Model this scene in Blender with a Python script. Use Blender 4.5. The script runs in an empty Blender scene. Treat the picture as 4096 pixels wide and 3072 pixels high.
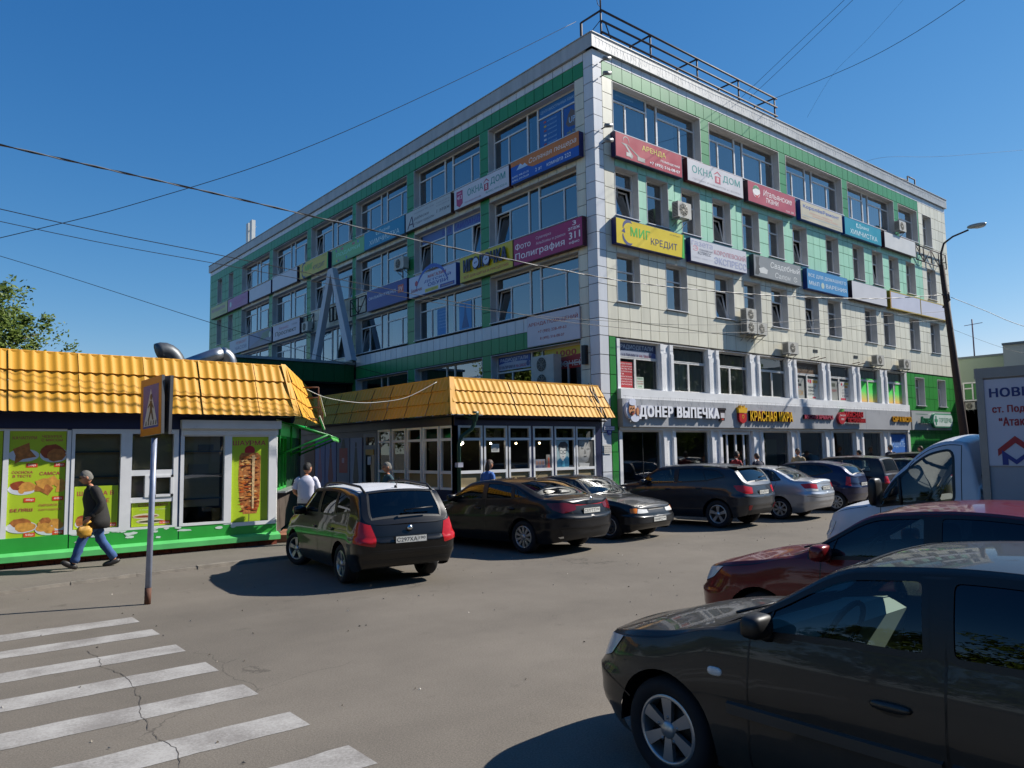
import bpy, bmesh, math, random
from mathutils import Vector, Matrix
from mathutils.geometry import delaunay_2d_cdt
random.seed(7)
PI = math.pi
R = math.radians
scene = bpy.context.scene
COL = scene.collection

# ------------------------------------------------------------------ camera
CAM = (-17.265, -16.67, 2.0)
YAW, PITCH, ROLL = R(39.2867), R(5.069), R(-0.928)
fw = Vector((math.sin(YAW)*math.cos(PITCH), math.cos(YAW)*math.cos(PITCH), math.sin(PITCH)))
r0 = Vector((math.cos(YAW), -math.sin(YAW), 0)); u0 = r0.cross(fw)
rt = math.cos(ROLL)*r0 + math.sin(ROLL)*u0
up = -math.sin(ROLL)*r0 + math.cos(ROLL)*u0
cd = bpy.data.cameras.new('camera'); cam = bpy.data.objects.new('camera', cd); COL.objects.link(cam)
cd.sensor_width = 36; cd.lens = 3021.72/4096*36; cd.clip_start = 0.05; cd.clip_end = 3000
m = Matrix((rt, up, -fw)).transposed().to_4x4(); m.translation = CAM
cam.matrix_world = m
scene.camera = cam

# ------------------------------------------------------------------ light
SUN_EL, SUN_AZ = R(39.0), math.atan2(0.934, -0.357)
w = bpy.data.worlds.new('World'); scene.world = w; w.use_nodes = True
nt = w.node_tree; bg = nt.nodes['Background']
sky = nt.nodes.new('ShaderNodeTexSky'); sky.sky_type = 'NISHITA'; sky.sun_disc = False
sky.sun_elevation = SUN_EL; sky.sun_rotation = SUN_AZ
sky.altitude = 150; sky.air_density = 1.0; sky.dust_density = 0.0; sky.ozone_density = 4.0
# the camera's colour response to a clear blue sky: one curve per channel, the same over the whole sky
sp_ = nt.nodes.new('ShaderNodeSeparateColor'); cb_ = nt.nodes.new('ShaderNodeCombineColor'); nt.links.new(sky.outputs[0], sp_.inputs[0])
for k_, (g_, a_, x_) in enumerate(((1.72, .41, 5.3), (1.06, .95, 7.6), (.72, 1.9, 9.0))):
    mn_ = nt.nodes.new('ShaderNodeMath'); mn_.operation = 'MINIMUM'; mn_.inputs[1].default_value = x_
    pw_ = nt.nodes.new('ShaderNodeMath'); pw_.operation = 'POWER'; pw_.inputs[1].default_value = g_
    ml_ = nt.nodes.new('ShaderNodeMath'); ml_.operation = 'MULTIPLY'; ml_.inputs[1].default_value = a_
    nt.links.new(sp_.outputs[k_], mn_.inputs[0]); nt.links.new(mn_.outputs[0], pw_.inputs[0]); nt.links.new(pw_.outputs[0], ml_.inputs[0]); nt.links.new(ml_.outputs[0], cb_.inputs[k_])
nt.links.new(cb_.outputs[0], bg.inputs[0]); bg.inputs[1].default_value = 0.066
sd = bpy.data.lights.new('sun', 'SUN'); sd.energy = 5.0; sd.angle = R(0.53); sd.color = (1, .95, .87)
so = bpy.data.objects.new('sun', sd); COL.objects.link(so)
sv = Vector((math.sin(SUN_AZ)*math.cos(SUN_EL), math.cos(SUN_AZ)*math.cos(SUN_EL), math.sin(SUN_EL)))
so.rotation_euler = sv.to_track_quat('Z', 'Y').to_euler(); so.location = sv*80
scene.view_settings.view_transform = 'Standard'; scene.view_settings.look = 'None'
scene.view_settings.exposure = 0.6; scene.view_settings.gamma = 1
scene.view_settings.use_curve_mapping = False
scene.cycles.max_bounces = 8; scene.cycles.transparent_max_bounces = 16
scene.cycles.glossy_bounces = 4; scene.cycles.diffuse_bounces = 3
scene.cycles.use_denoising = True
scene.cycles.caustics_reflective = False; scene.cycles.caustics_refractive = False

# ------------------------------------------------------------------ materials
def lin(c):
    if isinstance(c, str):
        c = c.lstrip('#'); c = [int(c[i:i+2], 16)/255 for i in (0, 2, 4)]
    return tuple((x/12.92 if x <= .04045 else ((x+.055)/1.055)**2.4) for x in c)
def principled(name):
    mt = bpy.data.materials.new(name); mt.use_nodes = True
    return mt, mt.node_tree, mt.node_tree.nodes['Principled BSDF']
def N(nt, kind, **kw):
    n = nt.nodes.new(kind)
    for k, v in kw.items():
        if k in n.inputs.keys() if isinstance(k, str) else False: n.inputs[k].default_value = v
        else: setattr(n, k, v)
    return n
_flat = {}
def flat(col, rough=.45, var=.05, scale=3.0, metal=0.0, bump=0.0, spec=.5, dirt=0.0, name=None):
    """one colour with a little noise in tone and gloss"""
    key = (col if isinstance(col, str) else tuple(col), rough, var, scale, metal, bump, dirt)
    if key in _flat: return _flat[key]
    c = lin(col) if isinstance(col, str) else tuple(col)
    mt, nt, b = principled(name or 'paint_' + (col if isinstance(col, str) else 'tone').strip('#'))
    tc = nt.nodes.new('ShaderNodeTexCoord')
    ns = nt.nodes.new('ShaderNodeTexNoise'); ns.inputs['Scale'].default_value = scale; ns.inputs['Detail'].default_value = 5
    nt.links.new(tc.outputs['Object'], ns.inputs['Vector'])
    mr = nt.nodes.new('ShaderNodeMapRange'); mr.inputs[1].default_value = .25; mr.inputs[2].default_value = .75
    mr.inputs[3].default_value = 1-var-dirt; mr.inputs[4].default_value = 1+var
    nt.links.new(ns.outputs[0], mr.inputs[0])
    mx = nt.nodes.new('ShaderNodeMix'); mx.data_type = 'RGBA'; mx.blend_type = 'MULTIPLY'; mx.inputs[0].default_value = 1
    mx.inputs[6].default_value = (*c, 1); nt.links.new(mr.outputs[0], mx.inputs[7])
    nt.links.new(mx.outputs[2], b.inputs['Base Color'])
    r2 = nt.nodes.new('ShaderNodeMapRange'); r2.inputs[3].default_value = max(.02, rough-.08); r2.inputs[4].default_value = min(1, rough+.1)
    nt.links.new(ns.outputs[0], r2.inputs[0]); nt.links.new(r2.outputs[0], b.inputs['Roughness'])
    b.inputs['Metallic'].default_value = metal; b.inputs['Specular IOR Level'].default_value = spec
    if bump:
        bp = nt.nodes.new('ShaderNodeBump'); bp.inputs['Strength'].default_value = bump; bp.inputs['Distance'].default_value = .01
        n2 = nt.nodes.new('ShaderNodeTexNoise'); n2.inputs['Scale'].default_value = scale*12; n2.inputs['Detail'].default_value = 4
        nt.links.new(tc.outputs['Object'], n2.inputs['Vector']); nt.links.new(n2.outputs[0], bp.inputs['Height'])
        nt.links.new(bp.outputs[0], b.inputs['Normal'])
    _flat[key] = mt
    return mt
def panel_mat(name, col, var=.08, rough=.35, streak=.12):
    """facade panel: each one a touch different, faint rain streaks"""
    mt, nt, b = principled(name); c = lin(col)
    oi = nt.nodes.new('ShaderNodeObjectInfo'); ge = nt.nodes.new('ShaderNodeNewGeometry')
    ad = N(nt, 'ShaderNodeMath', operation='ADD'); nt.links.new(oi.outputs['Random'], ad.inputs[0]); nt.links.new(ge.outputs['Random Per Island'], ad.inputs[1])
    fr = N(nt, 'ShaderNodeMath', operation='FRACT'); nt.links.new(ad.outputs[0], fr.inputs[0])
    mr = nt.nodes.new('ShaderNodeMapRange'); mr.inputs[3].default_value = 1-var; mr.inputs[4].default_value = 1+var*.6
    nt.links.new(fr.outputs[0], mr.inputs[0])
    mp = nt.nodes.new('ShaderNodeMapping'); mp.inputs['Scale'].default_value = (1.6, 1.6, .22)
    nt.links.new(ge.outputs['Position'], mp.inputs[0])
    ns = nt.nodes.new('ShaderNodeTexNoise'); ns.inputs['Scale'].default_value = 2.2; ns.inputs['Detail'].default_value = 6
    nt.links.new(mp.outputs[0], ns.inputs['Vector'])
    m2 = nt.nodes.new('ShaderNodeMapRange'); m2.inputs[1].default_value = .3; m2.inputs[2].default_value = .75; m2.inputs[3].default_value = 1.03; m2.inputs[4].default_value = 1-streak
    nt.links.new(ns.outputs[0], m2.inputs[0])
    mm = N(nt, 'ShaderNodeMath', operation='MULTIPLY'); nt.links.new(mr.outputs[0], mm.inputs[0]); nt.links.new(m2.outputs[0], mm.inputs[1])
    mx = nt.nodes.new('ShaderNodeMix'); mx.data_type = 'RGBA'; mx.blend_type = 'MULTIPLY'; mx.inputs[0].default_value = 1
    mx.inputs[6].default_value = (*c, 1); nt.links.new(mm.outputs[0], mx.inputs[7])
    nt.links.new(mx.outputs[2], b.inputs['Base Color']); b.inputs['Roughness'].default_value = rough
    return mt
def glass_mat(name, tint=(.55, .6, .6), boost=1.7, rough=.0, base=.0, wobble=0.0):
    """pane: see-through with a Fresnel mirror on top; old panes are never quite flat"""
    mt = bpy.data.materials.new(name); mt.use_nodes = True; nt = mt.node_tree
    for n in list(nt.nodes): nt.nodes.remove(n)
    out = nt.nodes.new('ShaderNodeOutputMaterial'); tr = nt.nodes.new('ShaderNodeBsdfTransparent'); gl = nt.nodes.new('ShaderNodeBsdfGlossy')
    tr.inputs[0].default_value = (*tint, 1); gl.inputs['Roughness'].default_value = rough; gl.inputs[0].default_value = (.95, .97, 1, 1)
    fr = nt.nodes.new('ShaderNodeFresnel'); fr.inputs[0].default_value = 1.52
    ml = N(nt, 'ShaderNodeMath', operation='MULTIPLY_ADD'); ml.inputs[1].default_value = boost; ml.inputs[2].default_value = base; ml.use_clamp = True
    nt.links.new(fr.outputs[0], ml.inputs[0])
    ms = nt.nodes.new('ShaderNodeMixShader'); nt.links.new(ml.outputs[0], ms.inputs[0]); nt.links.new(tr.outputs[0], ms.inputs[1]); nt.links.new(gl.outputs[0], ms.inputs[2])
    if wobble:
        ge = nt.nodes.new('ShaderNodeNewGeometry'); ns = nt.nodes.new('ShaderNodeTexNoise'); ns.inputs['Scale'].default_value = .9; ns.inputs['Detail'].default_value = 1
        nt.links.new(ge.outputs['Position'], ns.inputs['Vector'])
        bp = nt.nodes.new('ShaderNodeBump'); bp.inputs['Strength'].default_value = wobble; bp.inputs['Distance'].default_value = .05
        nt.links.new(ns.outputs[0], bp.inputs['Height']); nt.links.new(bp.outputs[0], gl.inputs['Normal']); nt.links.new(bp.outputs[0], fr.inputs['Normal'])
    nt.links.new(ms.outputs[0], out.inputs[0])
    return mt
def car_paint(name, col, metal=.5, rough=.35, coat=1.0, dust=.12):
    mt, nt, b = principled(name); c = lin(col) if isinstance(col, str) else col
    tc = nt.nodes.new('ShaderNodeTexCoord'); ge = nt.nodes.new('ShaderNodeNewGeometry')
    ns = nt.nodes.new('ShaderNodeTexNoise'); ns.inputs['Scale'].default_value = 2.2; ns.inputs['Detail'].default_value = 7; ns.inputs['Roughness'].default_value = .65
    nt.links.new(tc.outputs['Object'], ns.inputs['Vector'])
    sp = nt.nodes.new('ShaderNodeSeparateXYZ'); nt.links.new(tc.outputs['Object'], sp.inputs[0])
    low = nt.nodes.new('ShaderNodeMapRange'); low.inputs[1].default_value = .75; low.inputs[2].default_value = .2; low.inputs[3].default_value = .25; low.inputs[4].default_value = 1.0
    nt.links.new(sp.outputs[2], low.inputs[0])
    mr = nt.nodes.new('ShaderNodeMapRange'); mr.inputs[1].default_value = .35; mr.inputs[2].default_value = .75; mr.inputs[3].default_value = 0; mr.inputs[4].default_value = dust*2.2
    nt.links.new(ns.outputs[0], mr.inputs[0])
    mu = N(nt, 'ShaderNodeMath', operation='MULTIPLY'); nt.links.new(low.outputs[0], mu.inputs[0]); nt.links.new(mr.outputs[0], mu.inputs[1]); mu.use_clamp = True
    mx = nt.nodes.new('ShaderNodeMix'); mx.data_type = 'RGBA'; nt.links.new(mu.outputs[0], mx.inputs[0])
    mx.inputs[6].default_value = (*c, 1); mx.inputs[7].default_value = (.21, .185, .15, 1)
    nt.links.new(mx.outputs[2], b.inputs['Base Color'])
    b.inputs['Metallic'].default_value = metal; b.inputs['Roughness'].default_value = rough
    b.inputs['Coat Weight'].default_value = coat*.6; b.inputs['Specular IOR Level'].default_value = .22
    cr = nt.nodes.new('ShaderNodeMapRange'); cr.inputs[3].default_value = .03; cr.inputs[4].default_value = .35
    nt.links.new(mu.outputs[0], cr.inputs[0]); nt.links.new(cr.outputs[0], b.inputs['Coat Roughness'])
    return mt
def emit_mat(name, col, s):
    mt, nt, b = principled(name); b.inputs['Base Color'].default_value = (*col, 1)
    b.inputs['Emission Color'].default_value = (*col, 1); b.inputs['Emission Strength'].default_value = s
    return mt

M = dict(
    white=flat('#e4e4e4', .4, .04, 2, dirt=.06), pvc=flat('#dcdcdc', .3, .03, 4, dirt=.05), pvc_dirty=flat('#cfcdc8', .45, .06, 3, dirt=.12),
    sill=flat('#e0e0e0', .3, .04, 3), reveal=flat('#c4c4c2', .6, .08, 2, dirt=.1), dark=flat('#15161a', .5, .1), black=flat('#0b0b0c', .45, .1),
    rubber=flat('#121212', .8, .2, 6, bump=.1), steel=flat('#8d8f92', .4, .1, 4, metal=.8), rust=flat('#5d3a2a', .8, .3, 6, bump=.3),
    iron=flat('#3b3234', .7, .2, 6), galv=flat('#9a9ea3', .32, .12, 5, metal=.85), core=flat('#242322', .9, .1), room_shade=flat('#4a4743', .9, .15, .7),
    grey_band=flat('#a6a7aa', .38, .05, 1.2, dirt=.05), navy=flat('#10173f', .4, .1, 2), green=flat('#2e9c3c', .4, .1, 2, dirt=.1), lgreen=flat('#57b866', .5, .1, 3, dirt=.1),
    brick=flat('#7c3b28', .9, .25, 9, bump=.5), yroof=flat('#d0962a', .58, .05, 2.0, dirt=.07, spec=.3), concrete=flat('#8b857c', .9, .1, 3, bump=.3, dirt=.1),
    chrome=flat('#c9ccd0', .15, .03, 4, metal=1), alloy=flat('#a9abad', .3, .08, 6, metal=.75), tyre=flat('#16161a', .85, .2, 14, bump=.15),
    red=flat('#b3141c', .4), skin=flat('#b98062', .55, .08, 20), hairg=flat('#67655f', .8, .2, 60, bump=.4), haird=flat('#1d1713', .7, .2, 60, bump=.4), hairb=flat('#3a2418', .6, .2, 60, bump=.4),
)
M['glass'] = glass_mat('window_glass', (.42, .47, .5), 1.9, 0, .14, .05)
M['glass_shop'] = glass_mat('shop_glass', (.72, .74, .72), 1.3, 0, .02, .03)
M['glass_car'] = glass_mat('car_glass', (.42, .5, .47), 1.25)
M['glass_clear'] = glass_mat('clear_car_glass', (.8, .84, .82), 1.1)
M['glass_tint'] = glass_mat('tinted_glass', (.035, .04, .045), 1.15)
M['parapet'] = panel_mat('parapet_metal', '#aeb1b3', .04, .4, .22)
M['p_white'] = panel_mat('white_panel', '#d6d8dc', .05, .3, .1)
M['p_cream'] = panel_mat('cream_panel', '#dcd8c5', .09, .4, .18)
M['p_green'] = panel_mat('green_panel', '#2f8a4e', .1, .35, .14)
M['p_shopgreen'] = panel_mat('shop_green_panel', '#2c8a36', .1, .35, .14)
M['p_mint'] = panel_mat('mint_panel', '#9ed2b4', .08, .4, .14)
M['p_dkgreen'] = panel_mat('dark_green_panel', '#0f5a2c', .06, .4, .1)

# ------------------------------------------------------------------ mesh helpers
class MB:
    def __init__(s): s.v = []; s.f = []; s.mi = []; s.sm = []
    def add(s, vs, fs, m=0, smooth=False):
        o = len(s.v); s.v += [tuple(p) for p in vs]
        for f in fs: s.f.append([i+o for i in f]); s.mi.append(m); s.sm.append(smooth)
    def box(s, x0, x1, y0, y1, z0, z1, m=0):
        s.add([(x0,y0,z0),(x1,y0,z0),(x1,y1,z0),(x0,y1,z0),(x0,y0,z1),(x1,y0,z1),(x1,y1,z1),(x0,y1,z1)],
              [(0,3,2,1),(4,5,6,7),(0,1,5,4),(1,2,6,5),(2,3,7,6),(3,0,4,7)], m)
    def quad(s, a, b, c, d, m=0): s.add([a,b,c,d], [(0,1,2,3)], m)
    def rect(s, x0, x1, z0, z1, y, m=0): s.add([(x0,y,z0),(x1,y,z0),(x1,y,z1),(x0,y,z1)], [(0,1,2,3)], m)
    def prism(s, pts, y0, y1, m=0):
        n = len(pts)
        s.add([(x,y0,z) for x,z in pts]+[(x,y1,z) for x,z in pts], [tuple(range(n)), tuple(range(2*n-1,n-1,-1))]+[(i,i+n,(i+1)%n+n,(i+1)%n) for i in range(n)], m)
    def prism_x(s, pts, x0, x1, m=0):
        n = len(pts)
        s.add([(x0,y,z) for y,z in pts]+[(x1,y,z) for y,z in pts], [tuple(range(n)), tuple(range(2*n-1,n-1,-1))]+[(i,i+n,(i+1)%n+n,(i+1)%n) for i in range(n)], m)
    def tube(s, path, r, n=8, m=0, caps=True):
        P = [Vector(p) for p in path]; rings = []
        rr = r if isinstance(r, (list, tuple)) else [r]*len(P)
        prev = None
        for i, p in enumerate(P):
            d = (P[min(i+1,len(P)-1)]-P[max(i-1,0)]).normalized()
            if prev is None:
                a = d.orthogonal().normalized()
            else:
                a = (prev - d*prev.dot(d))
                a = a.normalized() if a.length > 1e-6 else d.orthogonal().normalized()
            prev = a; b = d.cross(a)
            rings.append([p+rr[i]*(math.cos(2*PI*k/n)*a+math.sin(2*PI*k/n)*b) for k in range(n)])
        vs = [q for rg in rings for q in rg]; fs = []
        for i in range(len(P)-1):
            for k in range(n): fs.append((i*n+k, i*n+(k+1)%n, (i+1)*n+(k+1)%n, (i+1)*n+k))
        if caps: fs += [tuple(range(n-1,-1,-1)), tuple(range((len(P)-1)*n, len(P)*n))]
        s.add(vs, fs, m, True)
    def cyl(s, a, b, r, r2=None, n=16, m=0): s.tube([a, b], [r, r if r2 is None else r2], n, m)
    def bar(s, a, b, w=.04, m=0): s.tube([a, b], w*.7, 4, m)
    def lathe(s, prof, axis='y', c=(0,0,0), n=32, m=0, smooth=True):
        vs = []; k = len(prof)
        for i in range(n):
            a = 2*PI*i/n; ca, sa = math.cos(a), math.sin(a)
            for r, h in prof:
                p = {'y': (r*ca, h, r*sa), 'z': (r*ca, r*sa, h), 'x': (h, r*ca, r*sa)}[axis]
                vs.append((p[0]+c[0], p[1]+c[1], p[2]+c[2]))
        fs = [(i*k+j, ((i+1)%n)*k+j, ((i+1)%n)*k+j+1, i*k+j+1) for i in range(n) for j in range(k-1)]
        s.add(vs, fs, m, smooth)
    def disc(s, cx, cz, r, y, m=0, n=24, rz=None):
        s.add([(cx+r*math.cos(2*PI*i/n), y, cz+(rz or r)*math.sin(2*PI*i/n)) for i in range(n)], [tuple(range(n))], m)
    def ell(s, c, r, e=1.0, n=16, k=10, m=0, rot=None):
        def sp(v, p): return math.copysign(abs(v)**p, v)
        vs = []; fs = []
        for j in range(k+1):
            th = -PI/2+PI*j/k
            for i in range(n):
                ph = 2*PI*i/n
                p = Vector((r[0]*sp(math.cos(th),e)*sp(math.cos(ph),e), r[1]*sp(math.cos(th),e)*sp(math.sin(ph),e), r[2]*sp(math.sin(th),e)))
                if rot: p = rot @ p
                vs.append(p+Vector(c))
        for j in range(k):
            for i in range(n): fs.append((j*n+i, j*n+(i+1)%n, (j+1)*n+(i+1)%n, (j+1)*n+i))
        s.add(vs, fs, m, True)
    def poly(s, pts, y, m=0): s.add([(x,y,z) for x,z in pts], [tuple(range(len(pts)))], m)
    def text(s, st, x, z, h, wid=None, y=0., m=0, bold=0., ext=0., align='l', shear=0.):
        """a line of lettering fitted to height h (capitals) and width wid, lower-left corner x, z"""
        vs, fs, W, H = glyphs(st, bold, ext)
        if not W: return
        sx = (wid/W) if wid else h/H; sz = h/H
        tot = W*sx
        if align == 'c': x -= tot/2
        if align == 'r': x -= tot
        s.add([(x+a*sx+shear*b*sz, y-c, z+b*sz) for a,b,c in vs], fs, m)
    def build(s, name, mats, parent=None, M=None, loc=None, smooth_angle=None, kind=None, shared=None):
        me = bpy.data.meshes.new(name); me.from_pydata(s.v, [], s.f)
        if not isinstance(mats, (list, tuple)): mats = [mats]
        for t in mats: me.materials.append(t)
        if len(s.f):
            me.polygons.foreach_set('material_index', s.mi); me.polygons.foreach_set('use_smooth', s.sm)
        me.update()
        return link(name, me, parent, M, loc, kind)
def link(name, me, parent=None, Mx=None, loc=None, kind=None):
    o = bpy.data.objects.new(name, me); COL.objects.link(o)
    if parent: o.parent = parent
    if Mx is not None: o.matrix_basis = Mx
    if loc is not None: o.location = loc
    if kind: o['kind'] = kind
    return o
_gl, _ch = {}, {}
def outline(st):
    cu = bpy.data.curves.new('t', 'FONT'); cu.body = st; cu.size = 1; cu.resolution_u = 3; cu.fill_mode = 'NONE'
    ob = bpy.data.objects.new('t', cu); me = ob.to_mesh() if st.strip() else None; v = [(p.co.x, p.co.y) for p in me.vertices] if me else []; e = [tuple(k.vertices) for k in me.edges] if me else []
    ob.to_mesh_clear(); bpy.data.objects.remove(ob); bpy.data.curves.remove(cu); return v, e
def letter(ch):
    """one character: outlines filled by winding number, so crossing strokes stay solid"""
    if ch in _ch: return _ch[ch]
    v, e = outline(ch); n = len(v); w_, _ = outline(ch+'|'); bar = outline('|')[0]
    adv = min(p[0] for p in w_[n:])-min(p[0] for p in bar); tri = []; v2 = []
    if n:
        vo, eo, fo, *_ = delaunay_2d_cdt([Vector(p) for p in v], e, [], 0, 1e-6)
        for f in fo:
            cx = sum(vo[k].x for k in f)/3; cy = sum(vo[k].y for k in f)/3; wn = 0
            for p, q in e:
                (x0, y0), (x1, y1) = v[p], v[q]
                if (y0 > cy) != (y1 > cy) and x0+(cy-y0)*(x1-x0)/(y1-y0) > cx: wn += 1 if y1 > y0 else -1
            if wn: tri.append(list(f))
        v2 = [(p.x, p.y) for p in vo]
    _ch[ch] = (v2, tri, adv); return _ch[ch]
def glyphs(st, bold=0., ext=0.):
    key = (st, bold, ext)
    if key in _gl: return _gl[key]
    V0, F0, x = [], [], 0.
    for ch in st:
        v, t, adv = letter(ch); o = len(V0); V0 += [(p+x, q) for p, q in v]; F0 += [[k+o for k in f] for f in t]; x += adv+bold*.9
    if not V0: return [], [], 0, 1
    used = sorted({k for f in F0 for k in f}); mp = {k: i for i, k in enumerate(used)}; V0 = [V0[k] for k in used]; F0 = [[mp[k] for k in f] for f in F0]
    x0 = min(p[0] for p in V0); x1 = max(p[0] for p in V0); z0 = min(p[1] for p in V0); z1 = max(p[1] for p in V0)
    front = [(p-x0, q-z0, ext) for p, q in V0]; nf = len(F0); side = []
    F0 = [f if (front[f[1]][0]-front[f[0]][0])*(front[f[2]][1]-front[f[0]][1])-(front[f[2]][0]-front[f[0]][0])*(front[f[1]][1]-front[f[0]][1]) > 0 else f[::-1] for f in F0]
    n = len(front); base = front
    if ext:
        cnt = {(f[i], f[(i+1) % 3]) for f in F0 for i in range(3)}; side = [[p, p+n, q+n, q] for p, q in cnt if (q, p) not in cnt]; base = front+[(p, q, 0.) for p, q, _ in front]
    vs, fr_, sd_ = [], [], []; b0 = bold*1.6; N_ = len(base)
    for k, (dx, dz) in enumerate(((0,0),(b0,0),(b0*.5,b0*.5),(b0*.5,0),(0,b0*.5),(b0,b0*.5)) if bold > 0 else ((0,0),)):
        vs += [(p+dx, q+dz, c+.00002*k) for p, q, c in base]; fr_ += [[i+N_*k for i in f] for f in F0]; sd_ += [[i+N_*k for i in f] for f in side]
    _gl[key] = (vs, fr_+sd_, x1-x0+b0, z1-z0+b0*.5); return _gl[key]
def thing(name, label, cat, loc=(0,0,0), rotz=0., group=None):
    o = bpy.data.objects.new(name, None); COL.objects.link(o); o.empty_display_size = .2
    o.location = loc; o.rotation_euler = (0,0,rotz); o['label'] = label; o['category'] = cat
    if group: o['group'] = group
    return o
def tag(o, label, cat, group=None):
    o['label'] = label; o['category'] = cat
    if group: o['group'] = group
    return o
LEFT = Matrix.Rotation(-PI/2, 4, 'Z')      # local frame of the left front: x to the right, y into the wall
# ------------------------------------------------------------------ ground, road, pavement
def asphalt(name, base, cracks=.5, patch=.22, seed=0.):
    mt, nt, b = principled(name); L = nt.links.new
    ge = nt.nodes.new('ShaderNodeNewGeometry')
    mp = nt.nodes.new('ShaderNodeMapping'); mp.inputs['Location'].default_value = (seed, seed*.7, 0); L(ge.outputs['Position'], mp.inputs[0])
    def noise(sc, det=6, rough=.6, stretch=None):
        n = nt.nodes.new('ShaderNodeTexNoise'); n.inputs['Scale'].default_value = sc; n.inputs['Detail'].default_value = det; n.inputs['Roughness'].default_value = rough
        if stretch:
            q = nt.nodes.new('ShaderNodeMapping'); q.inputs['Scale'].default_value = stretch; L(mp.outputs[0], q.inputs[0]); L(q.outputs[0], n.inputs['Vector'])
        else: L(mp.outputs[0], n.inputs['Vector'])
        return n.outputs[0]
    def rng(x, a, bb, c, d):
        r = nt.nodes.new('ShaderNodeMapRange'); r.inputs[1].default_value = a; r.inputs[2].default_value = bb; r.inputs[3].default_value = c; r.inputs[4].default_value = d; L(x, r.inputs[0]); return r.outputs[0]
    def mul(*xs):
        o = xs[0]
        for x in xs[1:]:
            k = N(nt, 'ShaderNodeMath', operation='MULTIPLY'); L(o, k.inputs[0]); L(x, k.inputs[1]); o = k.outputs[0]
        return o
    big = rng(noise(.22), .3, .7, 1-patch, 1+patch)
    mid = rng(noise(1.3, 8, .7), .3, .7, .93, 1.07)
    lanes = rng(noise(.5, 4, .5, (.18, 1.3, 1)), .35, .65, .93, 1.06)
    grain = rng(noise(70, 4, .8), .25, .75, .5, 1.42)
    stone = nt.nodes.new('ShaderNodeTexVoronoi'); stone.inputs['Scale'].default_value = 60; L(mp.outputs[0], stone.inputs['Vector'])
    speck = rng(stone.outputs['Distance'], .04, .28, 1.25, .98)
    spots = rng(noise(2.1, 4, .6), .64, .74, 1, .74)
    # cracks: edges of a few warped cells
    wv = nt.nodes.new('ShaderNodeTexNoise'); wv.inputs['Scale'].default_value = 1.6; wv.inputs['Detail'].default_value = 6; L(mp.outputs[0], wv.inputs['Vector'])
    va = N(nt, 'ShaderNodeVectorMath', operation='MULTIPLY_ADD'); va.inputs[1].default_value = (.55, .55, .55); L(wv.outputs['Color'], va.inputs[0]); L(mp.outputs[0], va.inputs[2])
    vo = nt.nodes.new('ShaderNodeTexVoronoi'); vo.feature = 'DISTANCE_TO_EDGE'; vo.inputs['Scale'].default_value = .27; L(va.outputs[0], vo.inputs['Vector'])
    ck = rng(vo.outputs['Distance'], .0006, .002, 1-cracks, 1)
    msk = rng(noise(.35, 2), .56, .62, 0, 1)
    cm = nt.nodes.new('ShaderNodeMix'); cm.inputs[2].default_value = 1.0; L(msk, cm.inputs[0]); L(ck, cm.inputs[3])
    f = mul(big, mid, lanes, grain, speck, spots, cm.outputs[0])
    mx = nt.nodes.new('ShaderNodeMix'); mx.data_type = 'RGBA'; mx.blend_type = 'MULTIPLY'; mx.inputs[0].default_value = 1; mx.inputs[6].default_value = (*base, 1)
    L(f, mx.inputs[7]); L(mx.outputs[2], b.inputs['Base Color'])
    b.inputs['Roughness'].default_value = .88; b.inputs['Specular IOR Level'].default_value = .3
    bp = nt.nodes.new('ShaderNodeBump'); bp.inputs['Strength'].default_value = .5; bp.inputs['Distance'].default_value = .006
    L(noise(120, 3, .7), bp.inputs['Height']); L(bp.outputs[0], b.inputs['Normal'])
    return mt
M['asphalt'] = asphalt('asphalt', (.149, .130, .106), .35)
M['asphalt2'] = asphalt('pavement_asphalt', (.155, .136, .113), .6, .14, 31.)
M['earth'] = asphalt('verge_soil', (.13, .12, .09), 0, .2, 11.)
def paint_mat():
    mt, nt, b = principled('road_paint'); L = nt.links.new
    ge = nt.nodes.new('ShaderNodeNewGeometry'); out = nt.nodes['Material Output']
    n = nt.nodes.new('ShaderNodeTexNoise'); n.inputs['Scale'].default_value = 38; n.inputs['Detail'].default_value = 6; n.inputs['Roughness'].default_value = .8; L(ge.outputs['Position'], n.inputs['Vector'])
    n2 = nt.nodes.new('ShaderNodeTexNoise'); n2.inputs['Scale'].default_value = 2.3; n2.inputs['Detail'].default_value = 6; L(ge.outputs['Position'], n2.inputs['Vector'])
    ad = N(nt, 'ShaderNodeMath', operation='ADD'); L(n.outputs[0], ad.inputs[0]); L(n2.outputs[0], ad.inputs[1])
    r = nt.nodes.new('ShaderNodeMapRange'); r.inputs[1].default_value = .82; r.inputs[2].default_value = 1.2; r.inputs[3].default_value = 1; r.inputs[4].default_value = .12; L(ad.outputs[0], r.inputs[0])
    mx = nt.nodes.new('ShaderNodeMix'); mx.data_type = 'RGBA'; L(r.outputs[0], mx.inputs[0]); mx.inputs[6].default_value = (.17, .155, .14, 1); mx.inputs[7].default_value = (.36, .345, .32, 1)
    L(mx.outputs[2], b.inputs['Base Color']); b.inputs['Roughness'].default_value = .8
    return mt
M['zebra'] = paint_mat()

b_ = MB(); b_.box(-700, 700, -700, 700, -1.2, -.012); b_.build('ground', M['earth'], kind='structure')
b_ = MB(); b_.add([(-160,-60,0),(160,-60,0),(160,60,0),(-160,60,0)], [(0,1,2,3)]); road = b_.build('road', M['asphalt'], kind='structure')
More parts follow.
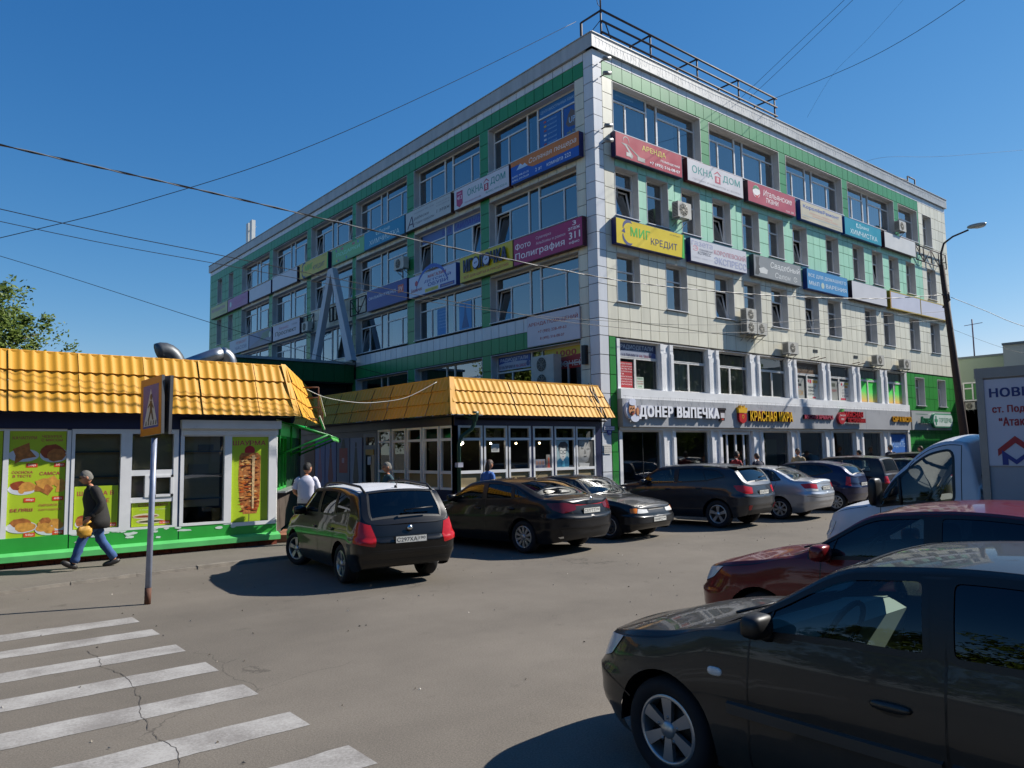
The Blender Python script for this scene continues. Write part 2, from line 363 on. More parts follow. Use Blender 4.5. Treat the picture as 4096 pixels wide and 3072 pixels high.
# worn joint between the carriageway and the parking strip: a low lip of newer asphalt over the old
zr = [(-14.85,-6.12,-6.50),(-14.84,-7.01,-7.36),(-14.84,-7.96,-8.34),(-14.82,-8.91,-9.29),(-14.80,-9.86,-10.23),(-14.78,-10.82,-11.2),(-14.75,-11.76,-12.15)]
for x1, ya, yb in zr:
    s_ = MB(); n = 26; pts = []
    for i in range(n+1):
        x = x1-4.1*(1-i/n); pts.append((x, ya+random.uniform(-.012,.012)))
    lo = [(p[0], yb+random.uniform(-.012,.012)) for p in pts]
    vs = [(a,b,.003) for a,b in pts]+[(a,b,.003) for a,b in lo]
    s_.add(vs, [(i, n+1+i, n+2+i, i+1) for i in range(n)])
    s_.build('crossing_stripe', M['zebra'], road)
# long crack across the crossing, a real thin groove of filler
cr = MB(); pth = [(-15.62,-7.6),(-15.58,-8.0),(-15.63,-8.35),(-15.55,-8.75),(-15.52,-9.1),(-15.57,-9.5),(-15.6,-9.75),(-15.68,-10.1),(-15.72,-10.5),(-15.70,-10.8),(-15.66,-11.05),(-15.74,-11.4),(-15.78,-11.8),(-15.7,-12.3)]
fine = []
for (ax,ay),(bx,by) in zip(pth, pth[1:]):
    for k in range(5): fine.append((ax+(bx-ax)*k/5+random.uniform(-.018,.018), ay+(by-ay)*k/5))
wd = [random.uniform(.001,.0042) for _ in fine]
cr.add([(x-q,y,.0045) for (x,y),q in zip(fine,wd)]+[(x+q,y,.0045) for (x,y),q in zip(fine,wd)], [(i,i+1,len(fine)+i+1,len(fine)+i) for i in range(len(fine)-1)])
cr.build('road_crack', flat('#4a453f', .95), road)
# pavement in front of the stalls, edged with low worn kerb stones
KX = [(-40,-4.0),(-20,-3.35),(-15.95,-3.06),(-15.06,-2.84),(-14.07,-2.66),(-13.0,-2.6),(-12.12,-2.5),(-9.0,-2.35),(-4,-2.2),(0,-2.1),(12,-2.1),(40,-2.1)]
def kerb_y(x):
    for (a,b),(c,d) in zip(KX, KX[1:]):
        if a <= x <= c: return b+(d-b)*(x-a)/(c-a)
    return KX[-1][1]
pv = MB(); xs = [a for a,_ in KX]
pv.add([(x, kerb_y(x)+.1, .05) for x in xs]+[(x, 20, .05) for x in xs], [(i, i+1, len(xs)+i+1, len(xs)+i) for i in range(len(xs)-1)])
pavement = pv.build('pavement', M['asphalt2'], kind='structure')
kx = -24.0
M['kerb'] = flat('#7d766c', .95, .18, 5, bump=.6, dirt=.2)
while kx < 26:
    ln = 1.0; ya, yb = kerb_y(kx), kerb_y(kx+ln); h = .056+random.uniform(-.012,.008); j = random.uniform(-.012,.012)
    k_ = MB(); k_.add([(kx+.002,ya+j,-.02),(kx+ln-.002,yb+j,-.02),(kx+ln-.002,yb+.13+j,-.02),(kx+.002,ya+.13+j,-.02),(kx+.002,ya+j+.012,h),(kx+ln-.002,yb+j+.015,h),(kx+ln-.002,yb+.13+j,h),(kx+.002,ya+.13+j,h)],
          [(0,3,2,1),(4,5,6,7),(0,1,5,4),(1,2,6,5),(2,3,7,6),(3,0,4,7)])
    k_.build('kerb_stone', M['kerb'], pavement); kx += 1.0
# litter, pebbles and dead leaves on the carriageway
lt = MB()
for i in range(260):
    x, y = random.uniform(-16.5, 3), random.uniform(-13, -3.2); r = random.uniform(.008,.022)
    a = random.uniform(0, 6)
    lt.add([(x+r*math.cos(a),y+r*math.sin(a),.004),(x+r*.6*math.cos(a+2),y+r*.6*math.sin(a+2),.004),(x-r*.8*math.cos(a),y-r*.8*math.sin(a),.008),(x,y,.018)], [(0,1,3),(1,2,3),(2,0,3)], random.choice((0,0,1,2)))
lt.build('road_grit', [flat('#4d463d', .9), flat('#8d867b', .9), flat('#b9b3a8', .9)], kind='stuff')

# ------------------------------------------------------------------ the four-storey building
bld = thing('office_building', 'four storey building clad in cream, green and white panels, covered in shop signs', 'building')
unit = {}
def unit_box(key, mt):
    if key not in unit:
        q = MB(); q.box(-.5,.5,-.5,.5,-.5,.5); me = bpy.data.meshes.new(key); me.from_pydata(q.v, [], q.f); me.materials.append(mt); unit[key] = me
    return unit[key]
PANELS = []      # (name, material key, facade matrix, x0, x1, z0, z1)
def panels(F, name, mk, x0, x1, z0, z1, pw=.5, ph=.56):
    nx = max(1, round((x1-x0)/pw)); nz = max(1, round((z1-z0)/ph))
    for i in range(nx):
        for k in range(nz):
            PANELS.append((name, mk, F, x0+(x1-x0)*i/nx, x0+(x1-x0)*(i+1)/nx, z0+(z1-z0)*k/nz, z0+(z1-z0)*(k+1)/nz))
I4 = Matrix.Identity(4)
def bpart(name, mb, mats, F=I4, parent=None, kind=None):
    return mb.build(name, mats, parent or bld, F, kind=kind)
def pane(parent, x0, x1, z0, z1, y, gm='glass'):
    q = MB(); q.rect(x0, x1, z0, z1, y); return q.build('pane', M[gm], parent)
def curtain(parent, x0, x1, z0, z1, y, col, blinds=False):
    q = MB(); n = int((x1-x0)/.05)
    if blinds:
        x = x0
        while x < x1-.06:
            q.add([(x,y+.012,z0),(x+.085,y-.012,z0),(x+.085,y-.012,z1),(x,y+.012,z1)], [(0,1,2,3)]); x += .105
    else:
        ph = random.random()*6
        P = [(x0+(x1-x0)*i/n, y+.03*math.sin(i*1.1+ph)+.015*math.sin(i*.37)) for i in range(n+1)]
        q.add([(a,b,z0) for a,b in P]+[(a,b,z1) for a,b in P], [(i,i+1,n+2+i,n+1+i) for i in range(n)], 0, True)
    return q.build('blind' if blinds else 'curtain', flat(col, .8), parent)
def frame_bars(q, x0, x1, z0, z1, y, t=.06, d=.07, m=0):
    q.box(x0, x0+t, y, y+d, z0, z1, m); q.box(x1-t, x1, y, y+d, z0, z1, m)
    q.box(x0+t, x1-t, y, y+d, z0, z0+t, m); q.box(x0+t, x1-t, y, y+d, z1-t, z1, m)
def reveal(q, x0, x1, z0, z1, d, m=1, sill=True):
    e = .004
    q.box(x0-.02, x0, -.008, d, z0, z1, m); q.box(x1, x1+.02, -.008, d, z0, z1, m)
    q.box(x0-.02, x1+.02, -.008, d, z1, z1+.02, m); q.box(x0-.02, x1+.02, .0, d, z0-.02, z0, m)
def bay_window(F, x0, x1, z0, z1, tilt=(), drape=None, gm='glass', dirty=False, extra=None):
    """wide ribbon: casement + fixed light under a transom, narrow light, fixed light + casement"""
    W = x1-x0; y = .27; t = .055; fr = [0, .42, .54, 1]; a, b = x0+W*.19, x0+W*.81; zt = z1-(z1-z0)*.27
    q = MB(); reveal(q, x0, x1, z0, z1, .34)
    c1, c2 = x0+W*fr[1], x0+W*fr[2]
    frame_bars(q, x0, x1, z0, z1, y, t)
    for c in (c1, c2): q.box(c-t*.7, c+t*.7, y-.002, y+.07, z0+t, z1-t, 0)
    q.box(x0+t, c1-t*.7, y, y+.07, zt-t/2, zt+t/2, 0); q.box(c2+t*.7, x1-t, y, y+.07, zt-t/2, zt+t/2, 0)
    for c in (a, b): q.box(c-t*.55, c+t*.55, y, y+.07, z0+t, zt-t/2, 0)
    win = bpart('window', q, [M['pvc_dirty'] if dirty else M['pvc'], M['reveal']], F)
    gy = y+.035
    lights = [(x0+t, a-t/2, z0+t, zt), (a+t/2, c1-t/2, z0+t, zt), (x0+t, c1-t/2, zt, z1-t), (c1+t/2, c2-t/2, z0+t, z1-t), (c2+t/2, b-t/2, z0+t, zt), (b+t/2, x1-t, z0+t, zt), (c2+t/2, x1-t, zt, z1-t)]
    for i, (p, r, s, u) in enumerate(lights):
        if i in tilt: sash(win, p, r, s, u, y)
        else: pane(win, p, r, s, u, gy, gm)
    if drape:
        for (p, r, col, bl) in drape: curtain(win, x0+W*p, x0+W*r, z0+.06, zt+random.uniform(-.05,.3), y+.2, col, bl)
    sl = MB(); sl.box(x0-.03, x1+.03, -.06, y, z0-.03, z0-.004); sl.build('sill', M['sill'], win)
    return win
def sash(win, x0, x1, z0, z1, y, ang=9):
    """tilted open inwards at the top"""
    q = MB(); h = z1-z0; frame_bars(q, x0, x1, 0, h, 0, .05, .05); q.rect(x0+.05, x1-.05, .05, h-.05, .025, 1)
    o = q.build('sash', [M['pvc'], M['glass']], win); o.location = (0, y+.01, z0); o.rotation_euler.x = -R(ang)
def narrow_window(F, x0, x1, z0, z1, tilted=False, drape=None, gm='glass'):
    y = .26; t = .05; zt = z1-(z1-z0)*.33; q = MB(); reveal(q, x0, x1, z0, z1, .33)
    frame_bars(q, x0, x1, z0, z1, y, t); q.box(x0+t, x1-t, y, y+.07, zt-t/2, zt+t/2)
    win = bpart('window', q, [M['pvc'], M['reveal']], F)
    pane(win, x0+t, x1-t, zt, z1-t, y+.035, gm)
    if tilted: sash(win, x0+t, x1-t, z0+t, zt-t/2, y, 11)
    else: pane(win, x0+t, x1-t, z0+t, zt, y+.035, gm)
    if drape: curtain(win, x0+.08, x1-.08 if drape[1] else x0+.6, z0+.1, z1-.1, y+.22, drape[0], drape[1])
    sl = MB(); sl.box(x0-.04, x1+.04, -.07, y, z0-.028, z0-.004); sl.build('sill', M['sill'], win)
    return win
# --- inner core and floors: dark box with the shade of deep rooms in its colour, 1.1 m behind the glass
core = MB(); core.box(1.3, 27.5, 1.3, 38.2, .02, 15.15); bpart('room_shade_box', core, M['room_shade'])
sl = MB()
for z in (.06, 3.3, 6.0, 9.0, 11.9, 14.75): sl.box(.36, 27.9, .36, 38.6, z, z+.22)
bpart('floor_slab', sl, M['core'])
# backing wall strips behind the panels (between the openings) so no light leaks
def wall_strips(F, xs0, xs1, z0, z1, holes, d0=.035, d1=.34):
    e = .022; q = MB(); xs = sorted((a-e, b+e, c-e if c > z0 else c, d+e) for a, b, c, d in holes); cur = xs0
    for a, b, c, d in xs:
        if a > cur: q.box(cur, a, d0, d1, z0, z1)
        if c > z0: q.box(a, b, d0, d1, z0, c)
        if d < z1: q.box(a, b, d0, d1, d, z1)
        cur = b
    if cur < xs1: q.box(cur, xs1, d0, d1, z0, z1)
    return bpart('wall', q, M['core'], F)
# --- right front, x along the front
S4 = [(.94,5.69),(6.24,11.03),(11.59,16.33),(16.88,21.61),(22.15,24.35)]
Z4 = (12.62, 14.33)
wall_strips(I4, .04, 28.06, 12.0, 15.2, [(a,b,*Z4) for a,b in S4]+[(25.04,26.12,*Z4)])
N3 = [(.95,2.08),(2.53,3.66),(4.43,5.5),(6.29,7.4),(8.2,9.33),(10.02,11.14),(11.88,13.0),(14.63,15.72),(17.08,18.14),(18.99,20.04),(20.75,21.8),(22.67,23.71),(25.17,26.27)]
Z3 = (9.74, 11.4)
wall_strips(I4, .04, 28.06, 9.0, 12.0, [(a,b,*Z3) for a,b in N3])
N2 = [(.91,2.04),(3.42,4.57),(6.25,7.42),(8.1,9.25),(10.02,11.2),(12.6,13.7),(14.5,15.62),(17.92,19.05),(19.8,20.95),(22.67,23.8),(25.18,26.33)]
Z2 = (6.84, 8.47)
wall_strips(I4, .04, 28.06, 5.62, 9.0, [(a,b,*Z2) for a,b in N2])
SH = [(.92,2.93),(3.6,5.6),(6.26,8.24),(8.93,10.93),(11.6,13.63),(14.32,16.3),(17.01,19.0),(19.72,21.65)]
wall_strips(I4, .04, 28.06, 0, 5.62, sorted([(a,b,0,5.58) for a,b in SH]+[(22.9,23.95,3.98,5.4),(25.6,26.6,3.98,5.4)]))
# panels
panels(I4, 'white_panel', 'p_white', .004, .43, 5.65, 15.19, .43, .56)
panels(I4, 'white_panel', 'p_white', .43, 28.06, 14.92, 15.19, .5, .27)
panels(I4, 'green_panel', 'p_green', .43, 24.53, 14.39, 14.92, .5, .53)
panels(I4, 'cream_panel', 'p_cream', .43, .94, 9.0, 14.39, .5, .56)
for (a,b),(c,d) in zip(S4, S4[1:]): panels(I4, 'green_panel', 'p_green', b, c, 12.55, 14.39, .55, .5)
panels(I4, 'green_panel', 'p_green', 24.35, 24.53, 12.55, 14.39, .2, .5)
for a, b in S4: panels(I4, 'cream_panel', 'p_cream', a, b, 12.0, 12.6, .5, .6)
for (a,b),(c,d) in zip(S4, S4[1:]): panels(I4, 'cream_panel', 'p_cream', b, c, 12.0, 12.55, .5, .6)
for a, b, z0, z1 in [(24.53,25.04,12.0,14.92),(26.12,28.06,12.0,14.92),(25.04,26.12,14.33,14.92),(25.04,26.12,12.0,12.6)]: panels(I4, 'cream_panel', 'p_cream', a, b, z0, z1)
prev = .94
for i, (a, b) in enumerate(N3):
    nm, mk = ('mint_panel', 'p_mint') if a < 25 else ('cream_panel', 'p_cream')
    if a-prev > .04:
        if a > 25: panels(I4, 'mint_panel', 'p_mint', prev, 24.62, 9.0, 12.0); panels(I4, nm, mk, 24.62, a, 9.0, 12.0)
        else: panels(I4, nm, mk, prev, a, 9.0, 12.0)
    panels(I4, nm, mk, a, b, 11.42, 12.0); panels(I4, nm, mk, a, b, 9.0, 9.7)
    prev = b
panels(I4, 'cream_panel', 'p_cream', prev, 28.06, 9.0, 12.0)
prev = .43
for a, b in N2:
    panels(I4, 'cream_panel', 'p_cream', prev, a, 5.65, 9.0); panels(I4, 'cream_panel', 'p_cream', a, b, 8.49, 9.0); panels(I4, 'cream_panel', 'p_cream', a, b, 5.65, 6.8)
    prev = b
panels(I4, 'cream_panel', 'p_cream', prev, 28.06, 5.65, 9.0)
for a, b, z0, z1 in [(21.92,22.9,3.72,5.6),(23.95,25.6,3.72,5.6),(26.6,28.06,3.72,5.6),(22.9,23.95,5.42,5.6),(25.6,26.6,5.42,5.6),(22.9,23.95,3.72,3.95),(25.6,26.6,3.72,3.95),(21.92,28.06,.3,3.72)]:
    panels(I4, 'shop_green_panel', 'p_shopgreen', a, b, z0, z1)
panels(I4, 'shop_green_panel', 'p_shopgreen', .45, .75, .05, 5.65, .3, .6)
panels(I4, 'white_panel', 'p_white', .004, .43, .05, 5.65, .43, .6)
# windows, right front
drapes = [[(.04,.4,'#c9d6dd',False),(.57,.8,'#dfe6ea',True)], [(.04,.2,'#cfdbe0',False),(.56,.8,'#dfe6ea',True)], [(.22,.42,'#aebcc8',False),(.57,.95,'#b8c4cc',False)], [(.05,.4,'#a7b6c2',False),(.58,.95,'#9fb0bd',False)]]
for i, (a, b) in enumerate(S4[:4]): bay_window(I4, a, b, *Z4, drape=drapes[i], tilt=())
narrow_window(I4, 22.15, 24.35, *Z4, drape=('#c8d2d8', False)); narrow_window(I4, 25.04, 26.12, *Z4)
for i, (a, b) in enumerate(N3): narrow_window(I4, a, b, *Z3, tilted=i in (0,3,6,9), drape=None if i % 3 else ('#7d8893', False))
for i, (a, b) in enumerate(N2): narrow_window(I4, a, b, *Z2, tilted=i in (2,4,5), drape=('#8f9aa5', False) if i in (2,3,6) else None)
for a, b in [(22.9,23.95),(25.6,26.6)]: narrow_window(I4, a, b, 3.98, 5.4, drape=('#c9c9c5', False))
# shop storey: upper windows, pilasters, band and glazed ground floor
pil = [(.78,.92)]+[(b, c) for (a,b),(c,d) in zip(SH, SH[1:])]+[(21.65,21.9)]
for a, b in pil:
    w_ = b-a
    for z0, z1 in ((.05, 2.72), (3.7, 5.6)):
        q = MB()
        if w_ > .5:
            q.box(a, a+.17, -.04, .16, z0, z1-.02); q.box(b-.17, b, -.04, .16, z0, z1-.02); q.box(a+.17, b-.17, .02, .16, z0, z1-.02); q.box(a+.25, b-.25, 0, .02, z0, z1-.3)
            q.box(a+.01, a+.15, -.065, -.04, z0, z1-.35); q.box(b-.15, b-.01, -.065, -.04, z0, z1-.35)
        else: q.box(a, b, -.02, .16, z0, z1)
        bpart('pilaster', q, M['white'] if w_ != .25 else M['reveal'])
ledge = MB(); ledge.box(.76, 21.7, -.16, .14, 3.62, 3.95); bpart('ledge', ledge, M['white'])
for i, (a, b) in enumerate([(.76,7.15),(7.15,12.05),(12.05,17.0),(17.0,21.62)]):
    q = MB(); q.box(a+.008, b-.008, -.2, .1, 2.72, 3.63); bpart('fascia_panel', q, M['grey_band'])
q = MB(); q.box(.78, 21.7, -.08, .1, 2.62, 2.715); bpart('lintel', q, M['white'])
def shop_window(x0, x1, z0, z1, i):
    y = .1; t = .06; q = MB(); zt = z0+(z1-z0)*.66; c = x0+(x1-x0)*(.5 if i else .42)
    if i == 2: c = x0+(x1-x0)*.42
    q.box(x0, x1, -.02, y, z1, z1+.02, 1); frame_bars(q, x0, x1, z0, z1, y, t); q.box(x0+t, x1-t, y, y+.07, zt-.045, zt+.045); q.box(c-.045, c+.045, y, y+.07, z0+t, zt-.045)
    win = bpart('window', q, [M['pvc_dirty'], M['reveal']])
    pane(win, x0+t, x1-t, zt, z1-t, y+.035, 'glass_shop'); pane(win, x0+t, c, z0+t, zt, y+.035, 'glass_shop'); pane(win, c, x1-t, z0+t, zt, y+.035, 'glass_shop')
    curtain(win, x0+.06, x1-.06, z0+.06, z1-.1, y+.13, ['#6f7670','#a9b4ae','#b5b09c','#b9b6a6','#9a9c98','#9a9c98','#8aa29a','#8aa29a'][i], i == 3)
    if i == 1: curtain(win, x0+.1, c+.1, z0+.1, zt, y+.09, '#c6d2ce')
    return win
SW = [shop_window(a, b, 3.95, 5.57, i) for i, (a, b) in enumerate(SH)]
for i, (a, b) in enumerate(SH):
    y = .08; q = MB()
    if i == 2:      # sliding glass doors under a white head
        frame_bars(q, a, b, .05, 2.62, y, .08); q.box(a+.42, a+.5, y, y+.07, .05, 2.62); q.box(b-.5, b-.42, y, y+.07, .05, 2.62); q.box(a+.96, a+1.04, y-.01, y+.07, .1, 2.5); q.box(a+.1, b-.1, y-.06, y, 2.48, 2.6)
    else:
        frame_bars(q, a, b, .05, 2.62, y, .06)
        if i in (0, 5, 6): q.box(a+1.1, a+1.12, y+.02, y+.05, .1, 2.56, 1)
    win = bpart('shop_window', q, [M['white'], M['dark']])
    pane(win, a+.06, b-.06, .1, 2.56, y+.03, 'glass_shop')
    if i in (3, 6, 7):
        q = MB(); q.rect(a+.9 if i == 3 else a+.1, b-.1, .1, 2.3, y+.5); q.build('screen', flat('#5d6455', .9) if i < 7 else flat('#9db597', .9), win)
    q = MB(); q.box(a+.1, b-.1, .7, 1.1, .06, .95); q.build('counter', flat('#39332c', .7), win)
# --- left front (local x = -world y)
S_L = [(-5.63,-.86),(-11.01,-6.2),(-16.4,-11.62),(-21.6,-16.8),(-27.02,-22.15),(-32.25,-27.57)]
for z0, z1, zz in [(12.0,15.2,Z4),(9.0,12.0,(9.72,11.46)),(6.1,9.0,(6.8,8.53)),(0,6.1,(3.2,5.55))]:
    hs = [(a,b,*zz) for a,b in S_L if not (z1 == 6.1 and a < -17)]
    if z1 > 6.1: hs += [(-34.8,-33.95,*zz),(-37.1,-36.2,*zz)]
    wall_strips(LEFT, -38.75, -.345, z0, z1, hs)
panels(LEFT, 'white_panel', 'p_white', -.43, -.004, 5.65, 15.19, .43, .56)
panels(LEFT, 'white_panel', 'p_white', -.43, -.004, .05, 5.65, .43, .6)
panels(LEFT, 'white_panel', 'p_white', -38.75, -.43, 14.92, 15.19, .5, .27)
panels(LEFT, 'green_panel', 'p_green', -38.75, -.43, 14.4, 14.92, .5, .52)
panels(LEFT, 'cream_panel', 'p_cream', -.86, -.43, 5.65, 14.4, .43, .56); panels(LEFT, 'cream_panel', 'p_cream', -.86, -.43, 3.0, 5.65, .43, .56)
for (a,b),(c,d) in zip(S_L, S_L[1:]):
    panels(LEFT, 'green_panel', 'p_green', d, a, 6.7 if a > -17 else 6.1, 14.4, .57, .56)
    if a > -17: panels(LEFT, 'green_panel', 'p_green', d, a, 3.2, 5.6, .57, .56)
panels(LEFT, 'green_panel', 'p_green', -33.95, -32.25, 6.1, 14.4, .57, .56); panels(LEFT, 'green_panel', 'p_green', -36.2, -34.8, 6.1, 14.4, .57, .56); panels(LEFT, 'green_panel', 'p_green', -38.75, -37.1, 6.1, 14.4, .57, .56)
for a, b in [(-34.8,-33.95),(-37.1,-36.2)]:
    for z0, z1 in ((11.5,12.6),(8.55,9.7),(6.1,6.8)): panels(LEFT, 'green_panel', 'p_green', a, b, z0, z1)
    for z0, z1 in (Z4, (9.72,11.46), (6.8,8.53)): narrow_window(LEFT, a, b, z0, z1)
for a, b in S_L:
    panels(LEFT, 'cream_panel', 'p_cream', a, b, 11.48, 12.6); panels(LEFT, 'cream_panel', 'p_cream', a, b, 8.55, 9.7)
    if a > -17:
        panels(LEFT, 'white_panel', 'p_white', a, b, 6.2, 6.7, .5, .5); panels(LEFT, 'green_panel', 'p_green', a, b, 5.6, 6.2, .5, .6)
    else: panels(LEFT, 'cream_panel', 'p_cream', a, b, 6.1, 6.78)
for (a,b),(c,d) in zip(S_L[:2], S_L[1:3]): panels(LEFT, 'white_panel', 'p_white', d, a, 6.2, 6.7, .5, .5); panels(LEFT, 'green_panel', 'p_green', d, a, 5.6, 6.2, .5, .6)
tl = {(0,1):(0,), (1,1):(0,5), (2,2):(0,), (0,2):(0,), (3,0):(0,5), (4,0):(0,5), (5,0):(0,), (3,1):(5,0), (2,1):(0,), (5,1):(0,)}
dl = {(0,0):[(.03,.42,'#8ea6c8',False)], (1,0):[(.44,.98,'#7f97b8',False)], (1,2):[(.2,.42,'#6fa8d8',True)], (2,2):[(.56,.8,'#a9bdd4',False)], (2,1):[(.56,.98,'#8396b2',False)], (4,0):[(.05,.98,'#9fb4cf',False)], (5,0):[(.2,.8,'#9fb4cf',False)]}
for i, (a, b) in enumerate(S_L):
    for k, (z0, z1) in enumerate((Z4, (9.72,11.46), (6.8,8.53))):
        bay_window(LEFT, a, b, z0, z1, tilt=tl.get((i,k), ()), drape=dl.get((i,k)))
    if i < 3: bay_window(LEFT, a, b, 3.2, 5.55, dirty=True)
# parapet: bent metal fascia in lengths, standing proud, with a coping
for F, L0, L1 in ((I4, -.1, 28.16), (LEFT, -38.85, .095)):
    n = 12; 
    for i in range(n):
        a = L0+(L1-L0)*i/n; b = L0+(L1-L0)*(i+1)/n
        q = MB(); q.box(a+.003, b-.003, -.1, .25, 15.2, 15.66+random.uniform(0,.02)); q.box(a, b, -.13, .3, 15.68, 15.71)
        bpart('parapet_length', q, M['parapet'], F)
rf = MB(); rf.box(.25, 27.9, .25, 38.6, 15.15, 15.5); bpart('roof', rf, flat('#4c4b49', .9, .1))
bk = MB(); bk.box(27.6, 28.05, .36, 38.7, 0, 15.18); bk.box(.4, 27.6, 38.3, 38.74, 0, 15.18); bpart('wall', bk, M['p_cream'])
# emit panels: the nearest of each kind singly, the rest as one mass
byk = {}
for p in PANELS: byk.setdefault(p[0], []).append(p)
gp = .0105
for nm, lst in byk.items():
    def dist(p):
        c = p[2] @ Vector(((p[3]+p[4])/2, 0, (p[5]+p[6])/2)); return (c-Vector(CAM)).length
    lst.sort(key=dist)
    for p in lst[:290]:
        o = link(nm, unit_box(nm, M[p[1]]), bld)
        yj = random.uniform(-.0025, .0025)
        o.matrix_basis = p[2] @ Matrix.Translation(((p[3]+p[4])/2, .015+yj, (p[5]+p[6])/2)) @ Matrix.Diagonal((max(.02,p[4]-p[3]-2*gp), .03, max(.02,p[6]-p[5]-2*gp), 1))
    if len(lst) > 290:
        q = MB()
        for p in lst[290:]:
            o = len(q.v); q.box(p[3]+gp, p[4]-gp, 0, .03, p[5]+gp, p[6]-gp)
            q.v[o:] = [tuple(p[2] @ Vector(v)) for v in q.v[o:]]
        q.build(nm, M[lst[0][1]], bld, kind='stuff')
# projecting entrance block on the left front
ent = MB(); ent.box(-5.7, -.05, 16.6, 33, 5.35, 6.3); ent.box(-5.5, -.05, 17.2, 33, 0, 5.35, 1)
ob = bpart('entrance_block', ent, [M['dark'], M['dark']])
for i in range(11):
    a = -5.8+5.75*i/11
    q = MB(); q.box(a+.006, a+5.75/11-.006, 16.5, 16.58, 5.42, 6.28); q.build('panel', M['p_dkgreen'], ob)
for i in range(16):
    q = MB(); q.box(-5.8, -5.72, 16.6+i, 17.59+i, 5.42, 6.28); q.build('panel', M['p_dkgreen'], ob)
q = MB(); q.box(-5.9, -.02, 16.42, 33, 6.3, 6.42); q.build('coping', M['parapet'], ob)
# ------------------------------------------------------------------ signs
def sign(F, x0, x1, z0, z1, label, face, side, items, d=.2, group='shop signs along the building front', cat='sign', name='sign_box', y0=None, mount=True):
    W, H = x1-x0, z1-z0; yb = -.02
    root = thing(name, label, cat, (0,0,0), 0, group)
    root.matrix_world = F @ Matrix.Translation((x0, yb-d if y0 is None else y0, z0))
    q = MB(); q.box(0, W, .006, d, 0, H)
    q.build('casing', flat(side, .4, .05), root)
    q = MB(); q.box(.018, W-.018, 0, .006, .018, H-.018); q.build('face', flat(face, .32, .035, 1.3, dirt=.05), root)
    if mount and d > .1:
        q = MB()
        for x in (W*.15, W*.5, W*.85): q.box(x-.02, x+.02, d, d+.02, .05, H-.05)
        q.build('bracket', M['iron'], root)
    draw(root, W, H, items)
    return root
def draw(root, W, H, items, y=-.003, per=None, step=.0003):
    """every line of lettering is a part; printed shapes too, unless there are very many"""
    joined = sum(it[0] != 't' for it in items) > 14; J = MB(); mats = []; idx = {}; per = per or H
    for i, it in enumerate(items):
        k = it[0]; yy = y-step*i; T = MB(); P = J if joined else MB(); c = it[6] if k == 't' else (it[5] if k == 'r' else it[2] if k == 'p' else it[4] if k == 'd' else it[-1])
        mt = flat(c, .4, .03) if isinstance(c, str) else c; m_ = 0
        if joined and k != 't':
            if c not in idx: idx[c] = len(mats); mats.append(mt)
            m_ = idx[c]
        if k == 't':
            _, st, x, z, w_, h = it[:6]; T.text(st, x*W, z*H, h*H, w_*W, yy, 0, it[7] if len(it) > 7 else 0, 0, 'l', it[8] if len(it) > 8 else 0)
            if T.v: T.build('lettering', mt, root)
            continue
        if k == 'r': _, a, b_, c_, d_, _c = it; P.rect(a*W, c_*W, b_*H, d_*H, yy, m_)
        elif k == 'p': P.poly([(a*W, b_*H) for a, b_ in it[1]], yy, m_)
        elif k == 'd': P.disc(it[1]*W, it[2]*H, it[3]*per, yy, m_, 24, (it[5]*H if len(it) > 5 else None))
        elif k == 'a':      # arc band: cx cz r0 r1 a0 a1
            _, cx, cz, ra, rb, a0, a1, _c = it; n = 18; sweep = lambda j: math.sin(PI*j/n)**.6
            pt = [(cx*W+(ra*H)*math.cos(R(a0+(a1-a0)*j/n)), yy, cz*H+(ra*H)*math.sin(R(a0+(a1-a0)*j/n))) for j in range(n+1)]
            pt2 = [(cx*W+((ra+(rb-ra)*sweep(j))*H)*math.cos(R(a0+(a1-a0)*j/n)), yy, cz*H+((ra+(rb-ra)*sweep(j))*H)*math.sin(R(a0+(a1-a0)*j/n))) for j in range(n+1)]
            P.add(pt+pt2, [(j, j+1, n+2+j, n+1+j) for j in range(n)], m_)
        if not joined: P.build('printed_shape', mt, root)
    if joined and J.v: J.build('printed_picture', mats, root, kind='stuff')
GR = 'light-box signs on the sunny front'; GL = 'light-box signs on the shaded front'
MIG = [('a',.19,.52,.38,.5,70,165,'#232f6e'),('a',.19,.48,.38,.5,185,290,'#232f6e'),('p',[(.075,.5),(.115,.66),(.125,.46)],'#232f6e'),('t','МИГ',.2,.4,.28,.36,'#35b02c',.02),('t','КРЕДИТ',.49,.2,.4,.32,'#26265e',.0),('p',[(.96,0),(1,0),(1,1),(.985,1)],'#2fae35'),('t','ООО «МигКредит»',.78,.82,.16,.07,'#6f6a2a')]
OKNA = [('t','ОКНА',.08,.42,.36,.34,'#2f8f8c',.015),('r',.475,.3,.575,.62,'#b23a55'),('t','В',.508,.37,.036,.2,'#f0f0f0',.02),('p',[(.455,.68),(.525,.86),(.595,.68),(.575,.68),(.525,.79),(.475,.68)],'#b23a55'),('t','ДОМ',.62,.42,.32,.36,'#2f8f8c',.015)]
DIANA = [('t','Диана',.36,.58,.28,.26,'#cfe9ee',.0,.25),('d',.33,.72,.1,'#cfe9ee',.13),('d',.335,.71,.06,'#1f98ab',.08),('t','ХИМЧИСТКА',.14,.16,.74,.28,'#d6ecef')]
HEDGE = [('p',[(.08,.62),(.12,.55),(.17,.5),(.16,.62)],'#8f8f8c'),('p',[(.12,.6),(.155,.58),(.25,.2),(.22,.18)],'#a4a3a0'),('p',[(.15,.62),(.18,.6),(.40,.16),(.38,.1)],'#77756f'),('a',.15,.72,.16,.2,-20,200,'#9c9a96'),('d',.22,.18,.09,'#8a8a86'),('d',.38,.17,.08,'#8a8a86'),('r',.31,.1,.42,.26,'#9b9a95'),('r',.15,.14,.22,.3,'#b2b0aa')]
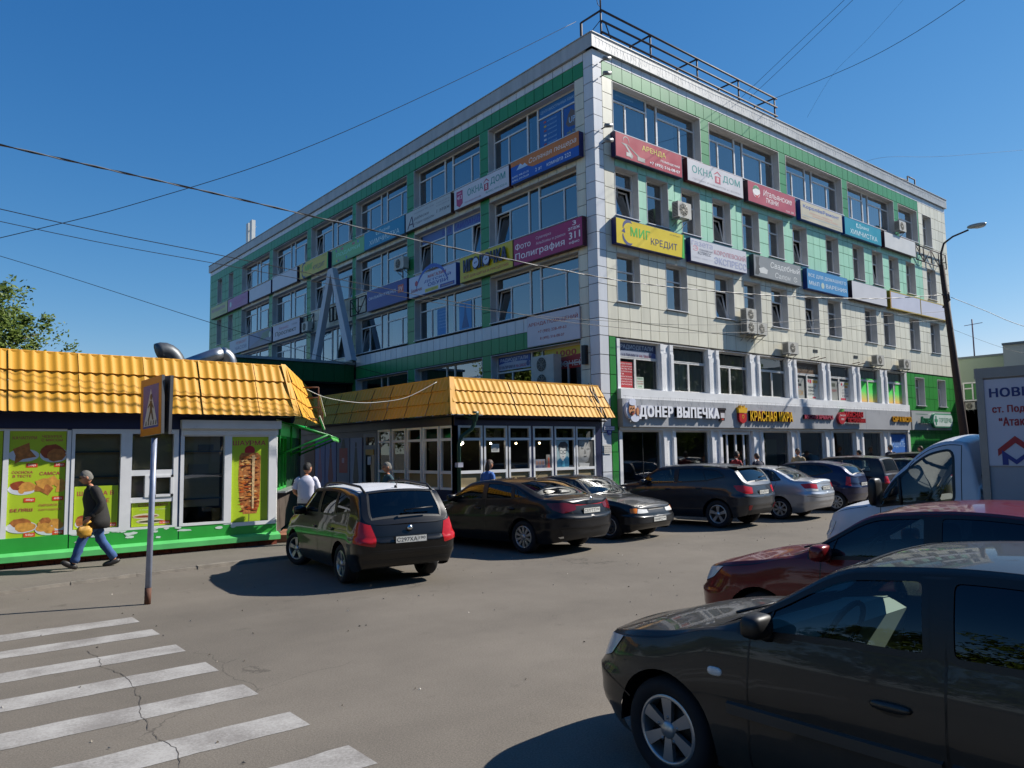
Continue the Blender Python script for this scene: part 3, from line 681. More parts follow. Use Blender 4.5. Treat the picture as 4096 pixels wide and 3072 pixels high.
sign(I4,.77,4.25,11.65,12.5,'crimson sign with a grey mower and the yellow word АРЕНДА','#ad2438','#241a4a',HEDGE+[('t','АРЕНДА',.38,.55,.36,.26,'#d9c23c',.015),('t','ПОМЕЩЕНИЙ',.66,.36,.3,.13,'#f1eef0',.01),('t','+7 (495) 516-08-07',.49,.1,.47,.16,'#f1eef0',.02)],group=GR)
sign(I4,4.55,8.02,11.65,12.5,'white ОКНА В ДОМ sign with dark red casing next to the crimson sign','#d3d0d3','#5a0d1c',OKNA+[('t','ЛЮБЫХ РАЗМЕРОВ И ФОРМ',.08,.13,.86,.08,'#b4b0b4')],group=GR)
sign(I4,8.34,11.82,11.65,12.5,'faded red sign Итальянские ткани with a tricolour ball','#b24a58','#4a3a44',[('d',.17,.58,.3,'#e9e6e4'),('p',[(.095,.62),(.12,.82),(.17,.88),(.22,.8),(.235,.7),(.16,.72)],'#2c7f4e'),('p',[(.1,.48),(.14,.4),(.19,.4),(.24,.52),(.2,.3),(.16,.28)],'#c22a3a'),('t','Итальянские',.31,.5,.6,.3,'#efe2e0',-.005,.2),('t','ткани',.35,.2,.26,.24,'#efe2e0',-.005,.2),('t','пом. 308',.78,.08,.17,.1,'#e6cfcf')],group=GR)
sign(I4,12.22,15.78,11.64,12.48,'cream sign КоролёвРемонт in a bright blue casing, upper row','#c9bfa6','#173a86',[('t','КоролёвРемонт',.06,.6,.86,.24,'#2b56a8',.02),('t','отделка квартир',.2,.42,.55,.09,'#d9a090'),('t','ремонт под ключ',.28,.3,.6,.09,'#d9a090'),('r',.03,.24,.97,.26,'#9db0c0'),('t','офис 311',.03,.1,.16,.07,'#9a9788'),('t','8 (495) 000-00-00',.7,.08,.26,.07,'#9a9788')],group=GR)
sign(I4,16.0,19.58,11.63,12.47,'turquoise sign ХИМЧИСТКА hanging on the sunny front','#1590a6','#10427a',DIANA,group=GR)
sign(I4,19.94,23.42,11.66,12.47,'blank white sign box with maroon casing below the fourth-floor air conditioner','#d5d2cd','#3d0d16',[],group=GR)
sign(I4,.68,4.2,8.7,9.57,'yellow МИГКРЕДИТ sign on the sunny front beside the building corner','#dcc215','#20205a',MIG,group=GR)
sign(I4,4.56,8.04,8.68,9.55,'washed-out pale newspaper sign КОРОЛЕВСКИЙ ЭКСПРЕСС in a dark blue casing','#cfcfd4','#22245c',[('t','газета',.02,.7,.36,.19,'#a9abc4',.02),('t','Э',.04,.48,.09,.22,'#d8a5ac',.02),('t','Королевский',.15,.5,.22,.13,'#7d7c86',0,.2),('t','КСПРЕСС',.12,.36,.22,.13,'#4c4b55',0,.2),('t','2 этаж, офис 212',.03,.16,.34,.09,'#c2c2ca'),('t','КОРОЛЕВСКИЙ',.4,.52,.58,.26,'#c08f9a',.03),('t','ЭКСПРЕСС',.4,.12,.59,.3,'#a4a8c4',.03)],group=GR)
sign(I4,8.52,12.0,8.68,9.55,'grey wedding salon sign with white script Свадебный Салон','#8f908f','#3b3b40',[('p',[(.02,.1),(.05,.5),(.04,.9),(.12,.95),(.1,.6),(.14,.3),(.08,.08)],'#4a4845'),('p',[(.1,.4),(.2,.5),(.28,.4),(.26,.2),(.12,.2)],'#d0d0cc'),('t','Свадебный',.33,.5,.62,.34,'#e6e6e3',-.008,.22),('t','Салон',.42,.12,.32,.26,'#dededa',-.008,.22),('a',.86,.25,.1,.14,0,340,'#d6d6d0'),('a',.89,.25,.06,.1,0,340,'#d6d6d0')],group=GR)
sign(I4,12.47,15.96,8.67,9.55,'sky blue soap sign ВСЕ ДЛЯ ДОМАШНЕГО МЫЛОВАРЕНИЯ in a dark blue casing','#4189bd','#14347e',[('t','ВСЕ ДЛЯ ДОМАШНЕГО',.03,.58,.93,.2,'#c3d3de',.02),('t','МЫЛ',.04,.22,.24,.2,'#c3d3de',.02),('d',.365,.3,.15,'#b5c2b4'),('t','ВАРЕНИЯ',.44,.22,.52,.2,'#c3d3de',.02)],group=GR)
sign(I4,16.35,19.8,8.67,9.54,'blank stained white sign box with a black casing, right of the blue soap sign','#cfccce','#2a0e18',[],group=GR)
YB = [('r',0,0,1,.05,'#b79a1e'),('r',0,.95,1,1,'#b79a1e'),('r',0,0,.012,1,'#b79a1e')]
sign(I4,20.15,23.56,8.65,9.53,'blank lilac-white sign panel edged in yellow, behind the lamp post bracket','#c6c5d2','#9c8426',[('r',0,0,.03,1,'#a5601c')]+YB,group=GR)
sign(I4,23.6,27.35,8.65,9.5,'blank lilac-white sign panel at the far right end, yellow strip on its left','#c6c5d2','#9c8426',YB,group=GR)
# shaded front
sign(LEFT,-4.03,-.48,11.64,12.48,'orange and blue sign Соляная пещера at the corner','#1f56b4','#1a1c58',[('p',[(0,1),(1,1),(1,.42),(.55,.42),(.34,.42),(.14,.78),(0,.78)],'#c9742c'),('p',[(.09,.56),(.15,.8),(.19,.68),(.22,.74),(.27,.56)],'#b9cfe6'),('t','Соляная пещера',.28,.55,.68,.28,'#ece6dc',.0,.15),('t','8(495) 998-23-32',.02,.24,.26,.11,'#dfe6f0',.01),('t','8(965) 339-70-69',.02,.08,.26,.11,'#dfe6f0',.01),('t','2 эт',.38,.14,.1,.15,'#dfe6f0'),('t','комната 222',.55,.14,.34,.17,'#dfe6f0',.01)],group=GL)
sign(LEFT,-7.66,-4.14,11.64,12.48,'white ОКНА В ДОМ sign with magenta badge and phone number','#d6d3da','#4d0c1c',[('p',[(.05,.2),(.11,.06),(.17,.2),(.17,.85),(.05,.85)],'#b03468'),('t','офис',.07,.68,.08,.1,'#f0e0e8'),('t','413',.065,.44,.09,.18,'#f0e0e8',.02)]+[(k[0],k[1],.2+.78*k[2]-.0,k[3],k[4]*.8,k[5],*k[6:]) if k[0]=='t' else (('r',.2+.78*k[1],k[2],.2+.78*k[3],k[4],k[5]) if k[0]=='r' else ('p',[(.2+.78*a,b) for a,b in k[1]],k[2])) for k in OKNA]+[('t','окнавдом.рф',.21,.12,.3,.1,'#a25a80'),('t','8(495) 999-222-0',.6,.12,.36,.12,'#3a9693')],group=GL)
sign(LEFT,-11.38,-7.88,11.64,12.48,'grey-white beauty studio sign Арабески with black script','#bdbfbe','#4a3434',[('t','А',.04,.1,.16,.6,'#3d3450',.0,.2),('t','рабески',.2,.4,.32,.2,'#3f3c48',.0,.25),('t','студия красоты',.2,.16,.44,.14,'#55525c',0,.2),('t','ежедневно 9:00 - 20:00',.2,.74,.44,.08,'#8a8890'),('t','8 (495) 512-00-00',.7,.74,.27,.07,'#8a8890'),('t','8 (926) 000-55-00',.7,.6,.27,.07,'#8a8890'),('t','1 этаж',.7,.3,.27,.17,'#3f3c48',0,.2)],group=GL)
sign(LEFT,-15.17,-11.47,11.64,12.48,'blue-green ХИМЧИСТКА sign on the shaded front','#1b85ae','#12486f',DIANA,group=GL)
FL = [('r',.03,.1,.97,.9,'#6fb274'),('t','ПОДАРКИ',.15,.38,.7,.26,'#8fd6b8',.02)]+[('d',random.uniform(.05,.95),random.choice((.18,.82)),.08,c) for c in ('#b8457e','#7f4aa0','#c94a6a','#4a8fc0','#d8b43c','#b8457e','#7f4aa0','#c05a50','#4a70b0','#b8457e')]
sign(LEFT,-18.83,-15.26,11.66,12.48,'green sign dotted with coloured flowers','#5fa468','#3b6b44',FL,group=GL,d=.1)
sign(LEFT,-22.62,-19.08,11.62,12.5,'yellow МИГКРЕДИТ sign on the shaded front above the big letter A','#c9b122','#1c1b4a',MIG,group=GL)
sign(LEFT,-26.53,-22.96,11.62,12.48,'blank white sign box next to the yellow loan sign on the shaded front','#c6c6d0','#2a1a26',[],group=GL)
sign(LEFT,-30.31,-26.75,11.62,12.44,'blank white sign box between the pink sign and another blank one','#c2c2cd','#262452',[],group=GL)
sign(LEFT,-34.27,-30.57,11.62,12.44,'mauve pink sign with a pale ball on the shaded front','#9c4a86','#2e2048',[('d',.15,.5,.22,'#a9c8c8'),('t','Итальянские',.3,.5,.6,.22,'#b065a0',0,.2),('t','ткани',.34,.2,.3,.2,'#b065a0',0,.2)],group=GL)
sign(LEFT,-37.8,-34.35,11.62,12.46,'olive yellow sign with purple lettering at the far left end','#a3a552','#34364a',[('t','АВТОШКОЛА',.05,.5,.8,.26,'#8a4a90',.02),('t','2 этаж',.6,.16,.3,.16,'#6a6a70')],group=GL)
sign(LEFT,-3.96,-.42,8.62,9.6,'magenta sign Фото Полиграфия with white lettering near the corner of the shaded front','#a81a60','#4a0c24',[('t','Фото',.03,.56,.24,.24,'#f0e6ec',.01),('t','Сувенирка',.35,.7,.22,.13,'#e8d4de'),('t','Альбомы и рамки',.35,.5,.42,.13,'#e8d4de'),('t','Полиграфия',.03,.14,.73,.3,'#f0e6ec',.015),('t','3',.87,.78,.05,.15,'#f0e6ec',.02),('t','этаж',.81,.63,.16,.1,'#f0e6ec',.02),('t','311',.82,.32,.15,.24,'#f0e6ec',.03),('t','офис',.82,.14,.14,.12,'#f0e6ec',.02)],group=GL)
ig = sign(LEFT,-7.3,-4.0,8.62,9.62,'yellow sign ИГОЛОЧКА with dark blue raised letters','#d1ba1c','#6b5c10',[('t','ВСЁ ДЛЯ ШИТЬЯ И РУКОДЕЛИЯ',.08,.1,.84,.15,'#b3352a',.02)],group=GL)
q = MB(); q.text('ИГОЛОЧКА', .1*3.3, .34, .5, .82*3.3, -.06, 0, .05, .03); q.build('raised_lettering', flat('#1f2350', .4), ig)
q = MB(); 
for cx in (1.16, 1.83): q.disc(cx, .58, .19, -.1, 0); q.disc(cx-.04, .58, .035, -.102, 1); q.disc(cx+.05, .6, .035, -.102, 1)
q.build('button_emblem', [flat('#b9c4de', .4), flat('#39446f', .4)], ig)
sign(LEFT,-11.12,-7.57,8.64,9.54,'white and blue children shoe shop sign МАГАЗИН ДЕТСКОЙ ОБУВИ','#c3cade','#1c3f92',[('a',.5,-.3,1.45,1.62,20,160,'#2b58b0'),('t','МАГАЗИН',.42,.7,.38,.15,'#a3283a',.03,.1),('t','ДЕТСКОЙ',.34,.5,.56,.17,'#2e4aa0',.03,.1),('t','ОБУВИ',.42,.3,.42,.17,'#2e4aa0',.03,.1),('t','Башмачок',.05,.24,.24,.17,'#a3283a',.02,.15),('d',.17,.62,.13,'#b04050'),('r',.36,.06,.64,.22,'#cdbf4a'),('t','Котофей',.39,.09,.22,.1,'#39503c'),('r',.68,.06,.97,.22,'#3c3f9a'),('t','Антилопа',.71,.09,.23,.1,'#c9b04a')],group=GL)
sign(LEFT,-14.91,-11.29,8.64,9.62,'navy blue sign ОНЛАЙНТРЕЙД with an orange square','#1a2a86','#141a4a',[('t','ОНЛАЙНТРЕЙД',.05,.5,.69,.2,'#d9dbe8',.015),('r',.79,.42,.92,.78,'#c8492c'),('t','РУ',.81,.5,.09,.2,'#e9d8d4',.01)],group=GL)
sign(LEFT,-26.35,-22.56,8.64,9.55,'lilac white sign Проспект with black lettering','#b3aec0','#3a3848',[('t','Бизнес',.24,.6,.36,.2,'#b06a8a',.01,.1),('t','Проспект',.1,.2,.78,.34,'#2b2b33',.03),('t','2 этаж',.72,.66,.2,.12,'#5a5866')],group=GL)
sign(LEFT,-30.2,-26.55,8.64,9.55,'dark blue photographic sign beside the Проспект sign','#31456f','#22294a',[('p',[(.0,.1),(.5,.5),(.35,.95),(0,1)],'#4f6a94'),('p',[(.5,.3),(.95,.5),(.9,.9),(.6,.8)],'#3f6a58'),('d',.93,.55,.2,'#a9c0b4')],group=GL)
sign(LEFT,-33.8,-30.3,8.64,9.55,'pale blue sign with red top line at the lower left of the shaded front','#8fa3bb','#3a4560',[('t','РЕМОНТ',.35,.6,.55,.22,'#b0626a',.02),('t','ЧАСОВ',.3,.2,.6,.26,'#3f5488',.02)],group=GL)
sign(LEFT,-3.46,-.8,5.62,6.7,'flat white board АРЕНДА ПОМЕЩЕНИЙ with phone numbers','#cdcad2','#a9a6ae',[('t','АРЕНДА ПОМЕЩЕНИЙ',.03,.64,.94,.17,'#a3242c',.015),('t','+7 (985) 228-49-63',.22,.38,.54,.12,'#a3242c',.01),('t','8 (495) 516-08-07',.26,.16,.46,.11,'#a3242c',.01)],d=.05,group=GL,name='notice_board',mount=False)
# printed films and banners stuck in the windows
def banner(F, x0, x1, z0, z1, y, label, col, items, group='printed banners in the windows', name='window_banner', cat='banner'):
    root = thing(name, label, cat, (0,0,0), 0, group); root.matrix_world = F @ Matrix.Translation((x0, y, z0))
    q = MB(); q.box(0, x1-x0, 0, .004, 0, z1-z0); q.build('sheet', flat(col, .5, .04) if isinstance(col, str) else col, root)
    draw(root, x1-x0, z1-z0, items); return root
RAD = lambda a, b, c: [('p',[(0,.45),(.2,.55),(.5,.58),(.8,.55),(1,.45),(1,1),(0,1)],a),('t','РАДИОДЕТАЛИ',.06,.58,.86,.3,b,.02),('t','В НАЛИЧИИ И',.02,.1,.5,.24,'#2e2a50',.03),('t','НА ЗАКАЗ',.55,.1,.32,.24,c,.03),('d',.93,.3,.2,'#394a86')]
banner(I4,.98,2.87,4.97,5.52,.125,'dark blue and grey radio parts banner in the sunny corner shop window','#8b93a6',RAD('#2c3358','#aeb6c6','#7a2038'))
banner(I4,.99,1.66,4.02,4.87,.128,'red banner of white lettering in the shop window at the building corner','#a51a22',[('t',s,.06,.9-.1*i,.88 if len(s) > 5 else .3,.055,'#e3cfce',.01) for i, s in enumerate(['БЫТОВАЯ ТЕХНИКА','И 1000 МЕЛОЧЕЙ','ПУЛЬТЫ','ТЕЛЕФОНЫ','ТВ','БЛОКИ ПИТАНИЯ','АНТЕННЫ','РАДИОДЕТАЛИ','КАРАОКЕ'])])
banner(I4,1.85,2.2,4.02,4.4,.126,'small pale green repair notice below the curtain in the corner shop window','#b9c4b4',[('t','РЕМОНТ',.1,.78,.8,.14,'#3c7a4c',.02),('t','БЫТОВОЙ',.08,.56,.84,.13,'#a34a4a',.02),('t','ТЕХНИКИ',.08,.34,.84,.13,'#a34a4a',.02),('t','2 ЭТАЖ',.15,.1,.6,.13,'#3c7a4c',.02)])
banner(I4,11.66,13.57,5.02,5.52,.125,'brown banner НИЗКИЕ ЦЕНЫ above the second-hand posters','#54381c',[('t','НИЗКИЕ ЦЕНЫ',.06,.2,.88,.5,'#80705a',.01)])
SH_ = [('r',.05,.82,.25,.97,'#a82a3a'),('r',.3,.78,.45,.97,'#b23a4a'),('r',.55,.8,.95,.95,'#c99c3c'),('d',.75,.66,.05,'#c97f2c'),('r',.5,.02,.75,.1,'#b23a4a')]
banner(I4,12.55,13.55,4.02,4.86,.127,'white poster СЭКОНД ХЭНД with red and orange blots','#b9bcb4',SH_+[('t','СЭКОНД',.1,.5,.66,.12,'#26262a',.02),('t','ХЭНД',.16,.34,.5,.12,'#26262a',.02),('t','2 ЭТАЖ',.16,.17,.46,.1,'#26262a',.01)])
banner(I4,11.67,12.4,4.02,4.86,.127,'grey poster with black blocks and orange lettering beside the СЭКОНД ХЭНД one','#8d8e88',[('r',.08,.78,.5,.92,'#1c1c1e'),('r',.2,.6,.7,.72,'#1c1c1e'),('r',.1,.5,.4,.58,'#a82a3a'),('t','СТОК',.12,.14,.76,.24,'#b3853c',.0)])
banner(I4,15.42,16.24,4.02,4.86,.127,'white poster СТОК-МАГАЗИН with red tag and yellow square','#bdbcb6',[('d',.2,.86,.08,'#a82a3a'),('r',.5,.84,.95,.97,'#cbb03c'),('r',.5,.68,.85,.8,'#c98a3c'),('t','СТОК-',.25,.5,.5,.09,'#4a4a4e'),('t','МАГАЗИН',.2,.36,.66,.09,'#6a6a6e'),('t','2 ЭТАЖ',.22,.18,.68,.11,'#26262a',.02),('r',.05,.02,.6,.12,'#b23a4a')])
banner(I4,14.4,15.2,4.02,4.86,.129,'grey creased poster with red scrawl next to the СТОК-МАГАЗИН one','#84857f',[('r',.15,.7,.75,.88,'#4c4f42'),('t','СКИДКИ',.15,.42,.7,.14,'#a02a2c',-.01,.2)])
def film_mat():
    mt, nt_, b = principled('gradient_film'); L = nt_.links.new
    ge = nt_.nodes.new('ShaderNodeNewGeometry'); sp = nt_.nodes.new('ShaderNodeSeparateXYZ'); L(ge.outputs['Position'], sp.inputs[0])
    n = nt_.nodes.new('ShaderNodeTexNoise'); n.inputs['Scale'].default_value = 3; mp = nt_.nodes.new('ShaderNodeMapping'); mp.inputs['Scale'].default_value = (2.5,1,.2); L(ge.outputs['Position'], mp.inputs[0]); L(mp.outputs[0], n.inputs['Vector'])
    mr = nt_.nodes.new('ShaderNodeMapRange'); mr.inputs[1].default_value = 3.95; mr.inputs[2].default_value = 5.0; L(sp.outputs[2], mr.inputs[0])
    ad = N(nt_, 'ShaderNodeMath', operation='MULTIPLY_ADD'); L(n.outputs[0], ad.inputs[0]); ad.inputs[1].default_value = .35; L(mr.outputs[0], ad.inputs[2])
    cr = nt_.nodes.new('ShaderNodeValToRGB'); L(ad.outputs[0], cr.inputs[0]); e = cr.color_ramp.elements
    e[0].position = .15; e[0].color = (.75,.28,.07,1); e[1].position = 1; e[1].color = (.04,.62,.05,1); k = cr.color_ramp.elements.new(.45); k.color = (.5,.55,.12,1); k = cr.color_ramp.elements.new(.7); k.color = (.1,.75,.12,1)
    L(cr.outputs[0], b.inputs['Base Color']); b.inputs['Roughness'].default_value = .5
    return mt
FM = film_mat(); ci = flat('#46565c', .4)
banner(I4,17.07,18.93,4.02,5.12,.128,'green to orange brush-stroke film in the seventh upper shop window',FM,[('p',[(.3,1),(.44,1),(.42,.8),(.33,.82)],ci),('p',[(.8,.98),(.95,.98),(.94,.86),(.84,.87)],ci)],name='window_film',cat='window film')
banner(I4,19.78,21.58,4.02,5.12,.128,'green to orange film, torn dark in the middle, in the last upper shop window',FM,[('p',[(.22,1),(.64,1),(.6,.5),(.46,.72),(.36,.55),(.27,.66)],ci)],name='window_film',cat='window film')
banner(I4,19.74,21.62,.12,2.5,.07,'blue ПРОДУКТЫ poster filling the last ground floor window','#2a67b4',[('t','ПРОДУКТЫ',.06,.72,.88,.15,'#a9c6e4',.0),('p',[(.05,.3),(.3,.36),(.6,.34),(.95,.4),(.95,.0),(.05,.0)],'#a9b4b4'),('p',[(.1,.0),(.4,.2),(.95,.1),(.95,0)],'#8a6a3c'),('t','Мир Армении',.12,.5,.76,.06,'#d9e6f2',0,.2)])
banner(LEFT,-5.55,-3.72,5.0,5.5,.29,'white and blue РАДИОДЕТАЛИ banner in the shaded window by the big air conditioner','#a9b0c4',RAD('#34509a','#c3cde0','#9a2450'))
banner(LEFT,-2.95,-.95,4.75,5.5,.29,'yellow and red banner 1000 МЕЛОЧЕЙ','#a8302a',[('p',[(0,.5),(1,.62),(1,1),(0,1)],'#c9b22c'),('t','1000',.3,.58,.5,.28,'#b03a24',.04),('t','МЕЛОЧЕЙ',.06,.1,.9,.32,'#d6cfca',.02)])
banner(LEFT,-2.97,-.95,13.9,14.27,.285,'blue film ЦЕНТР ИНОСТРАННЫХ ЯЗЫКОВ in the topmost corner window','#1f6bb0',[('t','ЦЕНТР ИНОСТРАННЫХ ЯЗЫКОВ',.04,.3,.92,.36,'#a9cbe8',.0)])
banner(LEFT,-2.97,-1.85,12.65,13.82,.287,'blue film with a list of flags under the language centre heading','#2163a8',[('r',.2,.86-.14*i,.32,.92-.14*i,c) for i, c in enumerate(('#b04a50','#c0a040','#a05050','#c0c8d8','#c0c8d8','#a04048'))]+[('t',s,.38,.86-.14*i,.42,.07,'#9cc2e4') for i, s in enumerate(('английский','испанский','немецкий','французский','итальянский','русский'))])
banner(LEFT,-1.72,-.95,12.65,13.82,.287,'blue film with a brown house emblem and the letters UP','#1d58a4',[('p',[(.15,.5),(.3,.75),(.5,.9),(.75,.78),(.95,.55),(.8,.48),(.78,.35),(.3,.38)],'#6b5a52'),('t','UP',.35,.48,.4,.18,'#a9c4e0',.02),('t','оф.502',.2,.14,.66,.12,'#a9a43c',.01)])
banner(I4,1.02,2.85,13.95,14.28,.29,'blue language centre film in the topmost window of the sunny front','#3a7cab',[('t','ЦЕНТР ИНОСТРАННЫХ ЯЗЫКОВ',.2,.35,.5,.25,'#8fc0dc')])
banner(LEFT,-10.8,-6.4,11.0,11.4,.285,'violet-blue strip with lettering in a shaded third-floor window','#4f6fae',[('t','Ы В ТАИЛАНД',.35,.15,.6,.66,'#3a3aa0',.03,.15)])
banner(LEFT,-9.7,-8.95,6.9,8.0,.29,'light blue poster with a price list in the dress shop window','#3f86c4',[('t',s,.15,.85-.12*i,.7,.06,'#9cc8e8',0,.2) for i, s in enumerate(('Свадебные','платья','Прокат','Фата','Салон','Ателье'))])
banner(LEFT,-8.1,-7.25,6.9,8.0,.29,'light blue poster of a long dress in the dress shop window','#4c93cc',[('p',[(.46,.9),(.54,.9),(.56,.75),(.6,.5),(.8,.05),(.2,.05),(.4,.5),(.44,.75)],'#24588e')])

# ------------------------------------------------------------------ raised shop names on the grey band
def raised(x0, x1, z0, z1, st, face, side, label, bold=.02, ext=.09, y=-.2, root=None):
    root = root or thing('shop_sign', label, 'shop sign', (x0, y-.002, z0), 0, 'raised shop names on the grey band')
    H = z1-z0; v, f, W_, H_ = glyphs(st, bold, .1)
    nf = len(glyphs(st, bold, 0)[1])
    me = MB(); sx, sz = (x1-x0)/W_, H/H_
    me.add([(a*sx, -c*ext/.1, b*sz) for a,b,c in v], f[:nf], 0); me.add([(a*sx, -c*ext/.1, b*sz) for a,b,c in v], f[nf:], 1)
    me.build('lettering', [flat(face, .35, .03), flat(side, .4, .03)], root); return root
dn = raised(1.42, 5.75, 2.97, 3.42, 'ДОНЕР ВЫПЕЧКА', '#e9e9ee', '#c4c4cc', 'raised white letters ДОНЕР ВЫПЕЧКА with a smiling chef and a cup', .085, .12)
q = MB(); y = -.1
q.prism([(-.62+.3*math.cos(t)*.85+.28,.28+.3*math.sin(t)) for t in [2*PI*i/20 for i in range(20)]], y-.0, 0, 0)
def pr(cx, cz, rx, rz, yy, m_, n=20): q.prism([(cx+rx*math.cos(2*PI*i/n), cz+rz*math.sin(2*PI*i/n)) for i in range(n)], yy, yy+.03, m_)
pr(-.34,.3,.15,.2,-.13,1); pr(-.38,.55,.11,.09,-.14,0); pr(-.28,.56,.11,.09,-.142,0); pr(-.33,.5,.16,.07,-.144,0); pr(-.08,.24,.06,.13,-.135,1); pr(-.33,.22,.07,.025,-.155,2); pr(-.33,.17,.05,.035,-.153,3); pr(-.39,.34,.018,.022,-.15,2); pr(-.28,.34,.018,.022,-.15,2); pr(-.2,.02,.2,.12,-.12,0)
q.build('chef_emblem', [flat('#d5d8e6',.4), flat('#c98a5c',.5), flat('#1c1614',.5), flat('#8c2a22',.5)], dn)
q = MB(); q.prism([(4.36,.38),(4.72,.38),(4.66,0),(4.42,0)], -.1, 0, 0); q.prism([(4.33,.38),(4.75,.38),(4.73,.46),(4.35,.46)], -.12, 0, 0); q.rect(4.42,4.66,.1,.28,-.104,1); q.rect(4.47,4.6,.02,.08,-.106,2); q.build('cup_emblem', [flat('#26191c',.4), flat('#c9c6c8',.4), flat('#a8402a',.4)], dn)
kr = raised(7.72, 10.7, 2.98, 3.38, 'КРАСНАЯ ИКРА', '#e2b11c', '#8c1614', 'raised yellow letters КРАСНАЯ ИКРА with a crowned red shield', .03, .1)
q = MB(); q.prism([(-.72,.28),(-.25,.28),(-.25,.06),(-.3,-.02),(-.48,-.1),(-.67,-.02),(-.72,.06)], -.1, 0, 0); q.prism([(-.74,.3),(-.23,.3),(-.2,.5),(-.3,.42),(-.36,.58),(-.48,.46),(-.6,.58),(-.66,.42),(-.77,.5)], -.11, 0, 1)
q.disc(-.48,.16,.07,-.103,1); q.disc(-.48,.16,.045,-.105,0); q.build('shield_emblem', [flat('#b3161a',.4), flat('#d9a81c',.4)], kr)
raised(11.62, 13.95, 3.12, 3.3, 'МЯСНАЯ ЯРМАРКА', '#b04a5c', '#5f1420', 'raised dull red letters МЯСНАЯ ЯРМАРКА', .04, .08)
mg = raised(15.0, 16.6, 3.24, 3.5, 'МЯСНАЯ', '#a81420', '#6e0c16', 'raised red letters МЯСНАЯ ГАСТРОНОМИЯ with a red apple emblem', .05, .09)
q = MB(); q.text('ГАСТРОНОМИЯ', 0, -.24, .2, 1.6, -.09, 0, .05, .09); q.build('lower_lettering', flat('#a81420',.4), mg)
q = MB(); n = 24; q.prism([(-.36+.33*math.cos(t)*(1+.1*math.sin(2*t)), -.03+.27*math.sin(t)-.02*math.cos(3*t)) for t in [2*PI*i/n for i in range(n)]], -.12, 0, 0); q.prism([(-.44,.22),(-.3,.36),(-.14,.32),(-.26,.24)], -.13, 0, 1); q.text('Дмитров', -.6, .02, .1, .5, -.123, 2, 0, 0, 'l', .2); q.text('мяс', -.48, -.14, .09, .26, -.123, 2, 0, 0, 'l', .2)
q.build('apple_emblem', [flat('#a8202c',.4), flat('#4c9a3c',.5), flat('#e6dcd8',.5)], mg)
raised(19.55, 21.55, 3.1, 3.36, 'СЫР И МАСЛО', '#d99a1c', '#8c5c12', 'raised amber letters СЫР И МАСЛО at the right end of the band', .04, .08)
ap = sign(I4,21.95,26.75,2.72,3.7,'grey pharmacy sign with green letters Аптеки and a white lozenge','#a6a9a8','#7b7d7c',[],d=.1,group='raised shop names on the grey band',name='pharmacy_sign',cat='shop sign')
q = MB(); q.text('Аптеки', .7, .34, .34, 1.35, -.1, 0, .02, .1); q.rect(.45,1.9,.8,.82,-.006,0); q.build('lettering', flat('#14704a',.4), ap)
q = MB(); P_ = [(2.45+.3*math.cos(t), .5+.36*math.sin(t)) for t in [PI/2+PI*i/10 for i in range(11)]]+[(4.4+.22*math.cos(t), .5+.36*math.sin(t)) for t in [-PI/2+PI*i/10 for i in range(11)]]
q.prism(P_, -.14, 0, 0); P2 = [(2.45+.25*math.cos(t), .5+.3*math.sin(t)) for t in [PI/2+PI*i/10 for i in range(11)]]+[(4.4+.18*math.cos(t), .5+.3*math.sin(t)) for t in [-PI/2+PI*i/10 for i in range(11)]]; q.prism(P2, -.15, -.14, 1)
q.rect(2.42,2.56,.26,.74,-.155,0); q.rect(2.3,2.68,.43,.57,-.157,0); q.text('ГОРЗДРАВ', 2.85, .36, .28, 1.6, -.155, 0, .01); q.build('lozenge', [flat('#2f8562',.4), flat('#c6d2cb',.35)], ap)
ad = sign(I4,.07,.56,2.6,2.74,'small white street name plate ул. К. Маркса above a blue number 1А','#dfe0e6','#3a3f86',[('t','ул. К. Маркса',.06,.28,.88,.46,'#2f3474',.01)],d=.02,group=None,name='street_name_plate',cat='street sign',y0=-.03,mount=False)
q = MB(); q.prism([(.14,0)]+[(.245+.105*math.cos(t),-.0+.15*math.sin(t)) for t in [PI+PI*i/10 for i in range(11)]]+[(.36,0)], 0, .02, 0); q.text('1А', .2, -.09, .08, .1, -.003, 1, .02); q.build('number_badge', [flat('#2a3494',.4), flat('#e6e6ee',.4)], ad)
nb = thing('notice_sheet', 'small printed notice glued to the white corner column', 'notice', (.06,-.022,1.86)); q = MB(); q.box(0,.32,0,.004,0,.3); q.build('sheet', flat('#c9c6be',.7), nb)
draw(nb, .32, .3, [('t',s,.06,.76-.2*i,.88,.09,'#4a4a50',.01) for i, s in enumerate(('КОМПЬЮТЕРНАЯ','СКОРАЯ ПОМОЩЬ','ВЫЕЗД НА ДОМ','ЗВОНИТЕ'))])

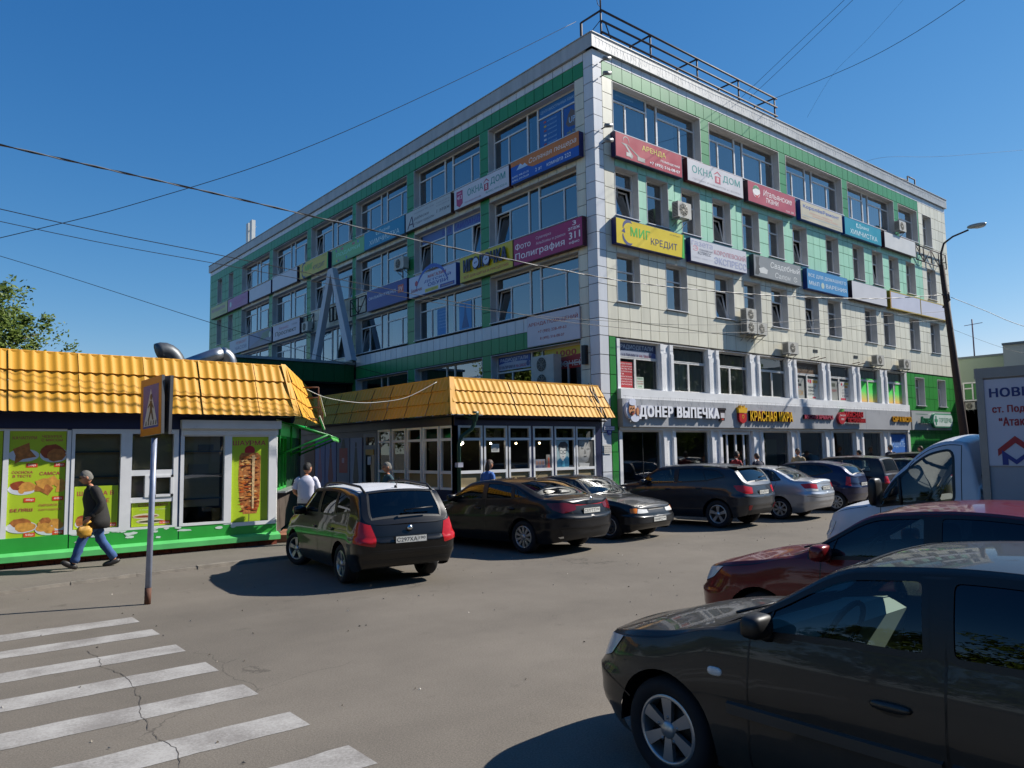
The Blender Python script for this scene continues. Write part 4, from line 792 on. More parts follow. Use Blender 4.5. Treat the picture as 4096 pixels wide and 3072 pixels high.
# ------------------------------------------------------------------ air conditioners, rail, lamps and frames on the building
def ac_unit(F, x, z, label, w_=.74, h=.52, d=.27, y=-.12, big=False):
    root = thing('air_conditioner', label, 'air conditioner', (0,0,0), 0, 'air conditioners on the building'); root.matrix_world = F @ Matrix.Translation((x, y, z))
    q = MB(); q.box(0,w_,-d,0,0,h); 
    for i in range(9): q.box(-.004, .0, -d+.03, -.03, .05+i*(h-.1)/9, .05+i*(h-.1)/9+.02, 1)
    q.build('casing', [flat('#b9b6ad', .45, .05, 4, dirt=.1), M['dark']], root)
    fans = [(w_*.42, h*.5, h*.4)] if not big else [(w_*.45, h*.27, h*.2), (w_*.45, h*.75, h*.2)]
    for cx, cz, r in fans:
        q = MB(); q.lathe([(0,-d-.002),(r,-d-.002)], 'y', (cx,0,cz), 24, 0)
        for k in range(4): q.lathe([(r*(k+1)/4-.006,-d-.012),(r*(k+1)/4+.006,-d-.012)], 'y', (cx,0,cz), 24, 1)
        for k in range(8): a = PI*k/4; q.bar((cx,-d-.01,cz),(cx+r*math.cos(a),-d-.01,cz+r*math.sin(a)),.012,1)
        q.build('fan_grille', [flat('#3a3833',.6), flat('#9c988c',.5)], root)
    for xx in (.12, w_-.12): q = MB(); q.box(xx-.02,xx+.02,-d,-y,-.04,0); q.bar((xx,-y-.01,-.26),(xx,-d*.8,-.03),.022); q.build('bracket', M['galv'], root)
    return root
ac_unit(I4,3.72,10.12,'yellowed air conditioner between mint panels above the yellow loan sign',.74,.56)
ac_unit(I4,7.62,6.83,'upper air conditioner of the stacked pair under the cream windows',.66,.45)
ac_unit(I4,7.62,6.34,'lower left air conditioner of the cluster under the cream windows',.66,.45)
ac_unit(I4,8.33,6.34,'lower right air conditioner of the cluster under the cream windows',.66,.45)
ac_unit(I4,10.45,5.74,'lone air conditioner on cream panels above the fourth upper shop window',.76,.47)
ac_unit(I4,18.05,5.74,'air conditioner above the seventh upper shop window',.7,.46)
ac_unit(I4,20.85,5.72,'rightmost air conditioner low on the cream panels, above the green tiles',.74,.46)
ac_unit(I4,21.3,12.72,'air conditioner in front of the last fourth-floor windows',.74,.5)
ac_unit(LEFT,-12.1,10.05,'air conditioner on the shaded front below the turquoise dry-cleaning sign',.8,.5)
ac_unit(LEFT,-21.9,8.6,'air conditioner beside the left leg of the big letter A',.75,.5)
ac_unit(LEFT,-2.85,4.0,'tall double-fan air conditioner above the pavilion roof',1.1,1.2,.35,-.05,True)
for i, (x, z) in enumerate([(13.05,6.0),(16.6,5.98)]):
    t = thing('wall_bracket', ['rusty empty bracket under a dark vent slot, left one','rusty empty bracket under a dark vent slot, right one'][i], 'bracket', (x,-.01,z), 0, 'empty brackets under the vent slots')
    q = MB(); q.bar((-.2,0,-.28),(-.2,-.35,-.24),.03); q.bar((.35,0,-.28),(.35,-.35,-.24),.03); q.build('arm', M['rust'], t)
    q = MB(); q.box(0,.36,-.006,.0,0,.13); q.build('vent_slot', M['black'], t)
rl = thing('roof_railing', 'rusty angle-iron railing along the roof edge above the corner', 'railing', (0,0,15.6))
PX = [.79,3.35,6.08,8.8,11.45]
for x in PX:
    q = MB(); q.bar((x,.3,.0),(x,.3,1.33),.05); q.bar((x,.3,1.33),(x,1.25,1.33),.05); q.bar((x,1.25,1.33),(x,1.25,0),.07); q.build('post', M['iron'], rl)
for z in (.55, .95, 1.33): q = MB(); q.bar((.79,.27,z),(11.6,.27,z),.055); q.build('rail', M['iron'], rl)
q = MB(); q.bar((.79,.3,1.3),(.79,.3,2.6),.04); q.tube([(.79,.3,2.0),(.66,.3,1.95),(.6,.3,1.7),(.66,.3,1.5),(.79,.3,1.45)],.012,5); q.build('mast', M['iron'], rl)
q = MB(); q.bar((1.0,.3,.98),(1.9,.6,.1),.03); q.bar((.79,.3,1.0),(.3,.9,.1),.02); q.build('stay', M['iron'], rl)
fr = thing('roof_frame', 'small dark metal frame on the roof at the right end', 'metal frame', (25.0,.6,15.6))
q = MB(); q.bar((0,0,0),(0,0,1.0),.06); q.bar((.9,0,0),(.9,0,1.0),.06); q.bar((0,0,1.0),(.9,0,1.0),.05); q.bar((0,0,.5),(.9,0,.5),.05); q.bar((-1.8,.2,.75),(0,0,.75),.05); q.build('frame', M['iron'], fr)
an = thing('cell_antenna', 'pair of white panel antennas on the roof edge of the shaded front', 'antenna', (.6,32.6,15.55))
for dx, dy in ((0,-.45),(.05,.35)):
    q = MB(); q.box(dx-.12,dx+.12,dy-.2,dy+.2,.25,2.0); q.build('antenna_panel', flat('#c9cbc8',.4), an)
q = MB(); q.cyl((.2,0,-.1),(.2,0,1.9),.05,n=8); q.bar((.2,-.5,.5),(.2,.5,.5),.05); q.bar((.2,-.5,1.6),(.2,.5,1.6),.05); q.build('mast', M['galv'], an)
for i, z in enumerate((14.78,14.28,12.5,12.0)):
    t = thing('floodlight', ['topmost grey floodlight on the white corner strip','second grey floodlight down the white corner strip','third floodlight, just above the crimson sign edge','lowest floodlight beside the crimson sign edge'][i], 'floodlight', (.32,-.03,z), 0, 'floodlights on the corner')
    q = MB(); q.bar((0,0,0),(0,-.3,.02),.03); q.build('arm', M['iron'], t)
    q = MB(); q.cyl((-.12,-.3,-.02),(.16,-.32,.06),.07,n=10); q.build('lamp_head', flat('#7d7f80',.4), t)
def truss(F, x0, x1, z0, z1, label, y=-.15):
    t = thing('wall_truss', label, 'metal frame', (0,0,0), 0, 'empty sign frames'); t.matrix_world = F @ Matrix.Translation((x0,y,z0)); W, H = x1-x0, z1-z0
    q = MB()
    for z in (0, H): q.bar((0,0,z),(W,0,z),.045)
    n = max(1, round(W/.9))
    for i in range(n+1): q.bar((W*i/n,0,0),(W*i/n,0,H),.045); q.bar((W*i/n,0,H*.5),(W*i/n,.15,H*.5),.04)
    for i in range(n): q.bar((W*i/n,0,0 if i%2 else H),(W*(i+1)/n,0,H if i%2 else 0),.035)
    q.build('frame', M['iron'], t)
truss(I4,23.6,27.4,11.62,12.4,'empty dark sign frame right of the blank white sign')
truss(LEFT,-16.7,-15.1,8.7,9.5,'empty dark sign frame left of the navy blue sign')
truss(LEFT,-22.5,-20.9,8.7,9.5,'empty dark sign frame between the air conditioner and the big letter A')
A = thing('letter_sculpture', 'giant grey-white letter A standing against the shaded front', 'letter sign', (0,0,0)); A.matrix_world = LEFT @ Matrix.Translation((-18.15,-.55,6.43))
q = MB(); q.prism([(-2.35,0),(-1.8,0),(.14,4.9),(-.26,4.9)], 0, .28); q.build('leg', flat('#b4b7be',.45,.06,2), A)
q = MB(); q.prism([(1.8,0),(2.4,.0),(.27,4.9),(-.02,4.9)], -.02, .26); q.build('leg', flat('#b7bac2',.45,.06,2), A)
q = MB()
for x0 in (-.62,-.2,.22):
    q.bar((x0,.3,2.3),(x0,.3,3.0),.05); q.bar((x0+.34,.3,2.3),(x0+.34,.3,3.0),.05); q.bar((x0,.3,2.3),(x0+.34,.3,2.3),.05); q.bar((x0,.3,3.0),(x0+.34,.3,3.0),.05)
q.build('small_frame', M['dark'], A)
# wall-hung lamp box and icicle light strings
t = thing('meter_box', 'narrow dark metal box on the cream panels of the shaded front', 'box', (0,0,0)); t.matrix_world = LEFT @ Matrix.Translation((-.68,-.09,4.75)); q = MB(); q.box(0,.16,-.06,.09,0,.62); q.build('casing', M['dark'], t)
def lights(x0, x1, z, y, drop, label, n, dens=.16):
    t = thing('light_string', label, 'light string', (x0,y,z), 0, 'unlit icicle lights'); q = MB(); L_ = x1-x0; pts = [(L_*i/60,random.uniform(-.01,.01),-.03*abs(math.sin(i*.4))) for i in range(61)]; q.tube(pts,.004,4)
    x = .1
    while x < L_-.1:
        d_ = random.uniform(.3,1)*drop; zz = 0; P_ = [(x,0,0)]
        for k in range(4): zz -= d_/4; P_.append((x+random.uniform(-.03,.03),random.uniform(-.015,.01),zz))
        q.tube(P_,.0026,3,0,False); x += random.uniform(.5,1.5)*dens
    q.build('wire', flat('#77757a',.6), t)
lights(.1,28,15.62,-.14,.42,'unlit icicle lights hanging over the parapet of the sunny front',1,.13)
lights(.8,21.6,5.6,-.14,.12,'unlit light string under the cream panels above the shop windows',1,.3)
lights(.8,21.6,3.72,-.22,.35,'unlit icicle lights along the ledge over the grey band',1,.3)
# ------------------------------------------------------------------ yellow metal-tile roofs
def tile_sheet(parent, P0, U, V, u0, u1, L, lb=None, rb=None, pitch=.19, rows=3, amp=.0115, mt=None):
    """pressed metal tile: waves across, a step down at every row. lb/rb(v) clip the sides for hips"""
    P0, U, V = Vector(P0), Vector(U).normalized(), Vector(V).normalized(); Nn = U.cross(V).normalized()
    if Nn.y > .2 and abs(Nn.x) < .5: Nn = -Nn
    if Nn.z < 0: Nn = -Nn
    per = 8; nu = max(2, int(round((u1-u0)/pitch*per))); vs = []; fs = []
    rowsz = L/rows; vv = []
    for r_ in range(rows):
        for k in range(4): vv.append((r_*rowsz+rowsz*k/3*.999, k/3))
    for v, t in vv:
        a = u0 if lb is None else max(u0, lb(v)); b = u1 if rb is None else min(u1, rb(v))
        if b < a: b = a
        for i in range(nu+1):
            u = u0+(u1-u0)*i/nu; uc = min(max(u, a), b)
            ph = ((uc-u0)/pitch) % 1.0; wv = amp*((.5+.5*math.cos(2*PI*ph))**1.5)*2-amp
            stp = .034*(1-t)
            p = P0+U*uc+V*v+Nn*(wv+stp+.03); vs.append(p)
    n = nu+1
    for j in range(len(vv)-1):
        for i in range(nu): fs.append((j*n+i, j*n+i+1, (j+1)*n+i+1, (j+1)*n+i))
    q = MB(); q.add(vs, fs, 0, True)
    o = q.build('roof_sheet', mt or M['yroof'], parent)
    me = o.data; me.set_sharp_from_angle(angle=R(50)) if hasattr(me, 'set_sharp_from_angle') else None
    return o
FOOD = flat('#a8662c', .5, .45, 14, bump=.3, name='fried_dough_print'); FOOD2 = flat('#c98f3c', .5, .35, 12, name='pastry_print'); FOOD3 = flat('#8f3f1c', .5, .4, 12, name='browned_print'); MEAT = flat('#a9672f', .5, .75, 16, name='roast_meat_print')
LIME, TXT, PLATE, TAG = '#a9c22c', '#b0444a', '#c9ccd2', '#cf4a26'
def blob(cx, cz, rx, rz, c, n=14, j=.12, asp=1.0):
    return ('p', [(cx+rx*math.cos(2*PI*i/n)*(1+random.uniform(-j,j)), cz+rz*math.sin(2*PI*i/n)*(1+random.uniform(-j,j))) for i in range(n)], c)
def price(x, z, s, w=.2, h=.04): return [('r', x, z, x+w, z+h, TAG), ('t', s, x+.03, z+.009, w-.06, h*.55, '#ead9d2', .02)]
def poster(par, x0, x1, z0, z1, items, col=LIME, y=.02, label=None):
    q = MB(); q.box(0, x1-x0, 0, .006, 0, z1-z0); o = q.build('poster', flat(col, .35, .05), par); o.location = (x0, y, z0)
    if label: o['label'] = label
    draw(o, x1-x0, z1-z0, items, -.0012, x1-x0, .0001)
    return o
# ------------------------------------------------------------------ snack stall (left)
K1 = thing('snack_stall', 'long snack stall with yellow tiled roof, green base and food posters', 'kiosk', (0,-.3,0))
XL = -23.0
q = MB(); q.box(XL,-10.75,2.4,2.5,.05,2.9); q.box(XL,-10.75,.35,2.4,.05,.5); q.box(XL,-10.75,.05,2.4,2.78,2.9); q.build('inner_wall', flat('#57524a', .8, .1), K1)
q = MB(); q.add([(-10.72,.06,.05),(-7.75,5.4,.05),(-7.75,5.4,2.8),(-10.72,.06,2.8)],[(0,1,2,3)]); q.add([(-10.9,.3,.05),(-8.0,5.4,.05),(-8.0,5.4,2.8),(-10.9,.3,2.8)],[(0,3,2,1)]); q.box(-23,-8.1,5.3,5.4,.05,3.9); q.build('rear_wall', flat('#3d4a40', .8, .1), K1)
q = MB(); q.box(XL,-12.72,-.04,.06,2.55,2.86); q.box(-12.72,-10.68,.0,.06,2.74,2.86); q.build('fascia', M['navy'], K1)
q = MB(); 
for a, b in [(-15.73,-15.645),(-14.735,-14.665),(-17.6,-17.5),(-19.6,-19.5)]: q.box(a,b,-.02,.07,.57,2.53)
q.box(XL,-14.735,-.01,.06,2.51,2.55); q.box(XL,-14.735,-.01,.06,.53,.57); q.build('frame', M['pvc'], K1)
q = MB(); q.box(-14.663,-14.655,.0,.05,.35,2.55); q.box(-12.735,-12.705,-.01,.05,.3,2.6); q.build('joint_strip', flat('#274a78', .6, .2, 9), K1)
items = [('t','КАЧАПУРИ',.05,.92,.42,.03,TXT,.02),('t','ЧЕБУРЕК',.56,.935,.36,.026,TXT,.02),('t','С МЯСОМ',.55,.9,.38,.026,TXT,.02),
 ('d',.25,.77,.27,PLATE,.06),('p',[(.06,.83),(.34,.89),(.36,.82),(.47,.755),(.24,.735),(.1,.69),(.11,.77)],FOOD),('d',.79,.77,.26,PLATE,.07),blob(.76,.8,.22,.075,FOOD3),blob(.82,.77,.17,.06,FOOD)]+price(.3,.655,'50р')+price(.79,.655,'50р')+[
 ('t','СОСИСКА',.06,.6,.36,.024,TXT,.02),('t','В ТЕСТЕ',.08,.565,.32,.024,TXT,.02),('t','САМСА',.54,.58,.36,.032,TXT,.02),
 ('d',.25,.455,.25,PLATE,.055),blob(.2,.485,.16,.045,FOOD3),blob(.34,.475,.15,.045,FOOD2),blob(.24,.44,.06,.03,FOOD2)]+[blob(.55+.4*random.random(),.43+.1*random.random(),.11,.045,random.choice((FOOD,FOOD2,FOOD2)),5,.4) for k in range(9)]+price(.28,.33,'40р')+price(.78,.335,'60р')+[
 ('t','БЕЛЯШ',.06,.245,.38,.03,TXT,.02),('t','ПИРОЖОК С',.55,.285,.4,.022,TXT,.01),('t','КАРТОШКОЙ',.55,.245,.4,.022,TXT,.01),
 ('d',.26,.1,.27,PLATE,.055),blob(.24,.14,.17,.045,FOOD),blob(.32,.1,.18,.045,FOOD2),('d',.75,.07,.26,PLATE,.06)]+[blob(.6+.3*random.random(),.06+.1*random.random(),.1,.035,random.choice((FOOD,FOOD2)),12,.1) for k in range(8)]+price(.3,.005,'50р')+price(.8,.01,'40р')
poster(K1, -15.64, -14.74, .57, 2.51, items, label='lime menu poster with six pastries and prices')
poster(K1, -17.5, -15.74, .57, 2.51, [('d',.4,.3,.3,PLATE,.1),blob(.4,.32,.2,.08,FOOD),('t','ПИЦЦА',.1,.8,.6,.05,TXT,.02)], label='lime poster cut off by the picture edge')
def kglass(x0, x1, z0, z1, y=.05): q = MB(); q.rect(x0,x1,z0,z1,y); q.build('pane', M['glass_shop'], K1)
def framed(name, boxes): 
    q = MB()
    for a in boxes: q.box(*a)
    return q.build(name, M['pvc'], K1)
framed('window_frame', [(-14.655,-14.6,-.03,.09,.58,2.56),(-13.81,-13.61,-.03,.09,.58,2.56),(-12.83,-12.74,-.03,.09,.58,2.56),(-14.6,-13.81,-.03,.09,2.46,2.56),(-13.61,-12.83,-.03,.09,2.46,2.56),(-14.6,-13.81,-.03,.09,.58,.65),(-13.61,-12.83,-.03,.09,.58,.62),
  (-13.61,-12.83,-.02,.08,1.63,1.74),(-13.61,-12.83,-.02,.08,1.1,1.2),(-13.36,-13.28,-.035,.085,1.2,1.63),(-13.2,-13.16,-.04,.08,1.2,1.6),(-12.88,-12.83,-.04,.08,1.2,1.63),(-13.28,-12.83,-.04,.06,1.585,1.63),(-13.28,-12.83,-.04,.06,1.2,1.25)])
kglass(-14.6,-13.81,.65,2.46); kglass(-13.61,-12.83,1.74,2.46); kglass(-13.61,-13.36,1.2,1.63); kglass(-13.16,-12.88,1.25,1.6,.02)
poster(K1,-14.58,-13.83,.66,1.46,[('t','ШАУРМА В',.06,.78,.84,.1,TXT,.03),('t','ЛАВАШЕ',.2,.6,.6,.1,TXT,.03),('d',.25,.12,.22,PLATE,.12),blob(.2,.2,.16,.12,FOOD3),blob(.14,.16,.1,.1,FOOD)]+price(.72,.02,'120р',.26,.09),label='lime poster about shawarma in flat bread, half hidden by a man')
poster(K1,-13.58,-12.86,.63,1.1,[('t','СЭНДВИЧ',.16,.8,.76,.14,TXT,.03),('t','с курицей и овощами',.2,.66,.7,.06,'#dfe6c0'),blob(.36,.42,.34,.11,'#d9cfae',16,.05),blob(.36,.41,.31,.05,FOOD3,18,.15),blob(.48,.2,.36,.11,'#d9cfae',16,.05),blob(.48,.19,.33,.05,'#4c4a28',18,.15)]+price(.72,.06,'130р',.27,.13),label='small lime sandwich poster under the serving hatch')
framed('window_frame', [(-12.7,-12.63,-.04,.09,.58,2.57),(-11.81,-11.66,-.04,.09,.58,2.45),(-10.85,-10.68,-.04,.09,.5,2.57),(-12.63,-11.81,-.04,.09,.58,.63),(-12.63,-11.81,-.03,.09,2.41,2.45),(-11.66,-10.85,-.03,.09,2.4,2.45),(-11.66,-10.85,-.04,.09,.5,.58)])
kglass(-12.63,-11.81,.63,2.41)
framed('shutter_box', [(-12.72,-10.62,-.16,.06,2.57,2.745)])
for i in range(3): framed('shutter_slat', [(-12.7,-10.66,-.07-.006*(i%2),-.03,2.44+.044*i,2.482+.044*i)])
spit = [('t','ШАУРМА',.05,.9,.88,.055,TXT,.03),('r',.49,.0,.51,.96,'#5a4a38'),('d',.5,.835,.14,'#b3222a',.06),('p',[(.22,.77),(.28,.81),(.72,.81),(.8,.77),(.8,.5),(.78,.2),(.7,.09),(.34,.09),(.24,.25),(.2,.5)],MEAT)]
for k in range(110):
    z = .12+.64*random.random(); hw = .28-.06*abs(z-.45); x = .5+random.uniform(-hw,hw)*.88; d_ = random.uniform(.03,.1)
    spit.append(('p',[(x-d_,z),(x+d_*.3,z+random.uniform(.008,.02)),(x+d_,z+random.uniform(-.008,.008)),(x,z-random.uniform(.006,.014))], random.choice(('#d9a45c','#6b2c12','#c9752c','#3f1a0c','#e0b87a','#a3481c','#8c3a14','#c05a1e'))))
spit += [('p',[(.56,.78),(.64,.78),(.62,.15),(.57,.15)],flat('#c9a878',.5,.5,18))]
poster(K1,-11.66,-10.85,.58,2.4,spit,label='lime poster ШАУРМА with a tall meat spit')
# stall interior: curtain, shelves, boxes
q = MB(); n = 40; P_ = [(-14.6+2.75*i/n, .17+.012*math.sin(i*.9)) for i in range(n+1)]; q.add([(a,b,.95) for a,b in P_]+[(a,b,2.6) for a,b in P_],[(i,i+1,n+2+i,n+1+i) for i in range(n)],0,True); q.build('curtain', flat('#d2c3a2', .9, .08), K1)
for z in (1.12, 1.62, 2.1): q = MB(); q.box(-14.6,-13.8,.08,.15,z,z+.03); q.box(-12.63,-11.81,.08,.15,z-.02,z+.01); q.build('shelf', flat('#6f7f84', .2), K1)
for i, (x, z, a, b, c) in enumerate([(-14.5,1.14,.35,.3,'#c9bb9a'),(-14.1,1.14,.25,.22,'#b3a78c'),(-12.5,1.63,.4,.2,'#b9b2a4'),(-12.0,.65,.15,.25,'#a08a5c'),(-12.3,2.12,.3,.12,'#8c8c88')]):
    q = MB(); q.box(x,x+a,.1,.155,z,z+b); q.build('carton', flat(c,.8), K1)
# green base, worn paint, shelf ledge and brick plinth
segs = [(XL,-14.67),(-14.65,-12.72),(-12.70,-10.66)]
for a, b in segs:
    q = MB(); q.box(a,b,-.03,.3,.32,.58); q.build('base_panel', M['green'], K1)
q = MB(); chip = MB()
for k in range(26):
    x = random.uniform(-14.6,-10.8); z = random.choice((.575,.57,.56,.5)) if k % 3 else random.uniform(.4,.55); n = 11; w_ = random.uniform(.05,.17)
    chip.poly([(x+w_*math.cos(2*PI*i/n)*random.uniform(.6,1), min(.578, z+.028*math.sin(2*PI*i/n)*random.uniform(.5,1.2))) for i in range(n)], -.0322-.0002*k)
chip.build('chipped_paint', flat('#c9d2cd', .6), K1, kind='stuff')
q = MB(); q.prism_x([(.0,.33),(-.17,.27),(-.17,.17),(-.14,.16),(0,.2)], XL, -10.62); q.build('ledge', M['lgreen'], K1)
bx = XL; 
row = 0
q = MB(); q.box(XL,-10.66,.0,.3,-.02,.2); q.build('plinth', flat('#3a1d14', .9), K1)
x = -16.4
while x < -10.7:
    for r_ in range(2):
        q = MB(); o_ = (.13 if r_ else 0); q.box(x+o_+.006, min(x+o_+.245,-10.64), -.012-random.uniform(0,.01), .02, .045+.075*r_, .112+.075*r_); q.build('brick', M['brick'], K1)
    x += .255
# front roof
slope = Vector((0,.45,1.17)); SL = slope.length
hip = lambda v: -10.28-.19*v/SL
xs = [XL,-21.4,-20.25,-19.1,-17.95,-16.8,-15.72,-14.6,-13.45,-12.38,-11.2,-10.28]
for a, b in zip(xs, xs[1:]): tile_sheet(K1, (0,-.35,2.83), (1,0,0), slope, a+.004, b-.004, SL, rb=hip if b > -10.4 else None)
q = MB(); q.prism_x([(.1,3.9),(.06,3.92),(.06,4.0),(.12,4.02),(.3,4.02),(.3,3.95)], XL, -10.46); q.build('ridge_flashing', M['yroof'], K1)
q = MB(); q.box(XL,-10.4,-.32,.06,2.83,2.85); q.build('soffit', M['navy'], K1)
Sd = Vector((.485,.8745,0)); Sn = Vector((.8745,-.485,0))
q = MB(); P_ = Vector((-10.28,-.34,2.83)); T_ = Vector((-10.47,.1,4.0)); 
q.add([P_+Vector((-.13,-.03,.0)),P_+Vector((.05,.06,.0)),T_+Vector((.03,.03,.02)),T_+Vector((-.1,-.02,.02))],[(0,1,2,3)]); o = q.build('hip_flashing', M['yroof'], K1)
o.data.transform(Matrix.Translation((0.0,-.045,.02)))
# oblique side roof
sv_ = (T_-P_); sv_ = sv_ - Sd*sv_.dot(Sd)*.0
for i in range(6): tile_sheet(K1, P_, Sd, sv_, 1.03*i+.02, 1.03*(i+1), sv_.length)
q = MB(); a = T_+Vector((0,0,.0)); q.tube([a, a+Sd*6.2], .045, 4); q.build('ridge_flashing', M['yroof'], K1)
q = MB(); q.add([(XL,.1,3.93),(-10.5,.1,3.93),(-7.5,5.5,3.93),(XL,5.5,3.93)],[(0,1,2,3)]); q.build('roof_deck', flat('#55524d', .9), K1)
# oblique side wall with its hatch, in a child frame
SM = Matrix.Translation((-10.68,0,0)) @ Matrix.Rotation(math.atan2(.8745,.485), 4, 'Z')
q = MB(); q.box(.03,5.6,.0,.1,2.45,2.8); q.box(.03,.12,-.02,.1,.3,2.5); q.build('side_frame', M['pvc'], K1, SM)
for a, b in [(.14,.75),(.8,1.4),(1.45,2.05)]:
    q = MB(); frame_bars(q,a,b,1.2,2.44,0,.05,.06); q.build('side_window', M['green'], K1, SM); q = MB(); q.rect(a+.05,b-.05,1.25,2.4,.03); q.build('pane', M['glass_shop'], K1, SM)
for a in (2.1, 3.0, 3.9, 4.8): q = MB(); q.box(a,a+.85,.0,.06,.3,2.45); q.build('side_panel', flat('#31503a', .4, .1), K1, SM)
q = MB(); q.box(.1,5.6,-.02,.1,.3,1.15); q.build('side_base', flat('#4d443d', .5, .3, 3), K1, SM); q = MB(); q.box(.15,3.2,-.2,.1,1.15,1.19); q.build('counter', flat('#8d8f90', .3), K1, SM)
q = MB(); q.box(.2,3.6,-.45,0,.05,.22); q.build('step', flat('#8a5a44', .9, .2, 5), K1, SM)
AW = thing('awning', 'translucent green awning on green struts at the side of the snack stall', 'awning', (0,0,0)); AW.matrix_world = Matrix.Translation((-10.68,-.3,0)) @ Matrix.Rotation(math.atan2(.8745,.485), 4, 'Z')
def poly_mat():
    mt, nt_, b = principled('green_polycarbonate'); b.inputs['Base Color'].default_value = (.02,.42,.1,1); b.inputs['Roughness'].default_value = .3; b.inputs['Transmission Weight'].default_value = 0; 
    tr = nt_.nodes.new('ShaderNodeBsdfTranslucent'); tr.inputs[0].default_value = (.03,.6,.14,1); ms = nt_.nodes.new('ShaderNodeMixShader'); ms.inputs[0].default_value = .55
    nt_.links.new(b.outputs[0], ms.inputs[1]); nt_.links.new(tr.outputs[0], ms.inputs[2]); nt_.links.new(ms.outputs[0], nt_.nodes['Material Output'].inputs[0]); return mt
pm = poly_mat()
for i in range(4):
    q = MB(); a, b = .5+1.2*i, .5+1.2*(i+1)-.01; q.add([(a,0,2.78),(b,0,2.78),(b,-.6,2.64),(a,-.6,2.64),(b,-1.15,2.42),(a,-1.15,2.42)],[(0,1,2,3),(3,2,4,5)]); q.build('awning_sheet', pm, AW)
q = MB(); q.bar((.45,-1.15,2.41),(5.35,-1.15,2.41),.04); q.bar((.45,-.6,2.62),(5.35,-.6,2.62),.03); q.build('edge_bar', flat('#1f7d33',.4), AW)
for x in (.5, 2.9, 5.3):
    q = MB(); q.bar((x,-.02,2.76),(x,-1.15,2.42),.045); q.bar((x,-.02,2.0),(x,-1.1,2.44),.045); q.bar((x,-.02,1.95),(x,-.02,2.78),.04); q.build('strut', flat('#1f8a36',.4), AW)
q = MB(); n = 40; q.add([(.5+1.2*4*i/n,-1.16,2.42) for i in range(n+1)]+[(.5+1.2*4*i/n,-1.19,2.33+.025*math.sin(i*1.2)) for i in range(n+1)],[(i,i+1,n+2+i,n+1+i) for i in range(n)]); q.build('valance', flat('#4da34c',.6,.2,9), AW)
RF = thing('rusty_bracket', 'rusty stepped angle frame with white battens on the side of the yellow roof', 'bracket', (0,0,0)); RF.matrix_world = Matrix.Translation((-10.3,-.55,2.9)) @ Matrix.Rotation(math.atan2(.8745,.485), 4, 'Z')
q = MB()
for i in range(3):
    x = 1.4+.75*i; q.bar((x,-.0,.72-.2*i),(x,-.36,.72-.2*i),.03); q.bar((x,-.36,.72-.2*i),(x,-.36,-.15-.1*i),.03); q.bar((x,.02,.0),(x,-.36,-.05),.02)
q.build('frame', M['rust'], RF)
q = MB(); q.bar((1.2,-.4,.5),(3.2,-.4,.1),.04); q.bar((1.2,-.4,.0),(3.0,-.4,-.25),.04); q.build('batten', flat('#b9b2a2',.8), RF)
# ventilation ducts on the roof
DU = thing('ventilation_duct', 'shiny galvanised round duct bending over the yellow roof', 'duct', (0,2.7,3.9))
def bend(q, path, r, n=16): q.tube(path, r, n)
q = MB(); P_ = [(-10.7,0,-.1),(-10.7,0,.42)]+[(-10.7-.22*(1-math.cos(t)),0-.0*t,.42+.26*math.sin(t)) for t in [PI/2*i/6 for i in range(1,7)]]; q.tube(P_, .17, 18); q.tube([P_[-1],(-11.1,0,.62),(-12.0,.2,.22)], [.17,.17,.17], 18); q.build('pipe', M['galv'], DU)
for z in (.12,.35): q = MB(); q.lathe([(.17,-.012),(.182,0),(.17,.012)],'z',(-10.7,0,z),20); q.build('seam_ring', M['steel'], DU)
HD = thing('exhaust_hood', 'dark grey gooseneck exhaust hood left of the round duct', 'duct', (-12.0,3.4,3.9))
q = MB(); P_ = [(.25,0,-.1),(.25,0,.2)]+[(.25-.42*(1-math.cos(t))*.9,0,.2+.55*math.sin(t)) for t in [PI*.62*i/8 for i in range(1,9)]]; q.tube(P_, [.21]*len(P_), 12); q.build('hood', flat('#585c60', .45, .1, 4, metal=.5), HD)
q = MB(); q.tube([(.25,-.25,-.1),(.25,-.25,.1),(-.1,-.3,.22),(-.5,-.3,.1)],.13,12); q.build('pipe', M['galv'], HD)

# ------------------------------------------------------------------ glazed pavilion (middle)
K2 = thing('glass_pavilion', 'glazed pavilion with yellow tiled roof and white window frames at the building corner', 'kiosk', (0,-.3,0))
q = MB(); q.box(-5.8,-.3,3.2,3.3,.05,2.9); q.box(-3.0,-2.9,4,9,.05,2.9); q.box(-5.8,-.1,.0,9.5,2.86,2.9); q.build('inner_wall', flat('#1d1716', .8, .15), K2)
q = MB(); q.box(-5.86,-.36,-.0,.12,2.7,2.97); q.box(-.6,-.36,-.005,.12,.05,2.7); q.box(-5.86,-5.74,.0,.12,.05,2.7); q.box(-5.86,-.36,-.01,.12,.05,1.0); q.build('navy_frame', M['navy'], K2)
KW = [(-5.73,-4.93),(-4.88,-4.07),(-4.02,-3.21),(-3.12,-2.36),(-2.29,-1.46),(-1.42,-.6)]
beige = flat('#8a7a58', .8, .1)
def pav(F, a, b, z0=1.0, board=True):
    q = MB(); frame_bars(q,a,b,z0,2.7,.0,.06,.08); q.box(a+.06,b-.06,0,.08,2.3,2.37); q.box(a+.06,b-.06,0,.08,1.42,1.5)
    o = q.build('window_frame', M['pvc'], K2, F)
    for z, u in ((2.37,2.64),(1.5,2.3)): q = MB(); q.rect(a+.06,b-.06,z,u,.04); q.build('pane', M['glass_shop'], o)
    if board: q = MB(); q.rect(a+.06,b-.06,z0+.06,1.42,.05); q.build('lower_panel', beige, o)
    return o
for a, b in KW: pav(None, a, b)
